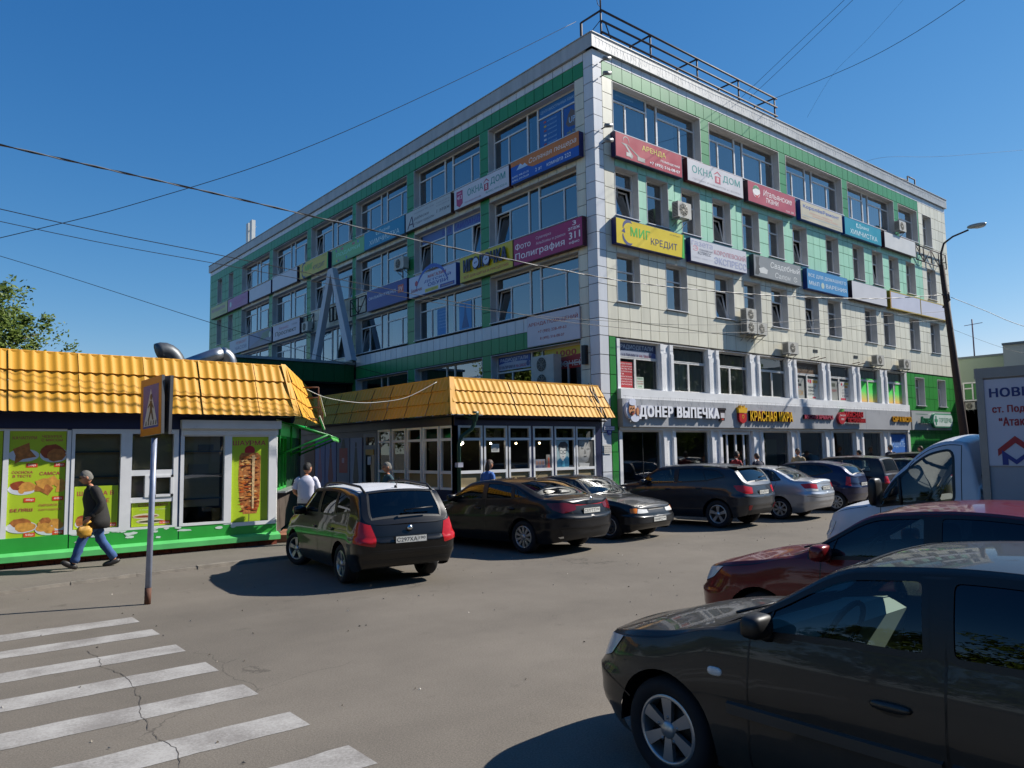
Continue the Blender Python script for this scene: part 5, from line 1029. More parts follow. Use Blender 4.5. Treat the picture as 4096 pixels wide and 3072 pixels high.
for x in (-4.905,-4.045,-3.165,-2.325,-1.44): q = MB(); q.box(x-.03,x+.03,.01,.1,1.0,2.7); q.build('mullion', flat('#3d2a20',.6) if x < -3.5 else M['navy'], K2)
L2 = Matrix.Translation((-5.86,.3,0)) @ LEFT
for a, b in [(-3.77,-3.01),(-2.93,-2.16),(-2.08,-1.32),(-1.23,-.45),(-.39,.2)]: pav(L2, a, b)
q = MB(); q.box(-9.6,.28,-.0,.1,2.7,2.95); q.box(-9.6,.28,-.0,.1,.05,1.0); q.box(.2,.3,.0,.1,.05,2.7); q.box(-9.6,-3.77,.06,.12,1.0,2.7); q.build('navy_frame', M['navy'], K2, L2)
q = MB(); q.box(-4.65,-3.82,-.01,.06,.1,2.62); o = q.build('door', flat('#6d6f74',.5,.1), K2, L2)
q = MB(); q.rect(-4.5,-3.95,1.1,2.1,-.014); q.rect(-4.5,-3.95,2.25,2.5,-.014); q.build('pane', M['glass_shop'], o); q = MB(); q.box(-4.48,-3.98,-.03,-.015,1.95,2.12); q.build('yellow_label', flat('#b3882c',.5), o); q = MB(); q.box(-4.35,-4.15,-.03,-.016,1.65,1.9); q.build('paper', flat('#c9c9cc',.6), o)
def fashion(x0, x1, bg, figs, label):
    q = MB(); q.box(x0,x1,-.03,.05,.9,2.5); o = q.build('shop_poster', flat(bg,.5,.06), K2, L2); o['label'] = label
    q = MB(); W = x1-x0; ms = []
    for i, (pts, c) in enumerate(figs): ms.append(flat(c,.5,.2,8)); q.poly([(x0+a*W,.9+b*1.6) for a,b in pts], -.032-.001*i, i)
    q.build('printed_picture', ms, o)
dress = [(.42,.8),(.58,.8),(.62,.6),(.75,.2),(.66,.08),(.34,.08),(.25,.2),(.38,.6)]
head = [(.5+.07*math.cos(t), .86+.06*math.sin(t)) for t in [2*PI*i/12 for i in range(12)]]
fashion(-5.5,-4.72,'#77788a',[(dress,'#1f1c24'),(head,'#2a1c1c')],'grey poster with a dark dress on a stand')
fashion(-6.45,-5.55,'#5a5a6c',[([(.2,.3),(.85,.3),(.85,.8),(.2,.8)],'#a31a24'),([(.42,.5),(.6,.5),(.6,.6),(.42,.6)],'#c98a90'),([(.35,.8),(.45,.98),(.6,.98),(.7,.8)],'#2a2024')],'poster with a bright red square')
fashion(-7.3,-6.5,'#5f5f86',[(dress,'#7a1f34'),(head,'#2a1c1c')],'violet poster of a woman in a dark red dress')
fashion(-8.1,-7.35,'#5f5f86',[(dress,'#8a4a66'),(head,'#2a1c1c')],'violet poster of a woman in a pink dress')
fashion(-9.0,-8.15,'#5c1a1c',[],'plain dark red wall panel')
# portraits in the front windows
def portrait(x0, x1, z0, z1, bg, figs, label, y=.02):
    q = MB(); q.box(0,x1-x0,0,.005,0,z1-z0); o = q.build('portrait_poster', flat(bg,.5,.08), K2); o.location = (x0,y,z0); o['label'] = label
    q = MB(); ms = []; W, H = x1-x0, z1-z0
    for i, (pts, c) in enumerate(figs): ms.append(flat(c,.5,.1,12)); q.poly([(a*W,b*H) for a,b in pts], -.002-.0008*i, i)
    q.build('printed_picture', ms, o)
def ov(cx, cz, rx, rz, n=18, a0=0, a1=360): return [(cx+rx*math.cos(R(a0+(a1-a0)*i/n)), cz+rz*math.sin(R(a0+(a1-a0)*i/n))) for i in range(n)]
def ring(cx, cz, rx, rz, t): return ov(cx,cz,rx,rz,16)+[(cx+rx,cz),(cx+rx-t,cz)]+list(reversed(ov(cx,cz,rx-t,rz-t*.8,16)))+[(cx+rx-t,cz+.001)]
portrait(-2.2,-1.72,1.5,2.29,'#8fa9ae',[([(.0,.02),(.0,.22),(.22,.34),(.5,.26),(.85,.42),(1,.34),(1,.02)],'#0f6a8c'),([(.35,.3),(.5,.2),(.62,.34),(.7,.5),(.3,.5)],'#bfc4c0'),(ov(.48,.55,.27,.27),'#c9cac4'),([(.16,.6),(.12,.8),(.3,.93),(.7,.96),(.92,.85),(.88,.66),(.8,.6),(.74,.72),(.5,.7),(.3,.74),(.22,.62)],'#16202c'),(ring(.36,.57,.13,.07,.025),'#1c2830'),(ring(.66,.57,.13,.07,.025),'#1c2830'),([(.47,.58),(.53,.58),(.53,.565),(.47,.565)],'#1c2830'),([(.42,.41),(.6,.41),(.56,.385),(.46,.385)],'#94807c'),([(.48,.55),(.54,.47),(.46,.47)],'#aeb2ac'),([(.45,.24),(.6,.24),(.66,.02),(.4,.02)],'#3f93b0')],'portrait of a dark-haired person in glasses and a blue jacket')
portrait(-1.36,-.66,1.5,2.29,'#3d3b38',[([(.05,.0),(.0,.3),(.1,1),(.7,1),(.8,.6),(.7,.35),(.62,.2),(.3,.1)],'#8d8b86'),(ov(.42,.58,.3,.36),'#a3a19b'),(ring(.28,.68,.14,.09,.012),'#d0cec8'),(ring(.62,.66,.14,.09,.012),'#d0cec8'),([(.16,.8),(.36,.83),(.36,.81),(.16,.78)],'#2f2c2a'),([(.2,.69),(.34,.7),(.34,.675),(.2,.67)],'#2a2826'),([(.56,.67),(.7,.68),(.7,.655),(.56,.65)],'#2a2826'),([(.44,.66),(.52,.5),(.42,.48)],'#7a7873'),([(.36,.4),(.56,.41),(.5,.36),(.4,.36)],'#4d4a47'),([(.05,.16),(.7,.12),(.66,.0),(.1,.0)],'#c4c2bc')],'black and white close-up of a face in rimless glasses')
portrait(-3.06,-2.66,1.5,1.75,'#8f9098',[(ov(.2,.6,.12,.25),'#b98a76'),(ov(.5,.6,.12,.25),'#b98a76'),(ov(.8,.6,.12,.25),'#b98a76'),([(.05,.0),(.05,.3),(.35,.3),(.35,0)],'#3f4560'),([(.38,.0),(.38,.3),(.65,.3),(.65,0)],'#5a5c70'),([(.68,.0),(.68,.3),(.95,.3),(.95,0)],'#3c3f58')],'strip photo of three people in glasses')
portrait(-2.62,-2.44,1.5,1.88,'#7d7870',[(ov(.5,.6,.2,.2),'#b5573c'),([(.2,0),(.3,.4),(.7,.4),(.8,0)],'#a83a2c')],'small framed card with a red figure')
portrait(-4.62,-4.35,1.98,2.2,'#c6c6c0',[([(.1,.8-.1*i),(.9,.8-.1*i),(.9,.77-.1*i),(.1,.77-.1*i)],'#77777a') for i in range(7)],'white printed sheet in the second window')
q = MB()
for i in range(16):
    x = -5.5+.33*i; q.box(x,x+random.uniform(.12,.24),.45,.46,2.37,2.37+random.uniform(.12,.22))
q.build('display_card', flat('#5f6063', .6, .2), K2)
q = MB(); q.box(-5.6,-.7,.6,1.0,.1,1.45); q.box(-5.6,-.7,1.6,1.64,1.4,2.5); q.build('showcase', flat('#211c19', .4, .15), K2)
warm = emit_mat('bulb_glow', (1,.72,.38), 14); cool = emit_mat('spot_glow', (1,.93,.82), 16)
for i, (x, y, z, mt) in enumerate([(-5.3,.5,2.2,warm),(-4.63,.4,2.2,warm),(-4.35,.4,2.22,cool),(-3.35,.5,2.22,warm),(-2.45,.5,2.22,warm),(-5.3,.9,2.22,cool),(-5.3,1.7,2.22,warm),(-5.3,2.4,2.24,cool),(-5.3,3.2,2.25,warm),(-5.2,.55,2.24,cool),(-5.3,2.0,2.2,warm)]):
    q = MB(); q.ell((0,0,0),(.03,.03,.03),1,8,6); o = q.build('bulb', mt, K2); o.location = (x,y,z); q = MB(); q.cyl((0,0,.03),(0,0,.6),.006,n=5); q.cyl((0,0,.03),(0,0,.09),.025,n=8); q.build('cord', M['black'], o)
# pavilion roof
sl2 = Vector((0,.47,.99)); S2 = sl2.length
xs = [-6.2,-5.05,-3.95,-2.85,-1.75,-.72,-.08]
for a, b in zip(xs, xs[1:]): tile_sheet(K2, (0,-.32,2.95), (1,0,0), sl2, a+.003, b-.003, S2, lb=(lambda v: -6.2+.3*v/S2) if a < -6 else None, rb=(lambda v: -.08-.22*v/S2) if b > -.1 else None)
lv = Vector((.3,0,.99)); 
for i in range(9): tile_sheet(K2, (-6.2,-.32,2.95), (0,1,0), lv, 1.1*i+.003 if i else 0, 1.1*(i+1)-.003, lv.length, lb=(lambda v: .47*v/lv.length) if i == 0 else None)
q = MB(); q.box(-5.92,-.28,.13,.35,3.93,4.0); q.box(-5.92,-5.75,.35,9.6,3.93,3.99); q.build('ridge_flashing', M['yroof'], K2)
q = MB(); q.add([(-6.22,-.37,2.97),(-6.05,-.37,2.98),(-5.78,.1,3.99),(-5.93,.1,3.99)],[(0,1,2,3)]); q.add([(-6.22,-.37,2.97),(-5.93,.1,3.99),(-5.96,.25,3.98),(-6.25,-.18,2.97)],[(0,1,2,3)]); q.build('hip_flashing', M['yroof'], K2)
q = MB(); q.add([(-.03,-.36,2.97),(-.25,.14,3.96),(-.25,.3,3.96),(-.03,.3,2.97)],[(0,1,2,3)]); q.build('end_cheek', flat('#8a6a20',.5), K2)
q = MB(); q.box(-6.15,-.12,-.3,.06,2.94,2.96); q.box(-6.15,-5.8,.06,9.6,2.94,2.96); q.build('soffit', M['navy'], K2)
q = MB(); q.add([(-5.8,.3,3.94),(-.3,.3,3.94),(-.1,9.6,3.94),(-5.8,9.6,3.94)],[(0,1,2,3)]); q.build('roof_deck', flat('#55524d', .9), K2)
DP = thing('drainpipe', 'dark green drainpipe with funnel on the corner of the glazed pavilion', 'drainpipe', (-5.75,-.42,0)); gp_ = flat('#0f3a2c', .45, .1)
q = MB(); q.tube([(.1,-.02,2.98),(.36,-.15,2.85),(.36,-.12,2.72),(.3,-.1,2.6),(.05,.02,2.4),(-.02,.05,2.2),(-.02,.05,.1)],.055,10); q.build('pipe', gp_, DP); q = MB(); q.lathe([(.06,2.8),(.12,2.98),(.12,3.06),(.1,3.06)],'z',(.36,-.15,0),14); q.build('funnel', gp_, DP)
for z in (.8,1.6): q = MB(); q.box(-.1,.06,-.03,.12,z,z+.12); q.build('pasted_note', flat('#a9a9b4',.6), DP)
ca = thing('roof_cable', 'loose black cables hanging over the yellow pavilion roof', 'cable', (0,0,0)); q = MB()
q.tube([(-.95,-.12,4.02),(-1.0,-.3,3.75),(-.75,-.5,3.3),(-.62,-.72,3.0),(-.6,-.66,2.72)],.012,5); q.tube([(-.62,-.1,4.05),(-.72,-.28,3.8),(-.55,-.45,3.4),(-.6,-.6,3.05),(-.5,-.72,2.9)],.022,6); q.tube([(-.5,-.1,4.05),(-.6,-.3,3.78),(-.5,-.5,3.3),(-.52,-.72,2.95)],.015,5); q.build('wire', M['black'], ca)

# ------------------------------------------------------------------ crossing sign, lamp post, cables
SP = thing('crossing_sign', 'pedestrian crossing sign on a worn leaning pole, seen edge-on, orange border', 'road sign', (-14.49,-5.35,0))
q = MB(); q.tube([(0,0,-.02),(.02,0,1.2),(.035,0,2.26)],[.041,.039,.038],14,0); q.tube([(0.001,0,0),(.004,0,.22)],[.0425,.0425],14,1); q.build('pole', [flat('#8b93a6', .45, .25, 7, metal=.35), M['rust']], SP)
def plate(loc, rz, orange, label):
    q = MB(); q.box(-.4,.4,-.02,.02,-.4,.4); o = q.build('sign_plate', flat('#4c4e52',.5), SP); o.location = loc; o.rotation_euler = (0,R(-2),rz); o['label'] = label
    q = MB(); q.rect(-.4,.4,-.4,.4,-.0225,0); q.rect(-.3,.3,-.3,.3,-.0235,1)
    q.poly([(-.27,-.27),(.27,-.27),(0,.25)],-.0245,2)
    fig = [[(.02+.045*math.cos(t),.13+.045*math.sin(t)) for t in [2*PI*i/10 for i in range(10)]],[(-.03,.08),(.05,.08),(.06,-.06),(-.02,-.06)],[(-.02,-.05),(.04,-.05),(-.06,-.2),(-.11,-.2)],[(.0,-.05),(.06,-.05),(.12,-.19),(.07,-.19)],[(.04,.06),(.12,-.02),(.1,-.04),(.03,.02)],[(-.02,.06),(-.11,0),(-.1,-.02),(-.02,.02)]]
    for f in fig: q.poly(f,-.0255,3)
    for i in range(5): x = -.2+.095*i; q.poly([(x,-.26),(x+.045,-.26),(x+.05,-.2),(x+.02,-.2)],-.0253,3)
    q.build('symbol', [flat('#d87a1c',.4) if orange else flat('#7d8083',.5), flat('#23408f',.4), flat('#c9c6bc',.4), flat('#1c1a18',.4)], o)
plate((-.0,-.0,2.7), R(-85), True, 'orange-bordered pedestrian crossing plate')
plate((.1,-.01,2.72), R(95), False, 'back plate of the twin crossing sign')
LP = thing('lamp_post', 'dark leaning lamp post with curved arm at the right end of the building', 'street lamp', (20.3,-3,0))
q = MB(); q.tube([(.5,0,0),(.1,0,2.6),(-1.12,0,10.1)],[.2,.18,.11],12); q.build('post', flat('#3a2a24', .8, .2, 5, bump=.3), LP)
q = MB(); q.tube([(-1.12,0,9.9),(-1.15,-.02,10.6),(-1.1,-.15,11.05),(-1.0,-.5,11.3),(-.82,-1.1,11.5)],[.06,.05,.045,.04,.04],8); q.build('arm', M['iron'], LP)
q = MB(); q.ell((-.72,-1.4,11.64),(.13,.4,.1),.8,12,8); q.build('lamp_head', flat('#9a9c98',.35,.1), LP); q = MB(); q.ell((-.7,-1.5,11.58),(.1,.26,.08),1,12,8); q.build('lamp_glass', flat('#c9cdd0',.15), LP)
q = MB(); q.bar((-1.3,0,8.7),(-.5,0,8.7),.05); q.cyl((-.55,0,8.7),(-.55,0,8.9),.05,n=8); q.cyl((-.95,-.15,8.5),(-.95,-.15,8.75),.05,n=8); q.bar((-.95,-.2,8.5),(-.75,.2,8.2),.06); q.build('insulator_bracket', M['iron'], LP)
def cable(label, pts, r, col='#1c1c1e', twist=False):
    P_ = [Vector(p) for p in pts]; out = []
    for i in range(len(P_)-1):                                   # smooth through the points
        p0, p1, p2, p3 = P_[max(i-1,0)], P_[i], P_[i+1], P_[min(i+2,len(P_)-1)]
        for k in range(6):
            t = k/6; out.append(.5*((2*p1)+(p2-p0)*t+(2*p0-5*p1+4*p2-p3)*t*t+(3*p1-p0-3*p2+p3)*t**3))
    out.append(P_[-1]); c = flat(col, .5, .1)
    q = MB()
    if twist:
        fine = []
        for i in range(len(out)-1):
            for k in range(4): fine.append(out[i].lerp(out[i+1], k/4))
        for s_ in (0, PI): q.tube([p+Vector((0, r*.7*math.cos(i*.9+s_), r*.7*math.sin(i*.9+s_))) for i, p in enumerate(fine)], r*.8, 5, 0 if s_ else 1)
        o = q.build('overhead_cable', [c, flat('#77797c', .4)])
    else: q.tube(out, r, 5); o = q.build('overhead_cable', c)
    return tag(o, label, 'cable', 'overhead cables')
cable('thick twisted cable crossing the picture from upper left to the lamp post', [(-24,-1.9,7.9),(-20,-2.0,7.35),(-16.13,-2.14,7.13),(-12.75,-2.22,7.0),(-8.14,-2.34,6.8),(-2.41,-2.48,6.7),(1.56,-2.57,6.85),(6.59,-2.69,7.21),(13.21,-2.85,7.87),(19.4,-3,8.75)], 0.0143, twist=True)
cable('cable falling from the lamp post to the right picture edge', [(19.45,-3.2,8.6),(20.56,-4.2,7.93),(21.77,-5.27,7.2),(25,-8,5.9)], 0.0130)
cable('second cable from the left, sagging just below the thick twisted one', [(-24,-1.3,7.1),(-16.03,-1.46,6.25),(-12.36,-1.62,5.97),(-6.66,-1.87,5.6),(-2.21,-2.06,5.45),(4.25,-2.34,5.78),(19.4,-3.0,7.6)], 0.0078)
cable('third thin cable from the left, lowest across the shaded front', [(-24,-1.1,6.9),(-16.01,-1.29,6.08),(-12.39,-1.46,5.83),(-6.57,-1.75,5.55),(-2.1,-1.96,5.62),(4.37,-2.27,6.08),(19.6,-3.02,8.0)], 0.0065)
cable('thin cable slanting down from the left edge to the pavilion roof', [(-20,7.5,8.3),(-15.39,5.94,7.11),(-10.66,4.45,5.65),(-6.97,3.3,4.56),(-4.5,2.5,3.98)], 0.0078)
cable('long cable from the left edge up to the roof railing corner', [(-24,4.2,3.3),(-15.63,3.2,6.9),(-12.71,2.83,8.25),(-9.13,2.38,10.2),(-4.63,1.82,13.2),(.5,1.2,16.85)], 0.0091)
cable('cable rising from the railing to the top edge, left of a close pair', [(10.2,1.11,16.9),(9.33,-2.0,17.58),(8.67,-4.4,18.1),(7.5,-8.5,19.1)], 0.0078)
cable('cable rising from the railing to the top edge, right of a close pair', [(10.54,.93,16.9),(9.7,-2.18,17.62),(9.06,-4.55,18.2),(8,-8.5,19.2)], 0.0078)
cable('cable sagging from the right end of the roof railing to the top edge', [(11.4,.3,16.9),(10.63,-4.22,16.55),(10.03,-7.79,16.9),(9.2,-12,17.8)], 0.0104)
cable('very thin cable high in the sky right of the railing', [(14.5,.5,17.0),(13.38,-1.39,17.94),(12.7,-3.33,18.5),(11.5,-6.5,19.6)], 0.0039)
cable('thin cable in the right sky behind the roof', [(27,6,18.5),(30.08,4.41,20.04),(35.22,2.12,20.69),(46,-3,22.5)], 0.0078)
cable('thin cable low in the right sky, below the lamp post cable', [(19.4,-3.25,7.1),(21.02,-5.4,5.9),(24,-9,4.8)], 0.0065)
cable('white cable sagging between the snack stall and the pavilion roof', [(-9.9,-.15,3.5),(-9.4,-.1,3.33),(-8.61,-.05,3.24),(-7.92,0,3.27),(-7.11,.0,3.42),(-6.2,.0,3.85)], 0.0091, '#b9b7b0')

# ------------------------------------------------------------------ low pale building at the right, trees
BB = thing('pale_building', 'low pale grey-green building behind the truck at the right edge', 'building', (31,0,0))
q = MB(); q.box(0,8,-2.2,1.2,0,6.95); q.box(0,8,-2.2,8,0,5.4) ; q.build('wall', flat('#8d9c8c', .8, .06, .5, dirt=.08), BB)
q = MB(); q.box(-2.5,8,-12,-2.25,0,7.2); q.build('wall', flat('#b9bcb9', .8, .06, .5, dirt=.08), BB)
q = MB(); q.box(-.06,8,-2.2,1.25,6.95,7.05); q.box(-2.6,8,-12,-2.24,7.2,7.32); q.build('roof_edge', flat('#5f6d78', .5), BB)
BL = Matrix.Translation((0,0,0)) @ LEFT
q = MB(); frame_bars(q,-.72,.3,4.45,5.55,-.04,.08,.08); q.box(-.25,-.17,-.04,.04,4.5,5.5); q.box(-.64,-.25,-.04,.04,5.15,5.22); o = q.build('window', M['pvc'], BB, BL); q = MB(); q.rect(-.64,.22,4.53,5.47,-.01); q.build('pane', flat('#1f7a34', .2), o)
ac_unit(Matrix.Translation((31,0,0)) @ LEFT, -.55, 3.95, 'air conditioner on the pale building behind the truck', .5, .42, .25, -.06)
q = MB(); q.bar((0,0,7),(0,0,9.2),.06); q.bar((-.2,-.6,8.9),(.2,.5,8.9),.03); q.build('aerial', flat('#4a3f5a',.6), BB)
def bark(): return flat('#4a3d30', .9, .25, 8, bump=.6)
def leaf_mat(name, a, b):
    mt, nt_, p = principled(name); L = nt_.links.new; ge = nt_.nodes.new('ShaderNodeNewGeometry'); mx = nt_.nodes.new('ShaderNodeMix'); mx.data_type = 'RGBA'
    L(ge.outputs['Random Per Island'], mx.inputs[0]); mx.inputs[6].default_value = (*a,1); mx.inputs[7].default_value = (*b,1); L(mx.outputs[2], p.inputs['Base Color']); p.inputs['Roughness'].default_value = .55
    tr = nt_.nodes.new('ShaderNodeBsdfTranslucent'); L(mx.outputs[2], tr.inputs[0]); ms = nt_.nodes.new('ShaderNodeMixShader'); ms.inputs[0].default_value = .35; L(p.outputs[0], ms.inputs[1]); L(tr.outputs[0], ms.inputs[2]); L(ms.outputs[0], nt_.nodes['Material Output'].inputs[0]); return mt
LM = leaf_mat('fresh_leaf', (.06,.11,.014), (.17,.23,.03))
def tree(x, y, h, rad, label, n=9000, seed=1, trunk_h=None, size=.14, group=None, narrow=1.0):
    rg = random.Random(seed); root = thing('leafy_tree', label, 'tree', (x,y,0), 0, group); th = trunk_h or h*.3
    q = MB(); q.tube([(0,0,-.1),(.1,.05,th),(.0,.1,h*.6),(.1,0,h*.9)],[.28*h/10,.2*h/10,.12*h/10,.03],8); tips = []
    for i in range(30):
        a = rg.uniform(0,6.28); z0 = rg.uniform(th*.8,h*.75); z1 = min(h*.98, z0+rg.uniform(.1,.4)*h); rr = rad*rg.uniform(.5,1.05)*math.sin(PI*min(.95,max(.18,(z1-th*.6)/(h-th*.6))))**.6*narrow
        e = Vector((rr*math.cos(a), rr*math.sin(a), z1)); s_ = Vector((0,.05,z0)); mid = s_.lerp(e,.5)+Vector((rg.uniform(-.3,.3),rg.uniform(-.3,.3),rg.uniform(0,.4)))
        q.tube([s_, mid, e],[.07*h/10,.04*h/10,.015],5); tips += [(mid,.5),(s_.lerp(e,.75),.8),(e,1.0)]
    q.build('trunk', bark(), root)
    q = MB(); vs = []; fs = []
    cl = []
    for p, k in tips:
        for _ in range(4): cl.append((p+Vector((rg.gauss(0,.45),rg.gauss(0,.45),rg.gauss(0,.35)))*(rad/3.5), rg.uniform(.25,.65)*rad/3.5))
    for i in range(n):
        c, r_ = rg.choice(cl); d_ = Vector((rg.gauss(0,1),rg.gauss(0,1),rg.gauss(0,.8))); d_ = d_.normalized()*r_*rg.random()**.5
        p = c+d_; a = Vector((rg.gauss(0,1),rg.gauss(0,1),rg.gauss(0,.6))).normalized(); b = a.orthogonal().normalized(); s_ = size*rg.uniform(.6,1.3)
        o = len(vs); vs += [p-a*s_*.5, p+b*s_*.32, p+a*s_*.6, p-b*s_*.32]; fs.append((o,o+1,o+2,o+3))
    q.add(vs, fs); q.build('crown', LM, root)
tree(-15.4,22,9.6,3.9,'leafy tree rising behind the left part of the yellow roof',26000,3,2.2,.17)
tree(-20.0,24,10.6,4.6,'taller leafy tree at the left picture edge behind the stall',16000,5,2.5,.18)
tree(-1.3,46,10.5,1.3,'slim distant treetop showing above the roof left of the exhaust hood',2500,8,3,.16)
tree(-.4,47,9.7,1.2,'small distant treetop right beside the exhaust hood',1500,9,3,.16)

tree(-52,-34,10,5.5,'bushy tree outside the view, mirrored in the window panes',6000,21,.7,.4,'trees around the square mirrored in panes')
TB = [o for o in bpy.data.objects if o.get('group') == 'trees around the square mirrored in panes'][0]
def copy_tree(x, y, s_, rz):
    r_ = TB.copy(); COL.objects.link(r_); r_.location = (x,y,0); r_.rotation_euler.z = rz; r_.scale = (s_,)*3
    for ch in TB.children: c_ = ch.copy(); COL.objects.link(c_); c_.parent = r_
for i, (x, y) in enumerate([(-46+5.2*k, -37-4*((k*7)%3)) for k in range(24)]+[(-46,-8),(-50,2),(-44,11),(-49,20),(-43,28),(-47,36),(-54,-22)]): copy_tree(x, y, .9+.35*((i*37)%10)/10, i*1.7)

AB = thing('reflection_block', 'long brick block added outside the view to darken the shop window reflections', 'building', (0,-50,0))  # unseen block, added so the shop panes mirror something dark
q = MB(); q.box(-70,85,-12,0,0,15.5); q.build('wall', flat('#6d5a4c', .9, .1, .4), AB)
q = MB(); q.box(-70.5,85.5,-12.5,.4,15.5,16); q.build('roof', flat('#3d3b3a', .9), AB)
for i in range(26):
    for z in (1.2,4.2,7.2,10.2,13.0): q = MB(); q.box(-68+5.9*i,-66.2+5.9*i,.0,.06,z,z+1.5); q.build('window', M['dark'], AB)
# ------------------------------------------------------------------ cars
def pchip(pts):
    xs = [p[0] for p in pts]; ys = [p[1] for p in pts]; n = len(xs)
    d = [(ys[i+1]-ys[i])/(xs[i+1]-xs[i]) for i in range(n-1)]; mm = [d[0]]
    for i in range(1, n-1): mm.append(0 if d[i-1]*d[i] <= 0 else 2*d[i-1]*d[i]/(d[i-1]+d[i]))
    mm.append(d[-1])
    def f(x):
        if x <= xs[0]: return ys[0]
        if x >= xs[-1]: return ys[-1]
        i = 0
        while x > xs[i+1]: i += 1
        h = xs[i+1]-xs[i]; t = (x-xs[i])/h
        return ys[i]*(1+2*t)*(1-t)**2+mm[i]*h*t*(1-t)**2+ys[i+1]*t*t*(3-2*t)+mm[i+1]*h*t*t*(t-1)
    return f
def sstep(x, a=0., b=1.):
    t = min(1, max(0, (x-a)/(b-a))); return t*t*(3-2*t)
def inside(p, poly):
    x, y = p; c = False; n = len(poly); j = n-1
    for i in range(n):
        xi, yi = poly[i]; xj, yj = poly[j]
        if (yi > y) != (yj > y) and x < (xj-xi)*(y-yi)/(yj-yi)+xi: c = not c
        j = i
    return c
def rounded(poly, r=.06, k=4, ys=.9):
    out = []; n = len(poly); q = [(a, b*ys) for a, b in poly]
    for i in range(n):
        p0, p1, p2 = Vector(q[i-1]), Vector(q[i]), Vector(q[(i+1) % n]); a = p0-p1; b = p2-p1
        rr = min(r, a.length*.45, b.length*.45); s = p1+a.normalized()*rr; e = p1+b.normalized()*rr
        for j in range(k+1):
            t = j/k; w_ = s*(1-t)**2+p1*2*t*(1-t)+e*t*t; out.append((w_.x, w_.y/ys))
    return out
def dense(poly, closed=True, step=.06):
    out = []; n = len(poly)
    for i in range(n if closed else n-1):
        a, b = poly[i], poly[(i+1) % n]; L_ = max(abs(b[0]-a[0]), abs(b[1]-a[1])*.9); k = max(1, int(L_/step))
        for j in range(k): out.append((a[0]+(b[0]-a[0])*j/k, a[1]+(b[1]-a[1])*j/k))
    if not closed: out.append(poly[-1])
    return out
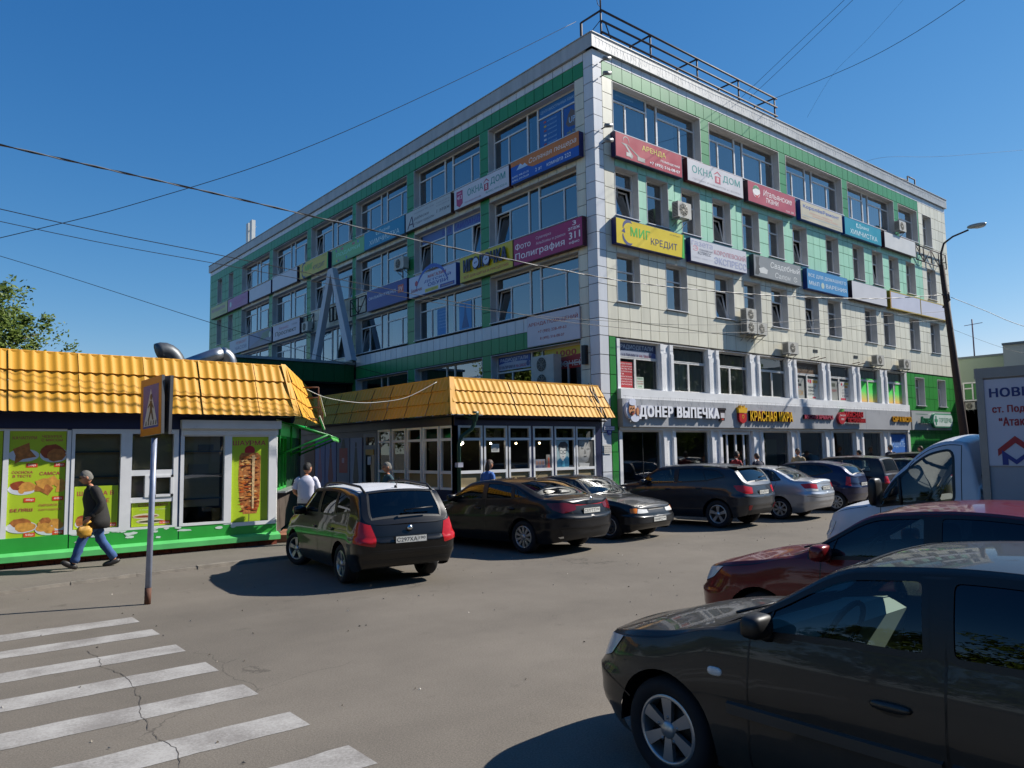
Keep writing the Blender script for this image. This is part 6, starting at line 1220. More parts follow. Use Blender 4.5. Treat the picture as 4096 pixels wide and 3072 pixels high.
class Shape:
    def __init__(s, g):
        s.g = g; L, W, H = g['L'], g['W']/2, g['H']; s.L, s.w, s.H = L, W, H
        zh, zc, xc, rf, rr = g['zh'], g['zc'], g['xc'], g['rf'], g['rr']; b1, b2 = g['belt']
        top = [(0,zh-.1),(.05,zh-.035),(.2,zh),(xc*.6,zh+(zc-zh)*.72),(xc,zc),((xc+rf)/2,(zc+H-.045)/2+.035),(rf,H-.045),((rf+rr)/2,H),(rr,H-g.get('rdrop',.05))]
        if g.get('dk'): top += [((rr+g['dk'])/2,(H-.05+g['zd'])/2+.035),(g['dk'],g['zd']+.015),(L-.12,g['zd']),(L-.03,g['zd']-.04),(L,g['zd']-.12)]
        else: top += [((rr+L-.07)/2,(H-g.get('rdrop',.05)+g['zd'])/2+.05),(L-.07,g['zd']),(L,g['zd']-.08)]
        s.zt0 = pchip(top)
        s.zs0 = pchip([(0,zh-.13),(.2,zh-.05),(xc*.7,zh+(zc-zh)*.55-.06),(xc+.1,b1-.01),(xc+.6,b1+.01),(L-.8,b2),(L-.15,b2-.01),(L,min(b2-.05,top[-1][1]-.02))])
        gc = g.get('clear', .19); s.zb = pchip([(0,gc+.08),(.35,gc),(L-.5,gc+.02),(L,gc+.13)])
        s.zt = lambda x: max(s.zt0(x), s.zs(x)+.012); s.zs = lambda x: s.zs0(x)
        df, nf, dr, nr = g.get('df',.62), g.get('nf',2.7), g.get('dr',.45), g.get('nr',3.0)
        pts = []
        for i in range(60):
            th = PI/2*i/59; pts.append((df*(1-math.cos(th)**(2/nf)), W*math.sin(th)**(2/nf)))
        n = 40
        for i in range(1, n): t = i/n; pts.append((df+(L-df-dr)*t, W*(1+.012*math.sin(PI*t))))
        for i in range(60):
            th = PI/2*(1-i/59); pts.append((L-dr*(1-math.cos(th)**(2/nr)), W*math.sin(th)**(2/nr)))
        s.pl = pts; s.cum = [0]
        for a, b in zip(pts, pts[1:]): s.cum.append(s.cum[-1]+math.hypot(b[0]-a[0], b[1]-a[1]))
        s.S = s.cum[-1]
    def plan(s, u):
        u = min(max(u, 0), s.S); c = s.cum; lo, hi = 0, len(c)-1
        while hi-lo > 1:
            m_ = (lo+hi)//2
            if c[m_] <= u: lo = m_
            else: hi = m_
        t = (u-c[lo])/max(1e-9, c[hi]-c[lo]); a, b = s.pl[lo], s.pl[hi]
        return a[0]+(b[0]-a[0])*t, a[1]+(b[1]-a[1])*t
    def sx(s, x):
        p = s.pl; lo, hi = 0, len(p)-1
        while hi-lo > 1:
            m_ = (lo+hi)//2
            if p[m_][0] <= x: lo = m_
            else: hi = m_
        t = (x-p[lo][0])/max(1e-9, p[hi][0]-p[lo][0]); return s.cum[lo]+(s.cum[hi]-s.cum[lo])*min(1, max(0, t))
    def tz(s, u, z):
        x = s.plan(u)[0]; a, b = s.zb(x), s.zs(x); return (z-a)/(b-a)
    def pt(s, u, v):
        x, y = s.plan(u); e = .01; xa, ya = s.plan(u-e); xb, yb = s.plan(u+e); tx, ty = xb-xa, yb-ya; l = math.hypot(tx, ty) or 1; nx, ny = -ty/l, tx/l      # outward: rotate tangent
        zb, zs = s.zb(x), s.zs(x); t = min(v, 1)
        ins = .07*max(0, 1-t/.3)**2+.035*max(0, (t-.72)/.28)**2-.010*math.exp(-((t-.62)/.1)**2)*s.g.get('crease',1)
        end = 1-sstep(min(x, s.L-x), .25, .6); ins -= .03*end*sstep(t,.2,.32)*(1-sstep(t,.62,.7)); ins += .02*end*sstep(t,.68,.95)
        px, py = x-nx*ins*1.0, y-ny*ins
        if y < .05: py = y
        z = zb+t*(zs-zb)
        if v > 1:
            zt = s.zt(x); h = zt-zs; kk = sstep(h, .05, .45); yr = py*(1-.05*(1-kk))-kk*(.03+s.g.get('tumble',.42)*h*.62)*(py/s.w)
            yr = max(yr, 0); z1 = zs+h*(.45+.46*kk)
            if v <= 1.5: t = (v-1)*2; q = .022*math.sin(PI*t)*kk*(py/s.w); return Vector((px, py+(yr-py)*t+q, zs+(z1-zs)*t))
            t = (v-1.5)*2; y2 = yr*(1-t); return Vector((px, y2, z1+(zt-z1)*(1-(1-t)**2.3)))
        return Vector((px, py, z))
    def nrm(s, u, v):
        e = .02; 
        if abs(v-1) < .02: v2 = v; va, vb = v-e, v+e
        else: va, vb = max(0, v-e), min(2, v+e)
        if v > 1.5: va = max(1.5, va)
        elif v > 1: va = max(1.0, va); vb = min(1.5, vb) if v < 1.49 else vb
        a = s.pt(max(0,u-e), v); b = s.pt(min(s.S,u+e), v); c = s.pt(u, va); d = s.pt(u, vb)
        n = (d-c).cross(b-a)
        if u < .02: n = Vector((n.x, 0, n.z)) if v < 1 else n
        if n.length < 1e-9: return Vector((0,0,1))
        n.normalize(); p = s.pt(u, v)
        if v >= 1.3 and n.z < 0: n = -n
        elif v < 1.3 and n.dot(Vector((p.x-s.L/2, p.y*3, 0))) < 0 and n.dot(Vector((p.x-s.L/2,p.y*3,.0)).normalized()) < -.05: n = -n
        return n
def car(name, label, g, loc, rotz, paint, group=None, cat='car'):
    sh = Shape(g); L, w_ = sh.L, sh.w; root = thing(name, label, cat, (*loc, 0), rotz, group)
    def wl(p, sgn=1): return (L/2-p.x, p.y*sgn, p.z)
    detail = g.get('step', .075)
    regs = []       # (part, poly, material, offset, both)
    r = g['r']; ra = r+.055; ws = [g['fo'], g['fo']+g['wb']]
    gm = g.get('gm', 'glass_car'); gr_ = g.get('gr', gm)
    sv = lambda x, v: (sh.sx(x), 1+.5*v)
    for xw in ws:
        pl = []
        for i in range(25):
            a = R(-25+230*i/24); x = xw-ra*math.cos(a); z = r+ra*math.sin(a)*1.0; u = sh.sx(x); pl.append((u, max(-.02, sh.tz(u, z))))
        pl = [(pl[0][0], -.02)]+pl+[(pl[-1][0], -.02)]
        regs.append(('hole', [(a, max(0, b)) for a, b in pl], None, 0, False))
    for poly, tint in g['side']:
        regs.append(('side_window', rounded([sv(*p) for p in poly], g.get('wr',.05)), M[gr_ if tint else gm], -.006, False))
    for (pa, _), (pb, _) in zip(g['side'], g['side'][1:]): regs.append(('pillar_trim', [sv(*p) for p in (pa[1],pb[0],pb[3],pa[2])], M['black'], .001, False))
    xc, rf, rr = g['xc'], g['rf'], g['rr']
    regs.append(('windscreen', [(sh.sx(xc+.04),2.0),(sh.sx(xc+.06),1.53),(sh.sx(rf-.03),1.56),(sh.sx(rf-.02),2.0)], M[gm], -.004, True))
    ra_, rb_ = (rr+.05, g['dk']-.05) if g.get('dk') else (rr+g.get('rgo',.05), L-.085)
    regs.append(('rear_window', [(sh.sx(ra_),2.0),(sh.sx(ra_),1.58),(sh.sx(rb_),1.58),(sh.sx(rb_),2.0)], M[gr_], -.004, True))
    zr = lambda pts: [(u, sh.tz(u, z)) for u, z in pts]
    rear = lambda pts: [(sh.S-u, sh.tz(sh.S-u, z)) for u, z in pts]
    for nm, side, poly, mt in g.get('lights', []):
        regs.append((nm, rounded((zr if side == 'f' else rear)(poly), .03, 3), mt, .006, False))
    for nm, side, poly, mt, *off in g.get('trim', []):
        regs.append((nm, (zr if side == 'f' else rear)(poly), mt, off[0] if off else .003, True))
    for d_ in g.get('doors', []):
        regs.append(('door', [sv(x, (v-1)*2) if v > 1 else (sh.sx(x), v) for x, v in d_], paint, 0, False))
    hl = [(sh.sx(.12)*1.0,2.0),(sh.sx(.12),1.2),(sh.sx(xc*.5),1.12),(sh.sx(xc),1.15),(sh.sx(xc),2.0)]
    regs.append(('bonnet', hl, paint, 0, True))
    if g.get('roofmat'): regs.insert(2, ('roof', [(sh.sx(rf-.0),2.0),(sh.sx(rf),1.5),(sh.sx(rr),1.5),(sh.sx(rr),2.0)], g['roofmat'], .001, True))
    # triangulate the half shell in its own (u, v) plane, with every outline as an edge
    V2 = []; E2 = []
    def addp(poly, closed=True):
        o = len(V2); d_ = dense(poly, closed, .05); V2.extend(Vector((a, b*.9)) for a, b in d_); n = len(d_)
        E2.extend((o+i, o+(i+1) % n) for i in range(n if closed else n-1))
    S = sh.S; addp([(0,0),(S,0),(S,2),(0,2)])
    for rg_ in regs: addp(rg_[1])
    addp([(0,1),(S,1)], False); addp([(0,1.5),(S,1.5)], False)
    near = {}
    for p in V2: near.setdefault((int(p.x/.03), int(p.y/.03)), 1)
    nu = int(S/detail)
    for i in range(nu+1):
        for v in [k/11 for k in range(1,11)]+[1+.5*k/6 for k in range(1,6)]+[1.5+.5*k/8 for k in range(1,8)]:
            p = Vector((S*i/nu, v*.9)); key = (int(p.x/.03), int(p.y/.03))
            if key not in near and 0 < i < nu: V2.append(p)
    vo, eo, fo_, *_ = delaunay_2d_cdt(V2, E2, [], 0, 1e-5)
    P3 = [sh.pt(p.x, p.y/.9) for p in vo]; N3_ = [sh.nrm(p.x, p.y/.9) for p in vo]
    buckets = {}
    for f in fo_:
        c = (sum(vo[i].x for i in f)/3, sum(vo[i].y for i in f)/3/.9); k = None
        for j, rg_ in enumerate(regs):
            if inside(c, rg_[1]): k = j; break
        buckets.setdefault(k, []).append(f)
    def emit(nm, faces, mt, off, sides, parent=root):
        vs, fs, ns = [], [], []
        for sgn in sides:
            idm = {}
            for f in faces:
                ff = []
                for i in f:
                    if i not in idm:
                        idm[i] = len(vs); p = P3[i]+N3_[i]*off; vs.append(wl(p, sgn)); n = N3_[i]; ns.append((-n.x, n.y*sgn, n.z))
                    ff.append(idm[i])
                fs.append(ff if sgn < 0 else ff[::-1])
        # orient with the shading normal
        out = []
        for f in fs:
            a, b, c = (Vector(vs[i]) for i in f[:3]); n = (b-a).cross(c-a)
            out.append(f if n.dot(Vector(ns[f[0]])+Vector(ns[f[1]])+Vector(ns[f[2]])) >= 0 else f[::-1])
        me = bpy.data.meshes.new(nm); me.from_pydata(vs, [], out); me.materials.append(mt); me.polygons.foreach_set('use_smooth', [True]*len(out)); me.update()
        me.normals_split_custom_set_from_vertices([Vector(n).normalized() for n in ns])
        return link(nm, me, parent)
    body = emit('body', buckets.get(None, []), paint, 0, (1,-1))
    for j, rg_ in enumerate(regs):
        nm, poly, mt, off, both = rg_
        if nm == 'hole' or j not in buckets: continue
        if both: emit(nm, buckets[j], mt, off, (1,-1))
        else:
            for sgn in (1,-1): emit(nm, buckets[j], mt, off, (sgn,))
    # dark seams and window rubbers
    seam = MB()
    def strip(poly, hw, off, closed=True, m=0):
        d_ = dense(poly, closed, .04); n = len(d_)
        for sgn in (1,-1):
            a_, b_ = [], []
            for i in range(n):
                p = d_[i]; q0 = d_[i-1] if (closed or i) else d_[i]; q1 = d_[(i+1) % n] if (closed or i < n-1) else d_[i]
                P_ = sh.pt(*p); nn = sh.nrm(*p); t = sh.pt(*q1)-sh.pt(*q0); 
                if t.length < 1e-6: t = Vector((1,0,0))
                sd_ = t.normalized().cross(nn)*hw; a_.append(wl(P_+nn*off+sd_, sgn)); b_.append(wl(P_+nn*off-sd_, sgn))
            k = n if closed else n-1
            seam.add(a_+b_, [(i, (i+1) % n, n+(i+1) % n, n+i) for i in range(k)], m)
    for nm, poly, mt, off, both in regs:
        if nm == 'door': strip([p for p in poly], .005, .0012)
        elif nm == 'bonnet': strip(poly[1:-1], .005, .0012, False)
        elif nm == 'side_window': strip(poly, .016, .002)
        elif nm == 'windscreen' or nm == 'rear_window': strip(poly, .018, .002, False)
        elif nm == 'roof': pass
    for sm in g.get('seams', []): strip([(sh.S-u if sd == 'r' else u, sh.tz(sh.S-u if sd == 'r' else u, z)) for sd, u, z in sm], .005, .0015, False)
    seam.build('panel_gap', M['black'], root)
    # wheel housings, floor, wheels
    q = MB()
    for xw in ws:
        for sgn in (1,-1):
            n = 14; A_ = [(R(-4+188*i/n)) for i in range(n+1)]; yo, yi = (w_-.03)*sgn, (w_-.42)*sgn
            o_ = [(L/2-(xw-ra*1.02*math.cos(a)), yo, r+ra*1.02*math.sin(a)) for a in A_]; i_ = [(p[0], yi, p[2]) for p in o_]
            q.add(o_+i_, [(i,i+1,n+2+i,n+1+i) for i in range(n)]+[tuple(range(n+1,2*n+2))])
    q.box(-L/2+.6, L/2-.6, -w_+.1, w_-.1, g.get('clear',.19)+.03, g.get('clear',.19)+.07); q.box(-L/2+.42, L/2-.42, -w_+.3, w_-.3, g.get('clear',.19)+.12, g.get('clear',.19)+.2); q.build('underbody', M['black'], root)
    for xw in ws:
        for sgn in (1,-1):
            steer = g.get('steer', 0) if xw == ws[0] else 0
            wheel(root, (L/2-xw, sgn*(w_-.125), r), r, sgn, g.get('rim', ('spoke',5)), steer)
    # cabin
    zf = .42; H = sh.H; cab = flat(g.get('trimcol','#2a2a2c'), .8, .1)
    def seat(x, y, wd, nm):
        q = MB(); q.ell((L/2-x,y,.5),(.27,wd,.1),.5,12,6); q.ell((L/2-x-.3,y,.82),(.09,wd*.95,.34),.5,12,8, rot=None); q.ell((L/2-x-.33,y,H-.28),(.06,min(.14,wd*.7),.11),.6,10,6); q.build(nm, cab, root)
    sx_ = g.get('seatx', xc+.95)
    for y in (.37,-.37): seat(sx_, y*w_/.85, .25, 'front_seat')
    if g.get('rear', True): q = MB(); x = sx_+.85; q.ell((L/2-x,0,.52),(.25,w_-.22,.12),.4,12,6); q.ell((L/2-x-.3,0,.8),(.1,w_-.25,.34),.4,12,6); [q.ell((L/2-x-.34,y,H-.33),(.05,.13,.09),.6,10,6) for y in (.36,-.36)]; q.build('rear_seat', cab, root)
    q = MB(); q.prism([(L/2-xc-.02, g['zc']-.04),(L/2-xc-.38, g['zc']+.02),(L/2-xc-.5, g['zc']-.04),(L/2-xc-.42, .5),(L/2-xc, .45)], -w_+.14, w_-.14); q.build('dashboard', flat(g.get('dashcol','#3c3d3e'), .7, .05), root)
    q = MB(); n = 24; c = Vector((L/2-xc-.62, .37*w_/.85, g['zc']+.0)); tl_ = R(25)
    q.tube([c+Vector((math.sin(tl_)*.18*math.cos(2*PI*i/n)*-1, .18*math.sin(2*PI*i/n), .18*math.cos(tl_)*math.cos(2*PI*i/n))) for i in range(n+1)], .016, 6, 0, False); q.bar(c, c+Vector((.2,0,-.06)), .04); q.bar(c+Vector((0,-.17,0)), c+Vector((0,.17,0)), .03); q.build('steering_wheel', M['dark'], root)
    # mirrors, handles, plates
    if g.get('mirror', True):
        xm, zm, sc = g.get('mx', xc+.42), g['belt'][0]+.06, g.get('ms', 1)
        for sgn in (1,-1):
            p = sh.pt(sh.sx(xm), 1.04); q = MB(); q.ell((L/2-xm+.0, sgn*(p.y+.11*sc), zm+.02),(.075*sc,.115*sc,.075*sc),.6,14,8); q.tube([(L/2-xm-.02,sgn*(p.y-.02),zm-.06),(L/2-xm,sgn*(p.y+.05),zm-.03)],.03,6); q.build('side_mirror', g.get('mirmat', paint), root)
    for x, z in g.get('handles', []):
        u = sh.sx(x); p = sh.pt(u, sh.tz(u, z)); nn = sh.nrm(u, sh.tz(u, z))
        for sgn in (1,-1): q = MB(); q.ell((L/2-p.x, sgn*(p.y+.008), p.z),(.1,.022,.022),.7,10,6); q.ell((L/2-p.x-.01, sgn*(p.y-.002), p.z-.03),(.085,.006,.032),.8,10,6,1); q.build('handle', [g.get('hmat', paint), M['black']], root)
    for sd, st, reg, z in g.get('plates', []):
        u = 0 if sd == 'f' else sh.S; p = sh.pt(u, sh.tz(u, z)); xx = L/2-p.x; sg = 1 if sd == 'f' else -1
        o = bpy.data.objects.new('number_plate', None); bpy.data.objects.remove(o)
        q = MB(); q.box(-.26,.26,-.012,.0,-.056,.056,0); q.rect(-.25,.25,-.046,.046,-.0125,1); o = q.build('number_plate', [M['dark'], flat('#cfcfc9',.5,.06,8,dirt=.1)], root)
        o.location = (xx+sg*.012, 0, z); o.rotation_euler = (0, 0, PI/2 if sg > 0 else -PI/2)
        q = MB(); q.text(st, -.235, -.032, .062, .33, -.0135, 0, .01); q.text(reg, .12, -.012, .04, .11, -.0135, 0, .01); q.rect(.105,.108,-.046,.046,-.0134,0); q.build('lettering', flat('#18181a',.6), o)
    for sd, st, x, y, z, hgt in g.get('badges', []):
        q = MB(); 
        if st == 'disc': q.lathe([(0,0),(hgt,0),(hgt,.012),(0,.014)],'x',(0,0,0),16)
        else: q.text(st, 0, 0, hgt, None, 0, 0, .01)
        o = q.build('badge', M['chrome'], root); o.location = (L/2-x if True else 0, y, z)
        if st == 'disc': o.rotation_euler = (0,0,0 if sd == 'f' else PI)
        else: o.rotation_euler = (0,0,-PI/2)
    for kind in g.get('extra', []): kind(root, sh, L, w_, H)
    return root
def wheel(root, c, r, sgn, rim, steer=0):
    o = bpy.data.objects.new('wheel', None); COL.objects.link(o); o.parent = root; o.location = c; o.rotation_euler.z = R(steer) + (0 if sgn < 0 else PI)
    key = (rim, r)
    if key not in wheel.cache:
        rr_ = r*.66; q = MB(); q.lathe([(rr_,-.085),(rr_+.012,-.1),(r*.85,-.112),(r-.02,-.1),(r-.002,-.075),(r,0),(r-.002,.075),(r-.02,.1),(rr_,.1)], 'y', n=40)
        me_t = q.build('tyre', M['tyre']).data; bpy.data.objects.remove(bpy.data.objects[-1]) if False else None
        q = MB(); q.lathe([(rr_+.004,-.09),(rr_-.012,-.1),(rr_-.022,-.085),(rr_-.028,.05)], 'y', n=40, m=0); q.lathe([(.0,.0),(rr_-.02,.0)], 'y', n=24, m=1); q.lathe([(0,-.02),(rr_*.72,-.02),(rr_*.72,0)], 'y', n=24, m=2)
        kind, n = rim[:2]; wid = rim[2] if len(rim) > 2 else .22
        if kind == 'spoke':
            for i in range(n):
                a = 2*PI*i/n+PI/2; ca, sa = math.cos(a), math.sin(a); w0, w1 = rr_*wid*.55, rr_*wid
                def P(rad, t, y): return (rad*ca-t*sa, y, rad*sa+t*ca)
                r0_, r1_ = rr_*.16, rr_*.97
                fr_ = [P(r0_,-w0,-.082),P(r0_,w0,-.082),P(r1_,w1,-.092),P(r1_,-w1,-.092)]; bk_ = [P(r0_,-w0,-.05),P(r0_,w0,-.05),P(r1_,w1,-.06),P(r1_,-w1,-.06)]
                q.add(fr_+bk_, [(0,1,2,3),(0,4,5,1),(1,5,6,2),(2,6,7,3),(3,7,4,0)], 0)
            q.lathe([(0,-.1),(rr_*.2,-.098),(rr_*.26,-.085),(rr_*.27,-.05)], 'y', n=20, m=0)
            for i in range(5): a = 2*PI*i/5+.3; q.cyl((rr_*.36*math.cos(a),-.06,rr_*.36*math.sin(a)),(rr_*.36*math.cos(a),-.088,rr_*.36*math.sin(a)),.011,n=8,m=3)
        else:       # pressed steel wheel
            q.lathe([(0,-.07),(rr_*.25,-.075),(rr_*.35,-.05),(rr_*.6,-.07),(rr_*.75,-.075),(rr_*.95,-.04)], 'y', n=32, m=4 if kind == 'steel' else 0)
            for i in range(n):
                a = 2*PI*i/n; q.cyl((rr_*.8*math.cos(a),-.064,rr_*.8*math.sin(a)),(rr_*.8*math.cos(a),-.074,rr_*.8*math.sin(a)),.02,n=8,m=1)
            for i in range(5): a = 2*PI*i/5; q.cyl((rr_*.42*math.cos(a),-.05,rr_*.42*math.sin(a)),(rr_*.42*math.cos(a),-.085,rr_*.42*math.sin(a)),.018,n=8,m=1)
        ot = [x for x in bpy.data.objects if x.data == me_t]; 
        for x in ot: bpy.data.objects.remove(x)
        orim = q.build('rim', [M['alloy'], M['black'], flat('#3a3836',.6,.1,5,metal=.6), M['steel'], flat('#4b4a48',.6,.2,8)]); me_r = orim.data; bpy.data.objects.remove(orim)
        wheel.cache[key] = (me_t, me_r)
    t, k = wheel.cache[key]; link('tyre', t, o); link('rim', k, o)
wheel.cache = {}
LRED = flat((.42,.012,.015), .12, .1, 20, name='tail_lamp_red'); LWHT = flat((.62,.62,.6), .12, .1, 20, name='lamp_clear'); LORG = flat((.75,.2,.02), .15, .1, 20, name='indicator_orange'); LDRK = flat((.12,.005,.008), .1, .1, name='tail_lamp_dark')
def headl(par): pass
def roof_rails(root, sh, L, w_, H):
    for sgn in (1,-1):
        q = MB(); xs = [sh.g['rf']+.1, sh.g['rf']+.3, (sh.g['rf']+sh.g['rr'])/2, sh.g['rr']-.15, sh.g['rr']+.03]; P_ = []
        for i, x in enumerate(xs): p = sh.pt(sh.sx(x), 1.56); P_.append((L/2-x, sgn*(p.y-.0), p.z+(.06 if 0 < i < 4 else .0)))
        q.tube(P_, .02, 6); q.build('roof_rail', M['dark'], root)
def rear_wiper(root, sh, L, w_, H):
    x = L-.12; z = sh.zt(x)+.03; q = MB(); q.tube([(L/2-x-.03,0.05,z),(L/2-x-.05,.05,z+.02)],.02,6); q.tube([(L/2-x-.05,.05,z+.02),(L/2-x-.04,-.42,z+.04)],.012,5); q.build('rear_wiper', M['black'], root)
def aerial(root, sh, L, w_, H):
    x = sh.g['rr']-.1; q = MB(); q.cyl((L/2-x,0,H-.06),(L/2-x,0,H-.01),.025,n=8); q.tube([(L/2-x,0,H-.02),(L/2-x-.16,0,H+.12)],.006,5); q.build('aerial', M['black'], root)
def front_wipers(root, sh, L, w_, H):
    q = MB(); x = sh.g['xc']+.08
    for y0, y1 in ((.5,-.05),(-.05,-.6)): q.tube([(L/2-x+.06,y0,sh.zt(x)+.005),(L/2-x-.07,y1,sh.zt(x+.07)+.01)],.01,5)
    q.box(L/2-x-.02,L/2-x+.14,-w_+.22,w_-.22,sh.zt(x-.1)-.05,sh.zt(x-.1)-.02); q.build('front_wiper', M['black'], root)
def spoiler(root, sh, L, w_, H):
    x = sh.g['rr']; q = MB(); y = sh.pt(sh.sx(x), 1.5).y; z = sh.zt(x); q.prism([(L/2-x+.15,z+.02),(L/2-x-.12,z+.005),(L/2-x-.13,z-.025),(L/2-x+.1,z-.02)],-y*.93,y*.93); q.build('roof_spoiler', root.get('_p') and M['black'] or M['black'], root)
def window_divider(root, sh, L, w_, H):
    for sgn in (1,-1):
        q = MB(); P_ = [sh.pt(sh.sx(1.25-.06*v), 1+.5*v) for v in (.08,.3,.55,.8,.86)]; q.tube([(L/2-p.x, sgn*(p.y+.002), p.z) for p in P_], .022, 5); q.build('window_divider', M['black'], root)
def tl(poly, mt=LRED, nm='tail_lamp'): return (nm, 'r', poly, mt)
def hl(poly, mt=LWHT, nm='headlamp'): return (nm, 'f', poly, mt)
def doors4(a, b, c, lo=.1, hi=1.46): return [[(a,lo),(a+.02,1.0),(a+.1,1.06),(a+.15,hi),(b,hi),(b,lo)],[(b+.002,lo),(b+.002,hi),(c-.16,hi),(c+.02,1.0),(c-.12,.55),(c-.33,lo)]]
def win4(a, b, c, d_, v0=.08, v1=.9, tint=True): return [([(a,v0+.03),(b-.04,v0),(b-.07,v1),(a,v1)],False),([(b+.06,v0),(c,v0),(c-.06,v1),(b+.04,v1)],tint)]+([([(c+.05,v0+.02),(d_,v0+.2),(d_-.18,v1-.12),(c+.0,v1)],tint)] if d_ else [])
PB = lambda c, **k: car_paint('car_paint_'+c.strip('#'), c, **k)
# --- foreground: grey saloon, seen from its left side
grille = M['black']
rio = dict(L=4.24,W=1.70,H=1.47,zh=.80,zc=.97,xc=1.12,rf=2.02,rr=3.25,dk=3.8,zd=1.05,belt=(.97,1.01),r=.305,fo=.83,wb=2.5,df=.75,nf=2.5,step=.05,rim=('spoke',6,.2),
 side=win4(1.36,2.4,3.14,3.55,.07,.88,True),doors=doors4(1.42,2.44,3.3),handles=[(2.2,.78),(3.2,.79)],gm='glass_rio',gr='glass_tint',dashcol='#8a938c',trimcol='#4b5250',
 lights=[hl([(.5,.68),(.62,.78),(1.02,.8),(.9,.66),(.7,.6)]),hl([(.6,.66),(.7,.74),(.86,.75),(.8,.66)],LORG,'indicator'),tl([(.5,.95),(.95,.95),(.9,.72),(.55,.7)])],
 trim=[('grille','f',[(0,.66),(.34,.67),(.3,.55),(0,.55)],grille),('lower_grille','f',[(0,.42),(.5,.43),(.45,.3),(0,.3)],grille)],
 seams=[[('f',.4,.56),('f',.8,.57),('f',1.02,.5),('f',1.12,.45)]],extra=[front_wipers],ms=.85,mirmat=M['black'])
def moulding(root, sh, L, w_, H):
    for sgn in (1,-1):
        q = MB(); 
        for a, b in ((1.3,2.42),(2.46,3.2)):
            vs = []; n = 14
            for i in range(n+1):
                x = a+(b-a)*i/n; u = sh.sx(x); 
                for z, o_ in ((.53,.0),(.535,.022),(.59,.022),(.60,.0)): p = sh.pt(u, sh.tz(u,z)); vs.append((L/2-p.x, sgn*(p.y+o_), z))
            q.add(vs, [(4*i+k,4*i+k+1,4*i+5+k,4*i+4+k) for i in range(n) for k in range(3)], 0)
        q.build('door_moulding', flat('#3a3733',.45,.1), root)
        u = sh.sx(1.22); p = sh.pt(u, sh.tz(u,.74)); q = MB(); q.ell((L/2-1.22, sgn*p.y, .74),(.05,.012,.025),.7,10,6); q.build('side_repeater', LWHT, root)
rio['extra'].append(moulding)
M['glass_rio'] = glass_mat('front_door_glass', (.72, .8, .76), 1.1)
car('parked_car','grey-brown saloon filling the lower right corner, nose to the left', rio, (-12.74,-14.86), R(90.5), PB('#33312e', metal=.35, rough=.4, coat=.8, dust=.08))
focus = dict(L=4.45,W=1.80,H=1.50,zh=.82,zc=1.0,xc=1.15,rf=2.05,rr=3.3,dk=3.95,zd=1.08,belt=(.98,1.03),r=.31,fo=.9,wb=2.62,df=.7,nf=2.5,rim=('spoke',5,.2),
 side=win4(1.4,2.45,3.2,3.6),doors=doors4(1.5,2.5,3.4),handles=[(2.25,.82),(3.2,.84)],gr='glass_tint',
 lights=[hl([(.5,.66),(.6,.8),(1.1,.84),(.95,.7),(.7,.62)]),tl([(.5,.95),(.95,.95),(.9,.75),(.55,.72)])],trim=[('grille','f',[(0,.7),(.4,.71),(.34,.6),(0,.6)],grille)],extra=[front_wipers])
car('parked_car','dark red car between the grey saloon and the white truck', focus, (-9.88,-13.75), R(92), PB('#66080f', metal=.2, rough=.3, dust=.05), 'cars parked on the near side')
# --- far row, noses to the stalls
fabia = dict(L=4.12,W=1.60,H=1.50,zh=.82,zc=1.0,xc=1.0,rf=1.72,rr=3.68,zd=1.02,rdrop=.06,belt=(.95,1.0),r=.30,fo=.80,wb=2.43,df=.6,nf=2.7,dr=.3,nr=4.2,tumble=.34,rim=('spoke',5,.2),step=.06,
 side=win4(1.18,2.15,2.92,3.62,.08,.9,False),doors=doors4(1.32,2.2,3.06),handles=[(2.05,.8),(2.9,.82)],gr='glass_tint',roofmat=flat('#d9dade',.25,.03),
 lights=[hl([(.5,.66),(.6,.8),(.95,.8),(.85,.66)]),tl([(.54,.74),(.62,.95),(.76,.99),(.93,.97),(.95,.88),(.88,.68),(.56,.62)]),('reverse_lamp','r',[(.58,.8),(.7,.8),(.7,.755),(.57,.755)],LWHT)],
 trim=[('lower_bumper','r',[(0,.42),(.75,.42),(.75,.36),(0,.36)],M['black'])],plates=[('r','С297ХА','190',.71)],badges=[('r','disc',4.115,0,.87,.045)],
 seams=[[('r',0,.56),('r',.62,.56),('r',.66,.62)]],extra=[roof_rails,rear_wiper,aerial],steer=24)
car('parked_car','black estate with a white roof, tail towards the viewer and front wheels turned', fabia, (-10.9,-4.66), R(83), PB('#050506', metal=.0, rough=.3, dust=.02), 'cars parked in the far row')
def rear_badge(root, sh, L, w_, H):
    q = MB(); q.lathe([(.0,0),(.012,0)],'x',(0,0,0),6); 
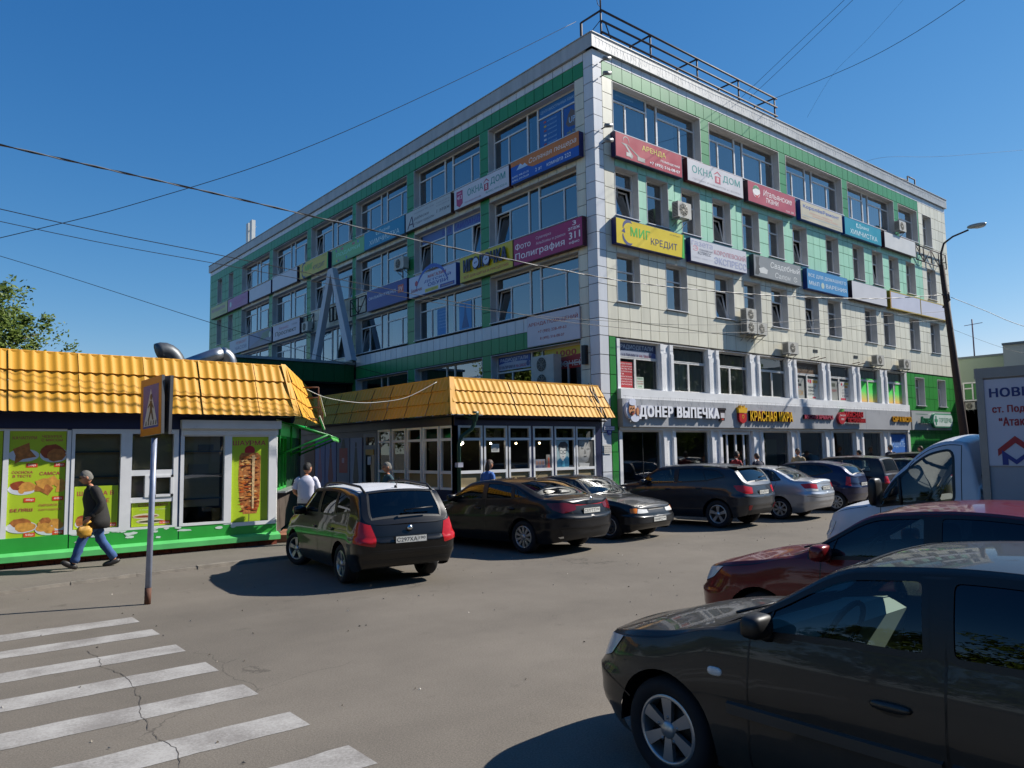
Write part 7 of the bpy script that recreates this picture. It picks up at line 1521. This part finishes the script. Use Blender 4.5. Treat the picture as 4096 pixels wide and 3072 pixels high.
cerato = dict(L=4.62,W=1.80,H=1.44,zh=.78,zc=.98,xc=1.2,rf=2.1,rr=3.25,dk=4.12,zd=1.08,belt=(.95,1.04),r=.32,fo=.88,wb=2.70,df=.75,nf=2.5,dr=.5,nr=2.8,rim=('spoke',10,.14),step=.06,
 side=win4(1.45,2.5,3.3,3.75,.07,.86,True),doors=doors4(1.55,2.55,3.5),handles=[(2.35,.83),(3.3,.86)],gr='glass_tint',
 lights=[hl([(.5,.66),(.6,.78),(1.1,.8),(.95,.68)]),tl([(.42,.98),(.8,1.0),(1.1,.99),(.95,.87),(.75,.8),(.44,.86)],LDRK),tl([(.44,.95),(.8,.97),(.98,.95),(.8,.91),(.44,.9)])],
 trim=[('light_bar','r',[(0,.98),(.42,.98),(.42,.94),(0,.94)],LRED),('lower_bumper','r',[(0,.5),(.8,.5),(.7,.3),(0,.3)],M['dark'],.002),('diffuser','r',[(0,.36),(.85,.36),(.8,.33),(0,.33)],M['chrome'])],plates=[('r','С377ТТ','750',.83)],badges=[('r','disc',4.6,0,1.05,.04)],
 seams=[[('r',0,.66),('r',.5,.66),('r',.56,.9)]],extra=[aerial])
car('parked_car','dark navy saloon with a thin red light bar across its boot', cerato, (-6.93,-3.8), R(97), PB('#090b12', metal=.0, rough=.3, coat=.5, dust=.04), 'cars parked in the far row')
lada = dict(L=4.12,W=1.65,H=1.40,zh=.80,zc=.95,xc=1.15,rf=1.85,rr=3.1,dk=3.85,zd=1.02,belt=(.93,.98),r=.29,fo=.78,wb=2.46,df=.35,nf=3.6,dr=.3,nr=4,tumble=.5,crease=.4,rim=('steel',12),step=.06,clear=.17,wr=.03,
 side=win4(1.3,2.15,2.95,3.3,.08,.9,False),doors=doors4(1.4,2.2,3.05),handles=[(2.0,.84)],
 lights=[hl([(.36,.6),(.38,.71),(.66,.72),(.72,.6)]),hl([(.73,.6),(.68,.71),(.9,.7),(.88,.61)],LORG,'indicator')],
 trim=[('grille','f',[(0,.68),(.3,.68),(.3,.65),(0,.65)],grille),('bumper','f',[(0,.52),(1.0,.52),(1.0,.36),(0,.36)],flat('#1c1e22',.35),.012)],plates=[('f','Н444КС','190',.45)],extra=[front_wipers],dashcol='#4a4f58',trimcol='#22242c')
car('parked_car','old black hatchback facing the viewer, orange indicator beside its headlamp', lada, (-4.25,-3.45), R(-82), PB('#0a0b0e', metal=.0, rough=.3, dust=.08), 'cars parked in the far row')
qash = dict(L=4.32,W=1.78,H=1.60,zh=.95,zc=1.12,xc=1.0,rf=1.9,rr=3.85,zd=1.14,rdrop=.09,belt=(1.04,1.12),r=.345,fo=.86,wb=2.63,df=.62,nf=2.6,dr=.38,nr=3.4,clear=.24,tumble=.4,rim=('spoke',5,.2),step=.06,
 side=[([(1.25,.1),(2.3,.07),(2.27,.86),(1.25,.86)],False),([(2.38,.07),(3.2,.12),(3.72,.4),(3.5,.78),(2.38,.86)],True)],doors=doors4(1.4,2.34,3.2),handles=[(2.1,.95),(3.0,.98)],gr='glass_tint',
 lights=[hl([(.5,.8),(.6,.95),(1.05,.97),(.95,.82)]),tl([(.52,1.02),(.8,1.06),(1.12,1.06),(1.0,.94),(.8,.86),(.55,.86)]),('fog_lamp','r',[(.62,.58),(.74,.58),(.72,.46),(.62,.46)],LRED)],
 trim=[('lower_bumper','r',[(0,.46),(.7,.46),(.7,.34),(0,.34)],M['dark'],.004)],plates=[('r','О216РУ','150',.88)],extra=[rear_wiper,aerial,spoiler])
car('parked_car','slate grey crossover with a roof spoiler and big red tail lamp', qash, (-.58,-3.68), R(98), PB('#2c3038', metal=.5, rough=.35, dust=.08), 'cars parked in the far row')
polo = dict(L=4.38,W=1.70,H=1.465,zh=.80,zc=.99,xc=1.15,rf=2.0,rr=3.15,dk=3.85,zd=1.1,belt=(.96,1.02),r=.30,fo=.83,wb=2.55,df=.65,nf=2.6,dr=.4,nr=3.2,rim=('spoke',7,.16),
 side=win4(1.35,2.4,3.15,3.45,.08,.88,False),doors=doors4(1.45,2.45,3.3),handles=[(2.25,.85),(3.15,.88)],
 lights=[hl([(.5,.66),(.6,.8),(1.05,.8),(.95,.68)]),tl([(.5,.99),(.8,1.0),(1.08,.98),(.95,.86),(.52,.85)]),('reverse_lamp','r',[(.5,.84),(.95,.85),(.9,.79),(.52,.79)],LWHT)],
 seams=[[('r',0,.62),('r',.6,.62),('r',.9,.66)]],plates=[('r','Е481ОА','190',.86)],extra=[aerial])
car('parked_car','silver saloon, third from the right in the far row', polo, (2.37,-3.72), R(98), PB('#a9adb4', metal=.75, rough=.35, dust=.08), 'cars parked in the far row')
micra = dict(L=3.72,W=1.66,H=1.54,zh=.88,zc=1.06,xc=.95,rf=1.55,rr=3.2,zd=1.14,rdrop=.1,belt=(.98,1.06),r=.29,fo=.72,wb=2.43,df=.7,nf=2.2,dr=.42,nr=2.8,tumble=.45,rim=('spoke',9,.14),
 side=[([(1.1,.1),(1.95,.07),(1.92,.88),(1.1,.88)],False),([(2.02,.07),(2.6,.08),(3.1,.4),(2.9,.8),(2.02,.88)],True)],doors=doors4(1.2,1.98,2.75),handles=[(1.8,.9)],gr='glass_tint',
 lights=[hl([(.5,.8),(.6,.98),(.9,1.0),(.85,.8)]),tl([(.72,1.06),(.86,1.08),(.9,.8),(.74,.78)])],plates=[('r','К760МВ','150',.82)],extra=[rear_wiper,aerial])
car('parked_car','small rounded dark blue hatchback next to the silver saloon', micra, (5.72,-3.47), R(98), PB('#10173f', metal=.35, rough=.28, dust=.06), 'cars parked in the far row')
niva = dict(L=3.72,W=1.68,H=1.66,zh=.98,zc=1.08,xc=1.1,rf=1.6,rr=3.42,zd=1.1,rdrop=.06,belt=(1.05,1.07),r=.34,fo=.68,wb=2.2,df=.3,nf=4,dr=.25,nr=5,clear=.26,tumble=.28,crease=.5,rim=('steel',14),wr=.05,
 side=[([(1.25,.12),(2.15,.1),(2.12,.86),(1.25,.86)],False),([(2.27,.12),(3.2,.12),(3.1,.84),(2.25,.86)],False)],doors=[[(1.35,.12),(1.35,1.0),(1.5,1.46),(2.2,1.46),(2.2,.12)]],handles=[(2.05,.95)],
 lights=[hl([(.4,.8),(.42,.95),(.66,.95),(.66,.8)]),tl([(.66,.98),(.86,.98),(.86,.74),(.66,.74)])],plates=[('r','В905НС','50',.6)])
car('parked_car','dark maroon boxy off-roader with plain steel wheels', niva, (8.57,-3.2), R(97), PB('#1a0a0c', metal=.0, rough=.32, dust=.06), 'cars parked in the far row')
logan = dict(polo); logan.update(W=1.74,H=1.5)
car('parked_car','dark blue saloon seen through the cab window of the white truck', logan, (12.6,-3.3), R(98), PB('#161b28', metal=.1, rough=.3, dust=.1), 'cars parked in the far row')
suv = dict(qash); suv.update(H=1.7,L=4.6,rf=2.0,rr=3.8,plates=[])
car('parked_car','black tall car with a chrome roof edge at the far end of the row', suv, (15.9,-2.2), R(98), PB('#0a0b10', metal=.0, rough=.28, dust=.05), 'cars parked in the far row')
# --- white box truck
cabg = dict(gm='glass_clear',extra=[window_divider],L=2.2,W=2.0,H=2.12,zh=1.1,zc=1.28,xc=.8,rf=1.62,rr=2.0,zd=1.5,rdrop=.03,rgo=.1,belt=(1.2,1.22),r=.33,fo=.85,wb=6.0,df=.6,nf=2.4,dr=.12,nr=8,clear=.3,tumble=.25,crease=.2,rim=('steel',10),wr=.07,
 side=[([(.92,.1),(1.86,.08),(1.84,.86),(.92,.86)],False)],doors=[[(.98,.05),(.98,1.0),(1.08,1.3),(1.35,1.47),(1.93,1.47),(1.96,.05)]],lights=[hl([(.5,.75),(.6,.95),(1.05,.98),(.95,.78)])],seatx=1.55,rear=False,mirror=False,
 trim=[('grille','f',[(0,.92),(.5,.93),(.45,.75),(0,.75)],grille),('bumper','f',[(0,.6),(1.0,.6),(1.0,.4),(0,.4)],M['dark'],.01)],dashcol='#1d1e20')
TR = car('box_truck','white box truck with a cab and blue and red lettering on its side', cabg, (-6.3,-12.1), R(91), flat('#c9cbd0', .3, .04, 2, dirt=.1), None, 'truck')
q = MB(); q.box(-5.6,-1.15,-1.08,1.08,.75,2.86); q.build('cargo_box', flat('#9b9da3', .5, .06, 1.5, dirt=.12), TR)
q = MB(); bw = 1.09
for z0, z1 in ((.74,.84),(2.76,2.88)): q.box(-5.62,-1.12,bw-.005,bw+.02,z0,z1); q.box(-5.62,-1.12,-bw-.02,-bw+.005,z0,z1)
for x in (-1.21,-3.4,-5.55): q.box(x-.0,x+.08,bw-.004,bw+.018,.84,2.76); q.box(x,x+.08,-bw-.018,-bw+.004,.84,2.76)
q.box(-1.15,-1.12,-1.08,1.08,2.76,2.88); q.build('edge_profile', flat('#8d8a86',.4,.1,5,metal=.3), TR)
q = MB(); q.rect(.05,1.9,1.74,2.74,0,0); sh_ = q.build('banner_sheet', flat('#c4c3cb',.5,.04), TR); sh_.matrix_basis = Matrix.Translation((-1.15,bw+.006,0)) @ Matrix.Rotation(PI,4,'Z')
for st_, x_, z_, h_, w2_, c_ in (('НОВЫЙ',.11,2.53,.135,.56,'#20306e'),('ст. Подлипки',.13,2.335,.1,.6,'#9a2430'),('“Атак”',.19,2.195,.1,.3,'#9a2430')):
    q = MB(); q.text(st_, x_, z_, h_, w2_, -.004, 0, .05); q.build('lettering', flat(c_,.5), sh_)
q = MB(); q.poly([(.16,1.93),(.34,2.08),(.52,1.93),(.52,1.85),(.34,2.0),(.16,1.85)], -.004, 0); q.build('emblem', flat('#a3242c',.5), sh_)
q = MB(); q.poly([(.2,1.75),(.2,1.92),(.34,1.81),(.48,1.92),(.48,1.75),(.42,1.75),(.42,1.82),(.34,1.755),(.26,1.82),(.26,1.75)], -.005, 0); q.build('emblem', flat('#22357e',.5), sh_)
q = MB(); q.box(-5.5,1.1,-.45,.45,.45,.7); q.box(-1.35,-1.16,-1.0,1.0,.5,2.0); q.build('chassis', M['dark'], TR)
for sgn in (1,-1):
    q = MB(); q.ell((.1,sgn*1.15,1.4),(.06,.12,.18),.5,12,8); q.tube([(.1,sgn*.95,1.3),(.1,sgn*1.12,1.33)],.025,6); q.build('side_mirror', M['black'], TR)
# ------------------------------------------------------------------ people
SK = []
SPX = {}
def spine_x(o, z):
    P_ = SPX[o.name]
    for (xa, za), (xb, zb) in zip(P_, P_[1:]):
        if z <= zb: return xa+(xb-xa)*(z-za)/(zb-za)
    return P_[-1][0]
def skin(name, chain, parent, mats, rad, sub=1, mi=None):
    """joints + bones -> one smooth limb surface; rad per joint"""
    names = list(rad); idx = {n: i for i, n in enumerate(names)}
    me = bpy.data.meshes.new(name); me.from_pydata([rad[n][0] for n in names], [(idx[a], idx[b]) for a, b in chain if a in idx and b in idx], [])
    o = bpy.data.objects.new(name, me); COL.objects.link(o)
    md = o.modifiers.new('Skin', 'SKIN'); md.use_smooth_shade = True; md.branch_smoothing = .6
    for i, n in enumerate(names):
        sv_ = me.skin_vertices[0].data[i]; r_ = rad[n][1]; sv_.radius = r_ if isinstance(r_, tuple) else (r_, r_); sv_.use_root = (i == 0)
    s_ = o.modifiers.new('Sub', 'SUBSURF'); s_.levels = sub; s_.render_levels = sub
    SK.append((o, name, parent, mats, mi)); return o
def head_into(vs, fs, mi, base, tilt=0., yaw=0., glasses=False):
    rot = Matrix.Rotation(yaw, 3, 'Z') @ Matrix.Rotation(tilt, 3, 'Y'); c = Vector(base)+rot @ Vector((.015,0,.115))
    n, k = 28, 20; o = len(vs)
    for j in range(k+1):
        th = -PI/2+PI*j/k
        for i in range(n):
            ph = 2*PI*i/n; x, y, z = math.cos(th)*math.cos(ph), math.cos(th)*math.sin(ph), math.sin(th)
            X, Y, Z = x*.098, y*.076, z*.118
            if z < 0: Y *= 1-.28*(-z)**1.3; X *= 1-.05*(-z); X += .016*(-z)*max(0,x)
            fx = max(0, x)
            X += fx**14*(.024*math.exp(-((z+.16)/.13)**2)*math.exp(-(y/.12)**2)); X -= .012*fx**3*(math.exp(-((z-.07)/.1)**2)*math.exp(-((abs(y)-.33)/.16)**2)); X += .006*fx**6*math.exp(-((z+.52)/.08)**2)*math.exp(-(y/.25)**2); X += .008*fx**4*math.exp(-((z+.86)/.12)**2)
            vs.append(tuple(c+rot @ Vector((X, Y, Z))))
    for j in range(k):
        for i in range(n):
            z = (j+.5)/k; fs.append((o+j*n+i, o+j*n+(i+1) % n, o+(j+1)*n+(i+1) % n, o+(j+1)*n+i)); mi.append(0)
    for sgn in (1,-1):                                   # ears, eyes
        for cc, rr, m_ in (((-.005,sgn*.075,.0),(.026,.01,.034),0),((.083,sgn*.03,.012),(.011,.014,.009),1),((.094,sgn*.031,.03),(.006,.018,.004),1)):
            q = MB(); q.ell((0,0,0), rr, 1, 8, 6); o = len(vs); vs += [tuple(c+rot @ (Vector(p)+Vector(cc))) for p in q.v]
            for f in q.f: fs.append(tuple(i+o for i in f)); mi.append(m_)
    q = MB(); q.ell((.094,0,-.062),(.006,.024,.004),1,8,6); o = len(vs); vs += [tuple(c+rot @ Vector(p)) for p in q.v]
    for f in q.f: fs.append(tuple(i+o for i in f)); mi.append(2)
    return c, rot
def person(label, loc, rotz, top, legs, hair, J=None, hh=1.72, long_sleeve=False, hairlen=0., glasses=False, tilt=0., yaw=0., group=None, coat=False, shoes='#1b1a1a', skinc=None, wide=1.0, fat=0., base=.05):
    root = thing('person', label, 'person', (*loc, base), rotz, group); k = hh/1.74; root.scale = (k,k,k)
    j = dict(pelvis=(0,0,.93), spine=(0,0,1.12), chest=(0,0,1.33), neck=(0,0,1.47), head=(.01,0,1.53), shl=(0,.185,1.40), shr=(0,-.185,1.40), ell=(-.02,.25,1.13), elr=(-.02,-.25,1.13), wrl=(.05,.25,.89), wrr=(.05,-.25,.89), hil=(0,.09,.9), hir=(0,-.09,.9), knl=(.02,.1,.5), knr=(.02,-.1,.5), anl=(0,.1,.09), anr=(0,-.1,.09), tol=(.15,.12,.03), tor=(.15,-.12,.03))
    if J: j.update(J)
    SPX[root.name] = [(j[n][0], j[n][2]) for n in ('pelvis','spine','chest','neck','head')]
    V = {n: Vector(p) for n, p in j.items()}; w_ = wide; f_ = fat
    rad = {'pelvis': (V['pelvis'],.115), 'spine': (V['spine'],.11), 'chest': (V['chest'],.115), 'neck': (V['neck'],.055), 'head': (V['head'],.05)}
    bones = [('pelvis','spine'),('spine','chest'),('chest','neck'),('neck','head')]
    for s_ in 'lr':
        rad.update({'sh'+s_: (V['sh'+s_],.05), 'el'+s_: (V['el'+s_],.044), 'wr'+s_: (V['wr'+s_],.029), 'hi'+s_: (V['hi'+s_],.075), 'kn'+s_: (V['kn'+s_],.058), 'an'+s_: (V['an'+s_],.04), 'to'+s_: (V['to'+s_],.03)})
        bones += [('chest','sh'+s_),('sh'+s_,'el'+s_),('el'+s_,'wr'+s_),('pelvis','hi'+s_),('hi'+s_,'kn'+s_),('kn'+s_,'an'+s_),('an'+s_,'to'+s_)]
        d_ = (V['wr'+s_]-V['el'+s_]).normalized(); side = Vector((1,0,0)); side = (side-d_*side.dot(d_)).normalized(); inn = Vector((0,-1 if s_ == 'l' else 1,0))
        pm_ = V['wr'+s_]+d_*.06; rad['pa'+s_] = (pm_, .034); bones.append(('wr'+s_,'pa'+s_))
        for q_, (off, ln) in enumerate(((.028,.07),(.01,.08),(-.009,.075),(-.027,.058))):       # curled fingers
            a = pm_+d_*.03+side*off; b = a+d_*ln*.5+inn*.008; c = b+d_*ln*.35+inn*.028
            for t_, p, r_ in (('a',a,.0105),('b',b,.0095),('c',c,.008)): rad[f'f{q_}{t_}{s_}'] = (p, r_)
            bones += [('pa'+s_, f'f{q_}a{s_}'),(f'f{q_}a{s_}',f'f{q_}b{s_}'),(f'f{q_}b{s_}',f'f{q_}c{s_}')]
        a = V['wr'+s_]+d_*.035+side*.036; b = a+d_*.035+side*.022+inn*.012; rad['t0'+s_] = (a,.013); rad['t1'+s_] = (b,.0105); bones += [('wr'+s_,'t0'+s_),('t0'+s_,'t1'+s_)]
    sm = flat(skinc, .55, .08, 20) if skinc else M['skin']
    skin('body', bones, root, [sm, M['black'], flat('#7a3f36',.6)], rad, 1, (tuple(V['head']), tilt, yaw))
    sxp = lambda z: spine_x(root, z)
    def loft(q, rings, n=22):
        vs = [(c[0]+rx*math.cos(2*PI*k/n), c[1]+ry*math.copysign(abs(math.sin(2*PI*k/n))**.85, math.sin(2*PI*k/n)), c[2]) for c, rx, ry in rings for k in range(n)]
        q.add(vs, [(i*n+k, i*n+(k+1) % n, (i+1)*n+(k+1) % n, (i+1)*n+k) for i in range(len(rings)-1) for k in range(n)]+[tuple(range(n-1,-1,-1))], 0, True)
    def limb(q, pts, n=12):                                # rounded sleeve or trouser leg through the joints
        P_, r_ = [], []
        for (a, ra), (b, rb) in zip(pts, pts[1:]):
            for k in range(6): t = k/6; P_.append(Vector(a).lerp(Vector(b), t)); r_.append(ra+(rb-ra)*(t*t*(3-2*t))+.004*math.sin(k*2.6+ra*90))
        P_.append(Vector(pts[-1][0])); r_.append(pts[-1][1])
        for _ in range(2): P_ = [P_[0]]+[(P_[k-1]+P_[k]*2+P_[k+1])/4 for k in range(1, len(P_)-1)]+[P_[-1]]
        q.tube(P_, r_, n)
    q = MB(); sw = V['shl'].y; pz = V['pelvis'].z
    low = [((sxp(pz),0,pz-.2),.145*w_+f_,.19*w_),((sxp(pz),0,pz-.06),.15*w_+f_,.195*w_)] if coat else [((sxp(pz),0,pz-.04),.135*w_+f_,.18*w_)]
    z1, z2 = V['spine'].z, V['chest'].z; zs_ = V['shl'].z
    loft(q, low+[((sxp(z1-.06),0,z1-.06),.13*w_+f_,.172*w_),((sxp(z2-.08),0,z2-.08),.135*w_+f_*.6,.185*w_),((sxp(z2+.02),0,z2+.02),.125*w_,sw+.01),((sxp(zs_),0,zs_+.01),.095*w_,sw-.01),((sxp(zs_+.045),0,zs_+.045),.072,sw*.6),((sxp(zs_+.08),0,zs_+.08),.062,.068),((sxp(zs_+.09),0,zs_+.09),.05,.055)])
    for s_ in 'lr':
        sh_, e_, w2 = V['sh'+s_], V['el'+s_], V['wr'+s_]; inn = Vector((0,-.05 if s_ == 'l' else .05,.0))
        if long_sleeve: limb(q, [(sh_+inn+Vector((0,0,.01)),.07*w_),(sh_,.078*w_),(e_,.06*w_),(w2,.046)])
        else: limb(q, [(sh_+inn+Vector((0,0,.01)),.06*w_),(sh_+Vector((0,0,-.012)),.066*w_),(sh_.lerp(e_,.8),.066)])
    q.v = [(x+.005*math.sin(z*42+y*19), y+.005*math.sin(z*37+x*23), z+.003*math.sin(x*50)) for x, y, z in q.v]
    q.build('jacket' if coat else 'shirt', top, root)
    q = MB(); loft(q, [((sxp(pz),0,pz-.12),.10*w_,.15*w_),((sxp(pz),0,pz-.06),.125*w_,.172*w_),((sxp(pz),0,pz+.05),.12*w_,.165*w_),((sxp(pz),0,pz+.1),.11*w_,.155*w_)])
    for s_ in 'lr':
        h_ = V['hi'+s_]; limb(q, [(h_+Vector((0,0,.04)),.09),(h_-Vector((0,0,.02)),.105*w_**.5),(V['kn'+s_],.08),(V['an'+s_]+(V['kn'+s_]-V['an'+s_])*.05,.07)])
    q.v = [(x+.006*math.sin(z*48+y*19), y+.006*math.sin(z*43+x*23), z) for x, y, z in q.v]
    q.build('trousers', legs, root)
    for s_ in 'lr':
        q = MB(); a, b = V['an'+s_], V['to'+s_]; d_ = (b-a); d_.z *= .6; mid = a.lerp(b,.45)+Vector((0,0,-.02)); yw = math.atan2(b.y-a.y, b.x-a.x); pt_ = math.atan2(a.z-.055-b.z, math.hypot(b.x-a.x,b.y-a.y))
        q.ell(mid,(.15,.05,.05),.75,14,8,0,Matrix.Rotation(yw,3,'Z') @ Matrix.Rotation(pt_,3,'Y')); q.build('shoe', flat(shoes,.5,.1), root)
    rot = Matrix.Rotation(yaw, 3, 'Z') @ Matrix.Rotation(tilt, 3, 'Y'); c = V['head']+rot @ Vector((.015,0,.115))
    q = MB(); n, kk = 24, 14; vs = []; fs = []
    for i_ in range(kk+1):
        th = PI/2-(PI*.62+hairlen*.5)*i_/kk
        for i in range(n):
            ph = 2*PI*i/n; x, y, z = math.cos(th)*math.cos(ph), math.cos(th)*math.sin(ph), math.sin(th); lim = .42 if x > .45 else (.12 if x > -.1 else -.7)
            if z < lim: s2 = math.sqrt(max(0,1-lim*lim)); x, y, z = s2*math.cos(ph), s2*math.sin(ph), lim
            g_ = 1.1+.03*math.sin(ph*7+th*9); p = Vector((x*.1*g_-.006, y*.079*g_, z*.12*g_)); 
            if hairlen and x < .35 and z < .1: p.z -= hairlen*(.1-z)*.25; p.y *= 1.08
            vs.append(c+rot @ p)
    for i_ in range(kk):
        for i in range(n): fs.append((i_*n+i, (i_+1)*n+i, (i_+1)*n+(i+1) % n, i_*n+(i+1) % n))
    q.add(vs, fs, 0, True); q.build('hair', hair, root)
    if glasses:
        q = MB()
        for sgn in (1,-1):
            q.tube([c+rot @ Vector((.1,sgn*.034+.024*math.cos(t),.012+.018*math.sin(t))) for t in [2*PI*i/12 for i in range(13)]], .003, 5, 0, False); q.bar(c+rot @ Vector((.098,sgn*.058,.016)), c+rot @ Vector((0,sgn*.08,.016)), .005)
        q.bar(c+rot @ Vector((.102,.01,.014)), c+rot @ Vector((.102,-.01,.014)), .005); q.build('glasses', M['black'], root)
    return root
DEN = flat('#33507e', .85, .3, 7, bump=.25, name='denim'); NAV = flat('#1b2036', .85, .12, 8, bump=.15)
walk = dict(pelvis=(-.02,0,.91), spine=(0,0,1.1), chest=(.05,0,1.31), neck=(.09,0,1.45), head=(.13,0,1.5), shl=(.05,.2,1.38), shr=(.05,-.2,1.38), ell=(-.05,.27,1.12), wrl=(.12,.25,.93), elr=(-.06,-.27,1.13), wrr=(.02,-.26,.9),
  hil=(-.01,.09,.88), hir=(-.03,-.09,.88), knl=(.22,.1,.53), anl=(.34,.1,.12), tol=(.48,.11,.14), knr=(-.1,-.1,.5), anr=(-.36,-.1,.12), tor=(-.23,-.11,.03))
wm = person('grey-haired man in glasses striding left in dark jacket and blue jeans past the food stall', (-14.42,-1.4), PI, flat('#23211f', .8, .2, 30, bump=.2), DEN, M['hairg'], walk, 1.73, True, 0, True, R(14), 0, None, True, '#201d1b', None, 1.18, .04)
bg_ = thing('carrier_bag', 'small crumpled yellow bag in the hand of the striding man', 'bag', (-14.63,-1.62,.72)); q = MB(); q.ell((0,0,0),(.12,.05,.1),.8,16,10); q.v = [(x+random.uniform(-.014,.014), y+random.uniform(-.014,.014), z+random.uniform(-.012,.012)) for x,y,z in q.v]; q.build('sack', flat('#b98a2c', .45, .3, 14, bump=.4), bg_); q = MB(); q.tube([(.0,0,.09),(.05,.0,.15),(.1,.02,.17)],.02,6); q.build('handle', flat('#b98a2c', .45, .3, 14), bg_)
person('man in a white T-shirt seen from behind beside the green awning', (-10.2,-.85), R(62), flat('#c9c7d3', .8, .06, 5, bump=.1), NAV, M['haird'], dict(wrl=(.2,.14,1.02), wrr=(.2,-.14,1.02), ell=(.0,.27,1.14), elr=(.0,-.27,1.14)), 1.74, False, 0, False, R(8), R(-35), None, wide=1.05)
person('man with short grey hair and a teal shirt facing left behind the black estate', (-8.3,-1.1), R(168), flat('#1d3e48', .8, .1, 8), NAV, M['hairg'], None, 1.71, False, 0, True, R(4), 0, wide=1.05, fat=.02)
person('woman with a brown bob and blue denim shirt looking down before the pavilion windows', (-5.45,-1.2), R(5), flat('#3f66a4', .85, .2, 9), DEN, M['hairb'], dict(shl=(0,.16,1.38), shr=(0,-.16,1.38)), 1.72, True, .6, False, R(18), 0, wide=.85)
person('woman in a red waistcoat over a patterned blouse in front of the sliding doors', (5.65,-1.0), R(-10), flat('#8c1a22', .85, .1), NAV, M['haird'], None, 1.79, False, .1, False, R(8), 0, wide=.95)
person('person in a dark blue top with their back turned, right of the sliding doors', (6.85,-1.1), R(75), NAV, NAV, M['hairb'], None, 1.71, False, .2, False, R(20), 0, wide=1.1, fat=.03)
person('man in a tan waistcoat with a dark backpack strap by the white pilaster', (9.55,-1.1), R(185), flat('#a08a68', .85, .15, 9), NAV, M['haird'], None, 1.85, False, 0, False, R(4), 0)
person('dark-haired person of whom only the crown shows above the maroon off-roader', (14.4,-1.1), R(90), NAV, NAV, M['haird'], None, 1.72)
person('grey-haired man in a navy jacket walking by the blue ПРОДУКТЫ poster', (17.3,-1.1), R(70), NAV, NAV, M['hairg'], None, 1.92, True, coat=True, wide=1.1)
person('brown-haired person whose head shows before the green tiles', (20.4,-1.1), R(100), NAV, NAV, M['hairb'], None, 1.84)
bpy.context.view_layer.update()
dg = bpy.context.evaluated_depsgraph_get()
done = []
for o, name, parent, mats, hd in SK: done.append(bpy.data.meshes.new_from_object(o.evaluated_get(dg)))
for (o, name, parent, mats, hd), me in zip(SK, done):
    old = o.data; bpy.data.objects.remove(o); bpy.data.meshes.remove(old)
    vs = [tuple(v.co) for v in me.vertices]; fs = [tuple(p.vertices) for p in me.polygons]; mi = [0]*len(fs)
    if hd: head_into(vs, fs, mi, *hd)
    def slim(p):                                           # a torso is wider than it is deep
        x, y, z = p
        if z < .78 or abs(y) > .2: return p
        cx = spine_x(parent, z); k = 1-.3*sstep(z,.78,.9)*(1-sstep(z,1.42,1.48)); return (cx+(x-cx)*k, y*1.06, z) if abs(x-cx) < .24 else p
    vs = [slim(p) for p in vs]
    m2 = bpy.data.meshes.new(name); m2.from_pydata(vs, [], fs)
    for t in mats: m2.materials.append(t)
    m2.polygons.foreach_set('use_smooth', [True]*len(fs)); m2.polygons.foreach_set('material_index', mi); m2.update()
    link(name, m2, parent)
    bpy.data.meshes.remove(me)
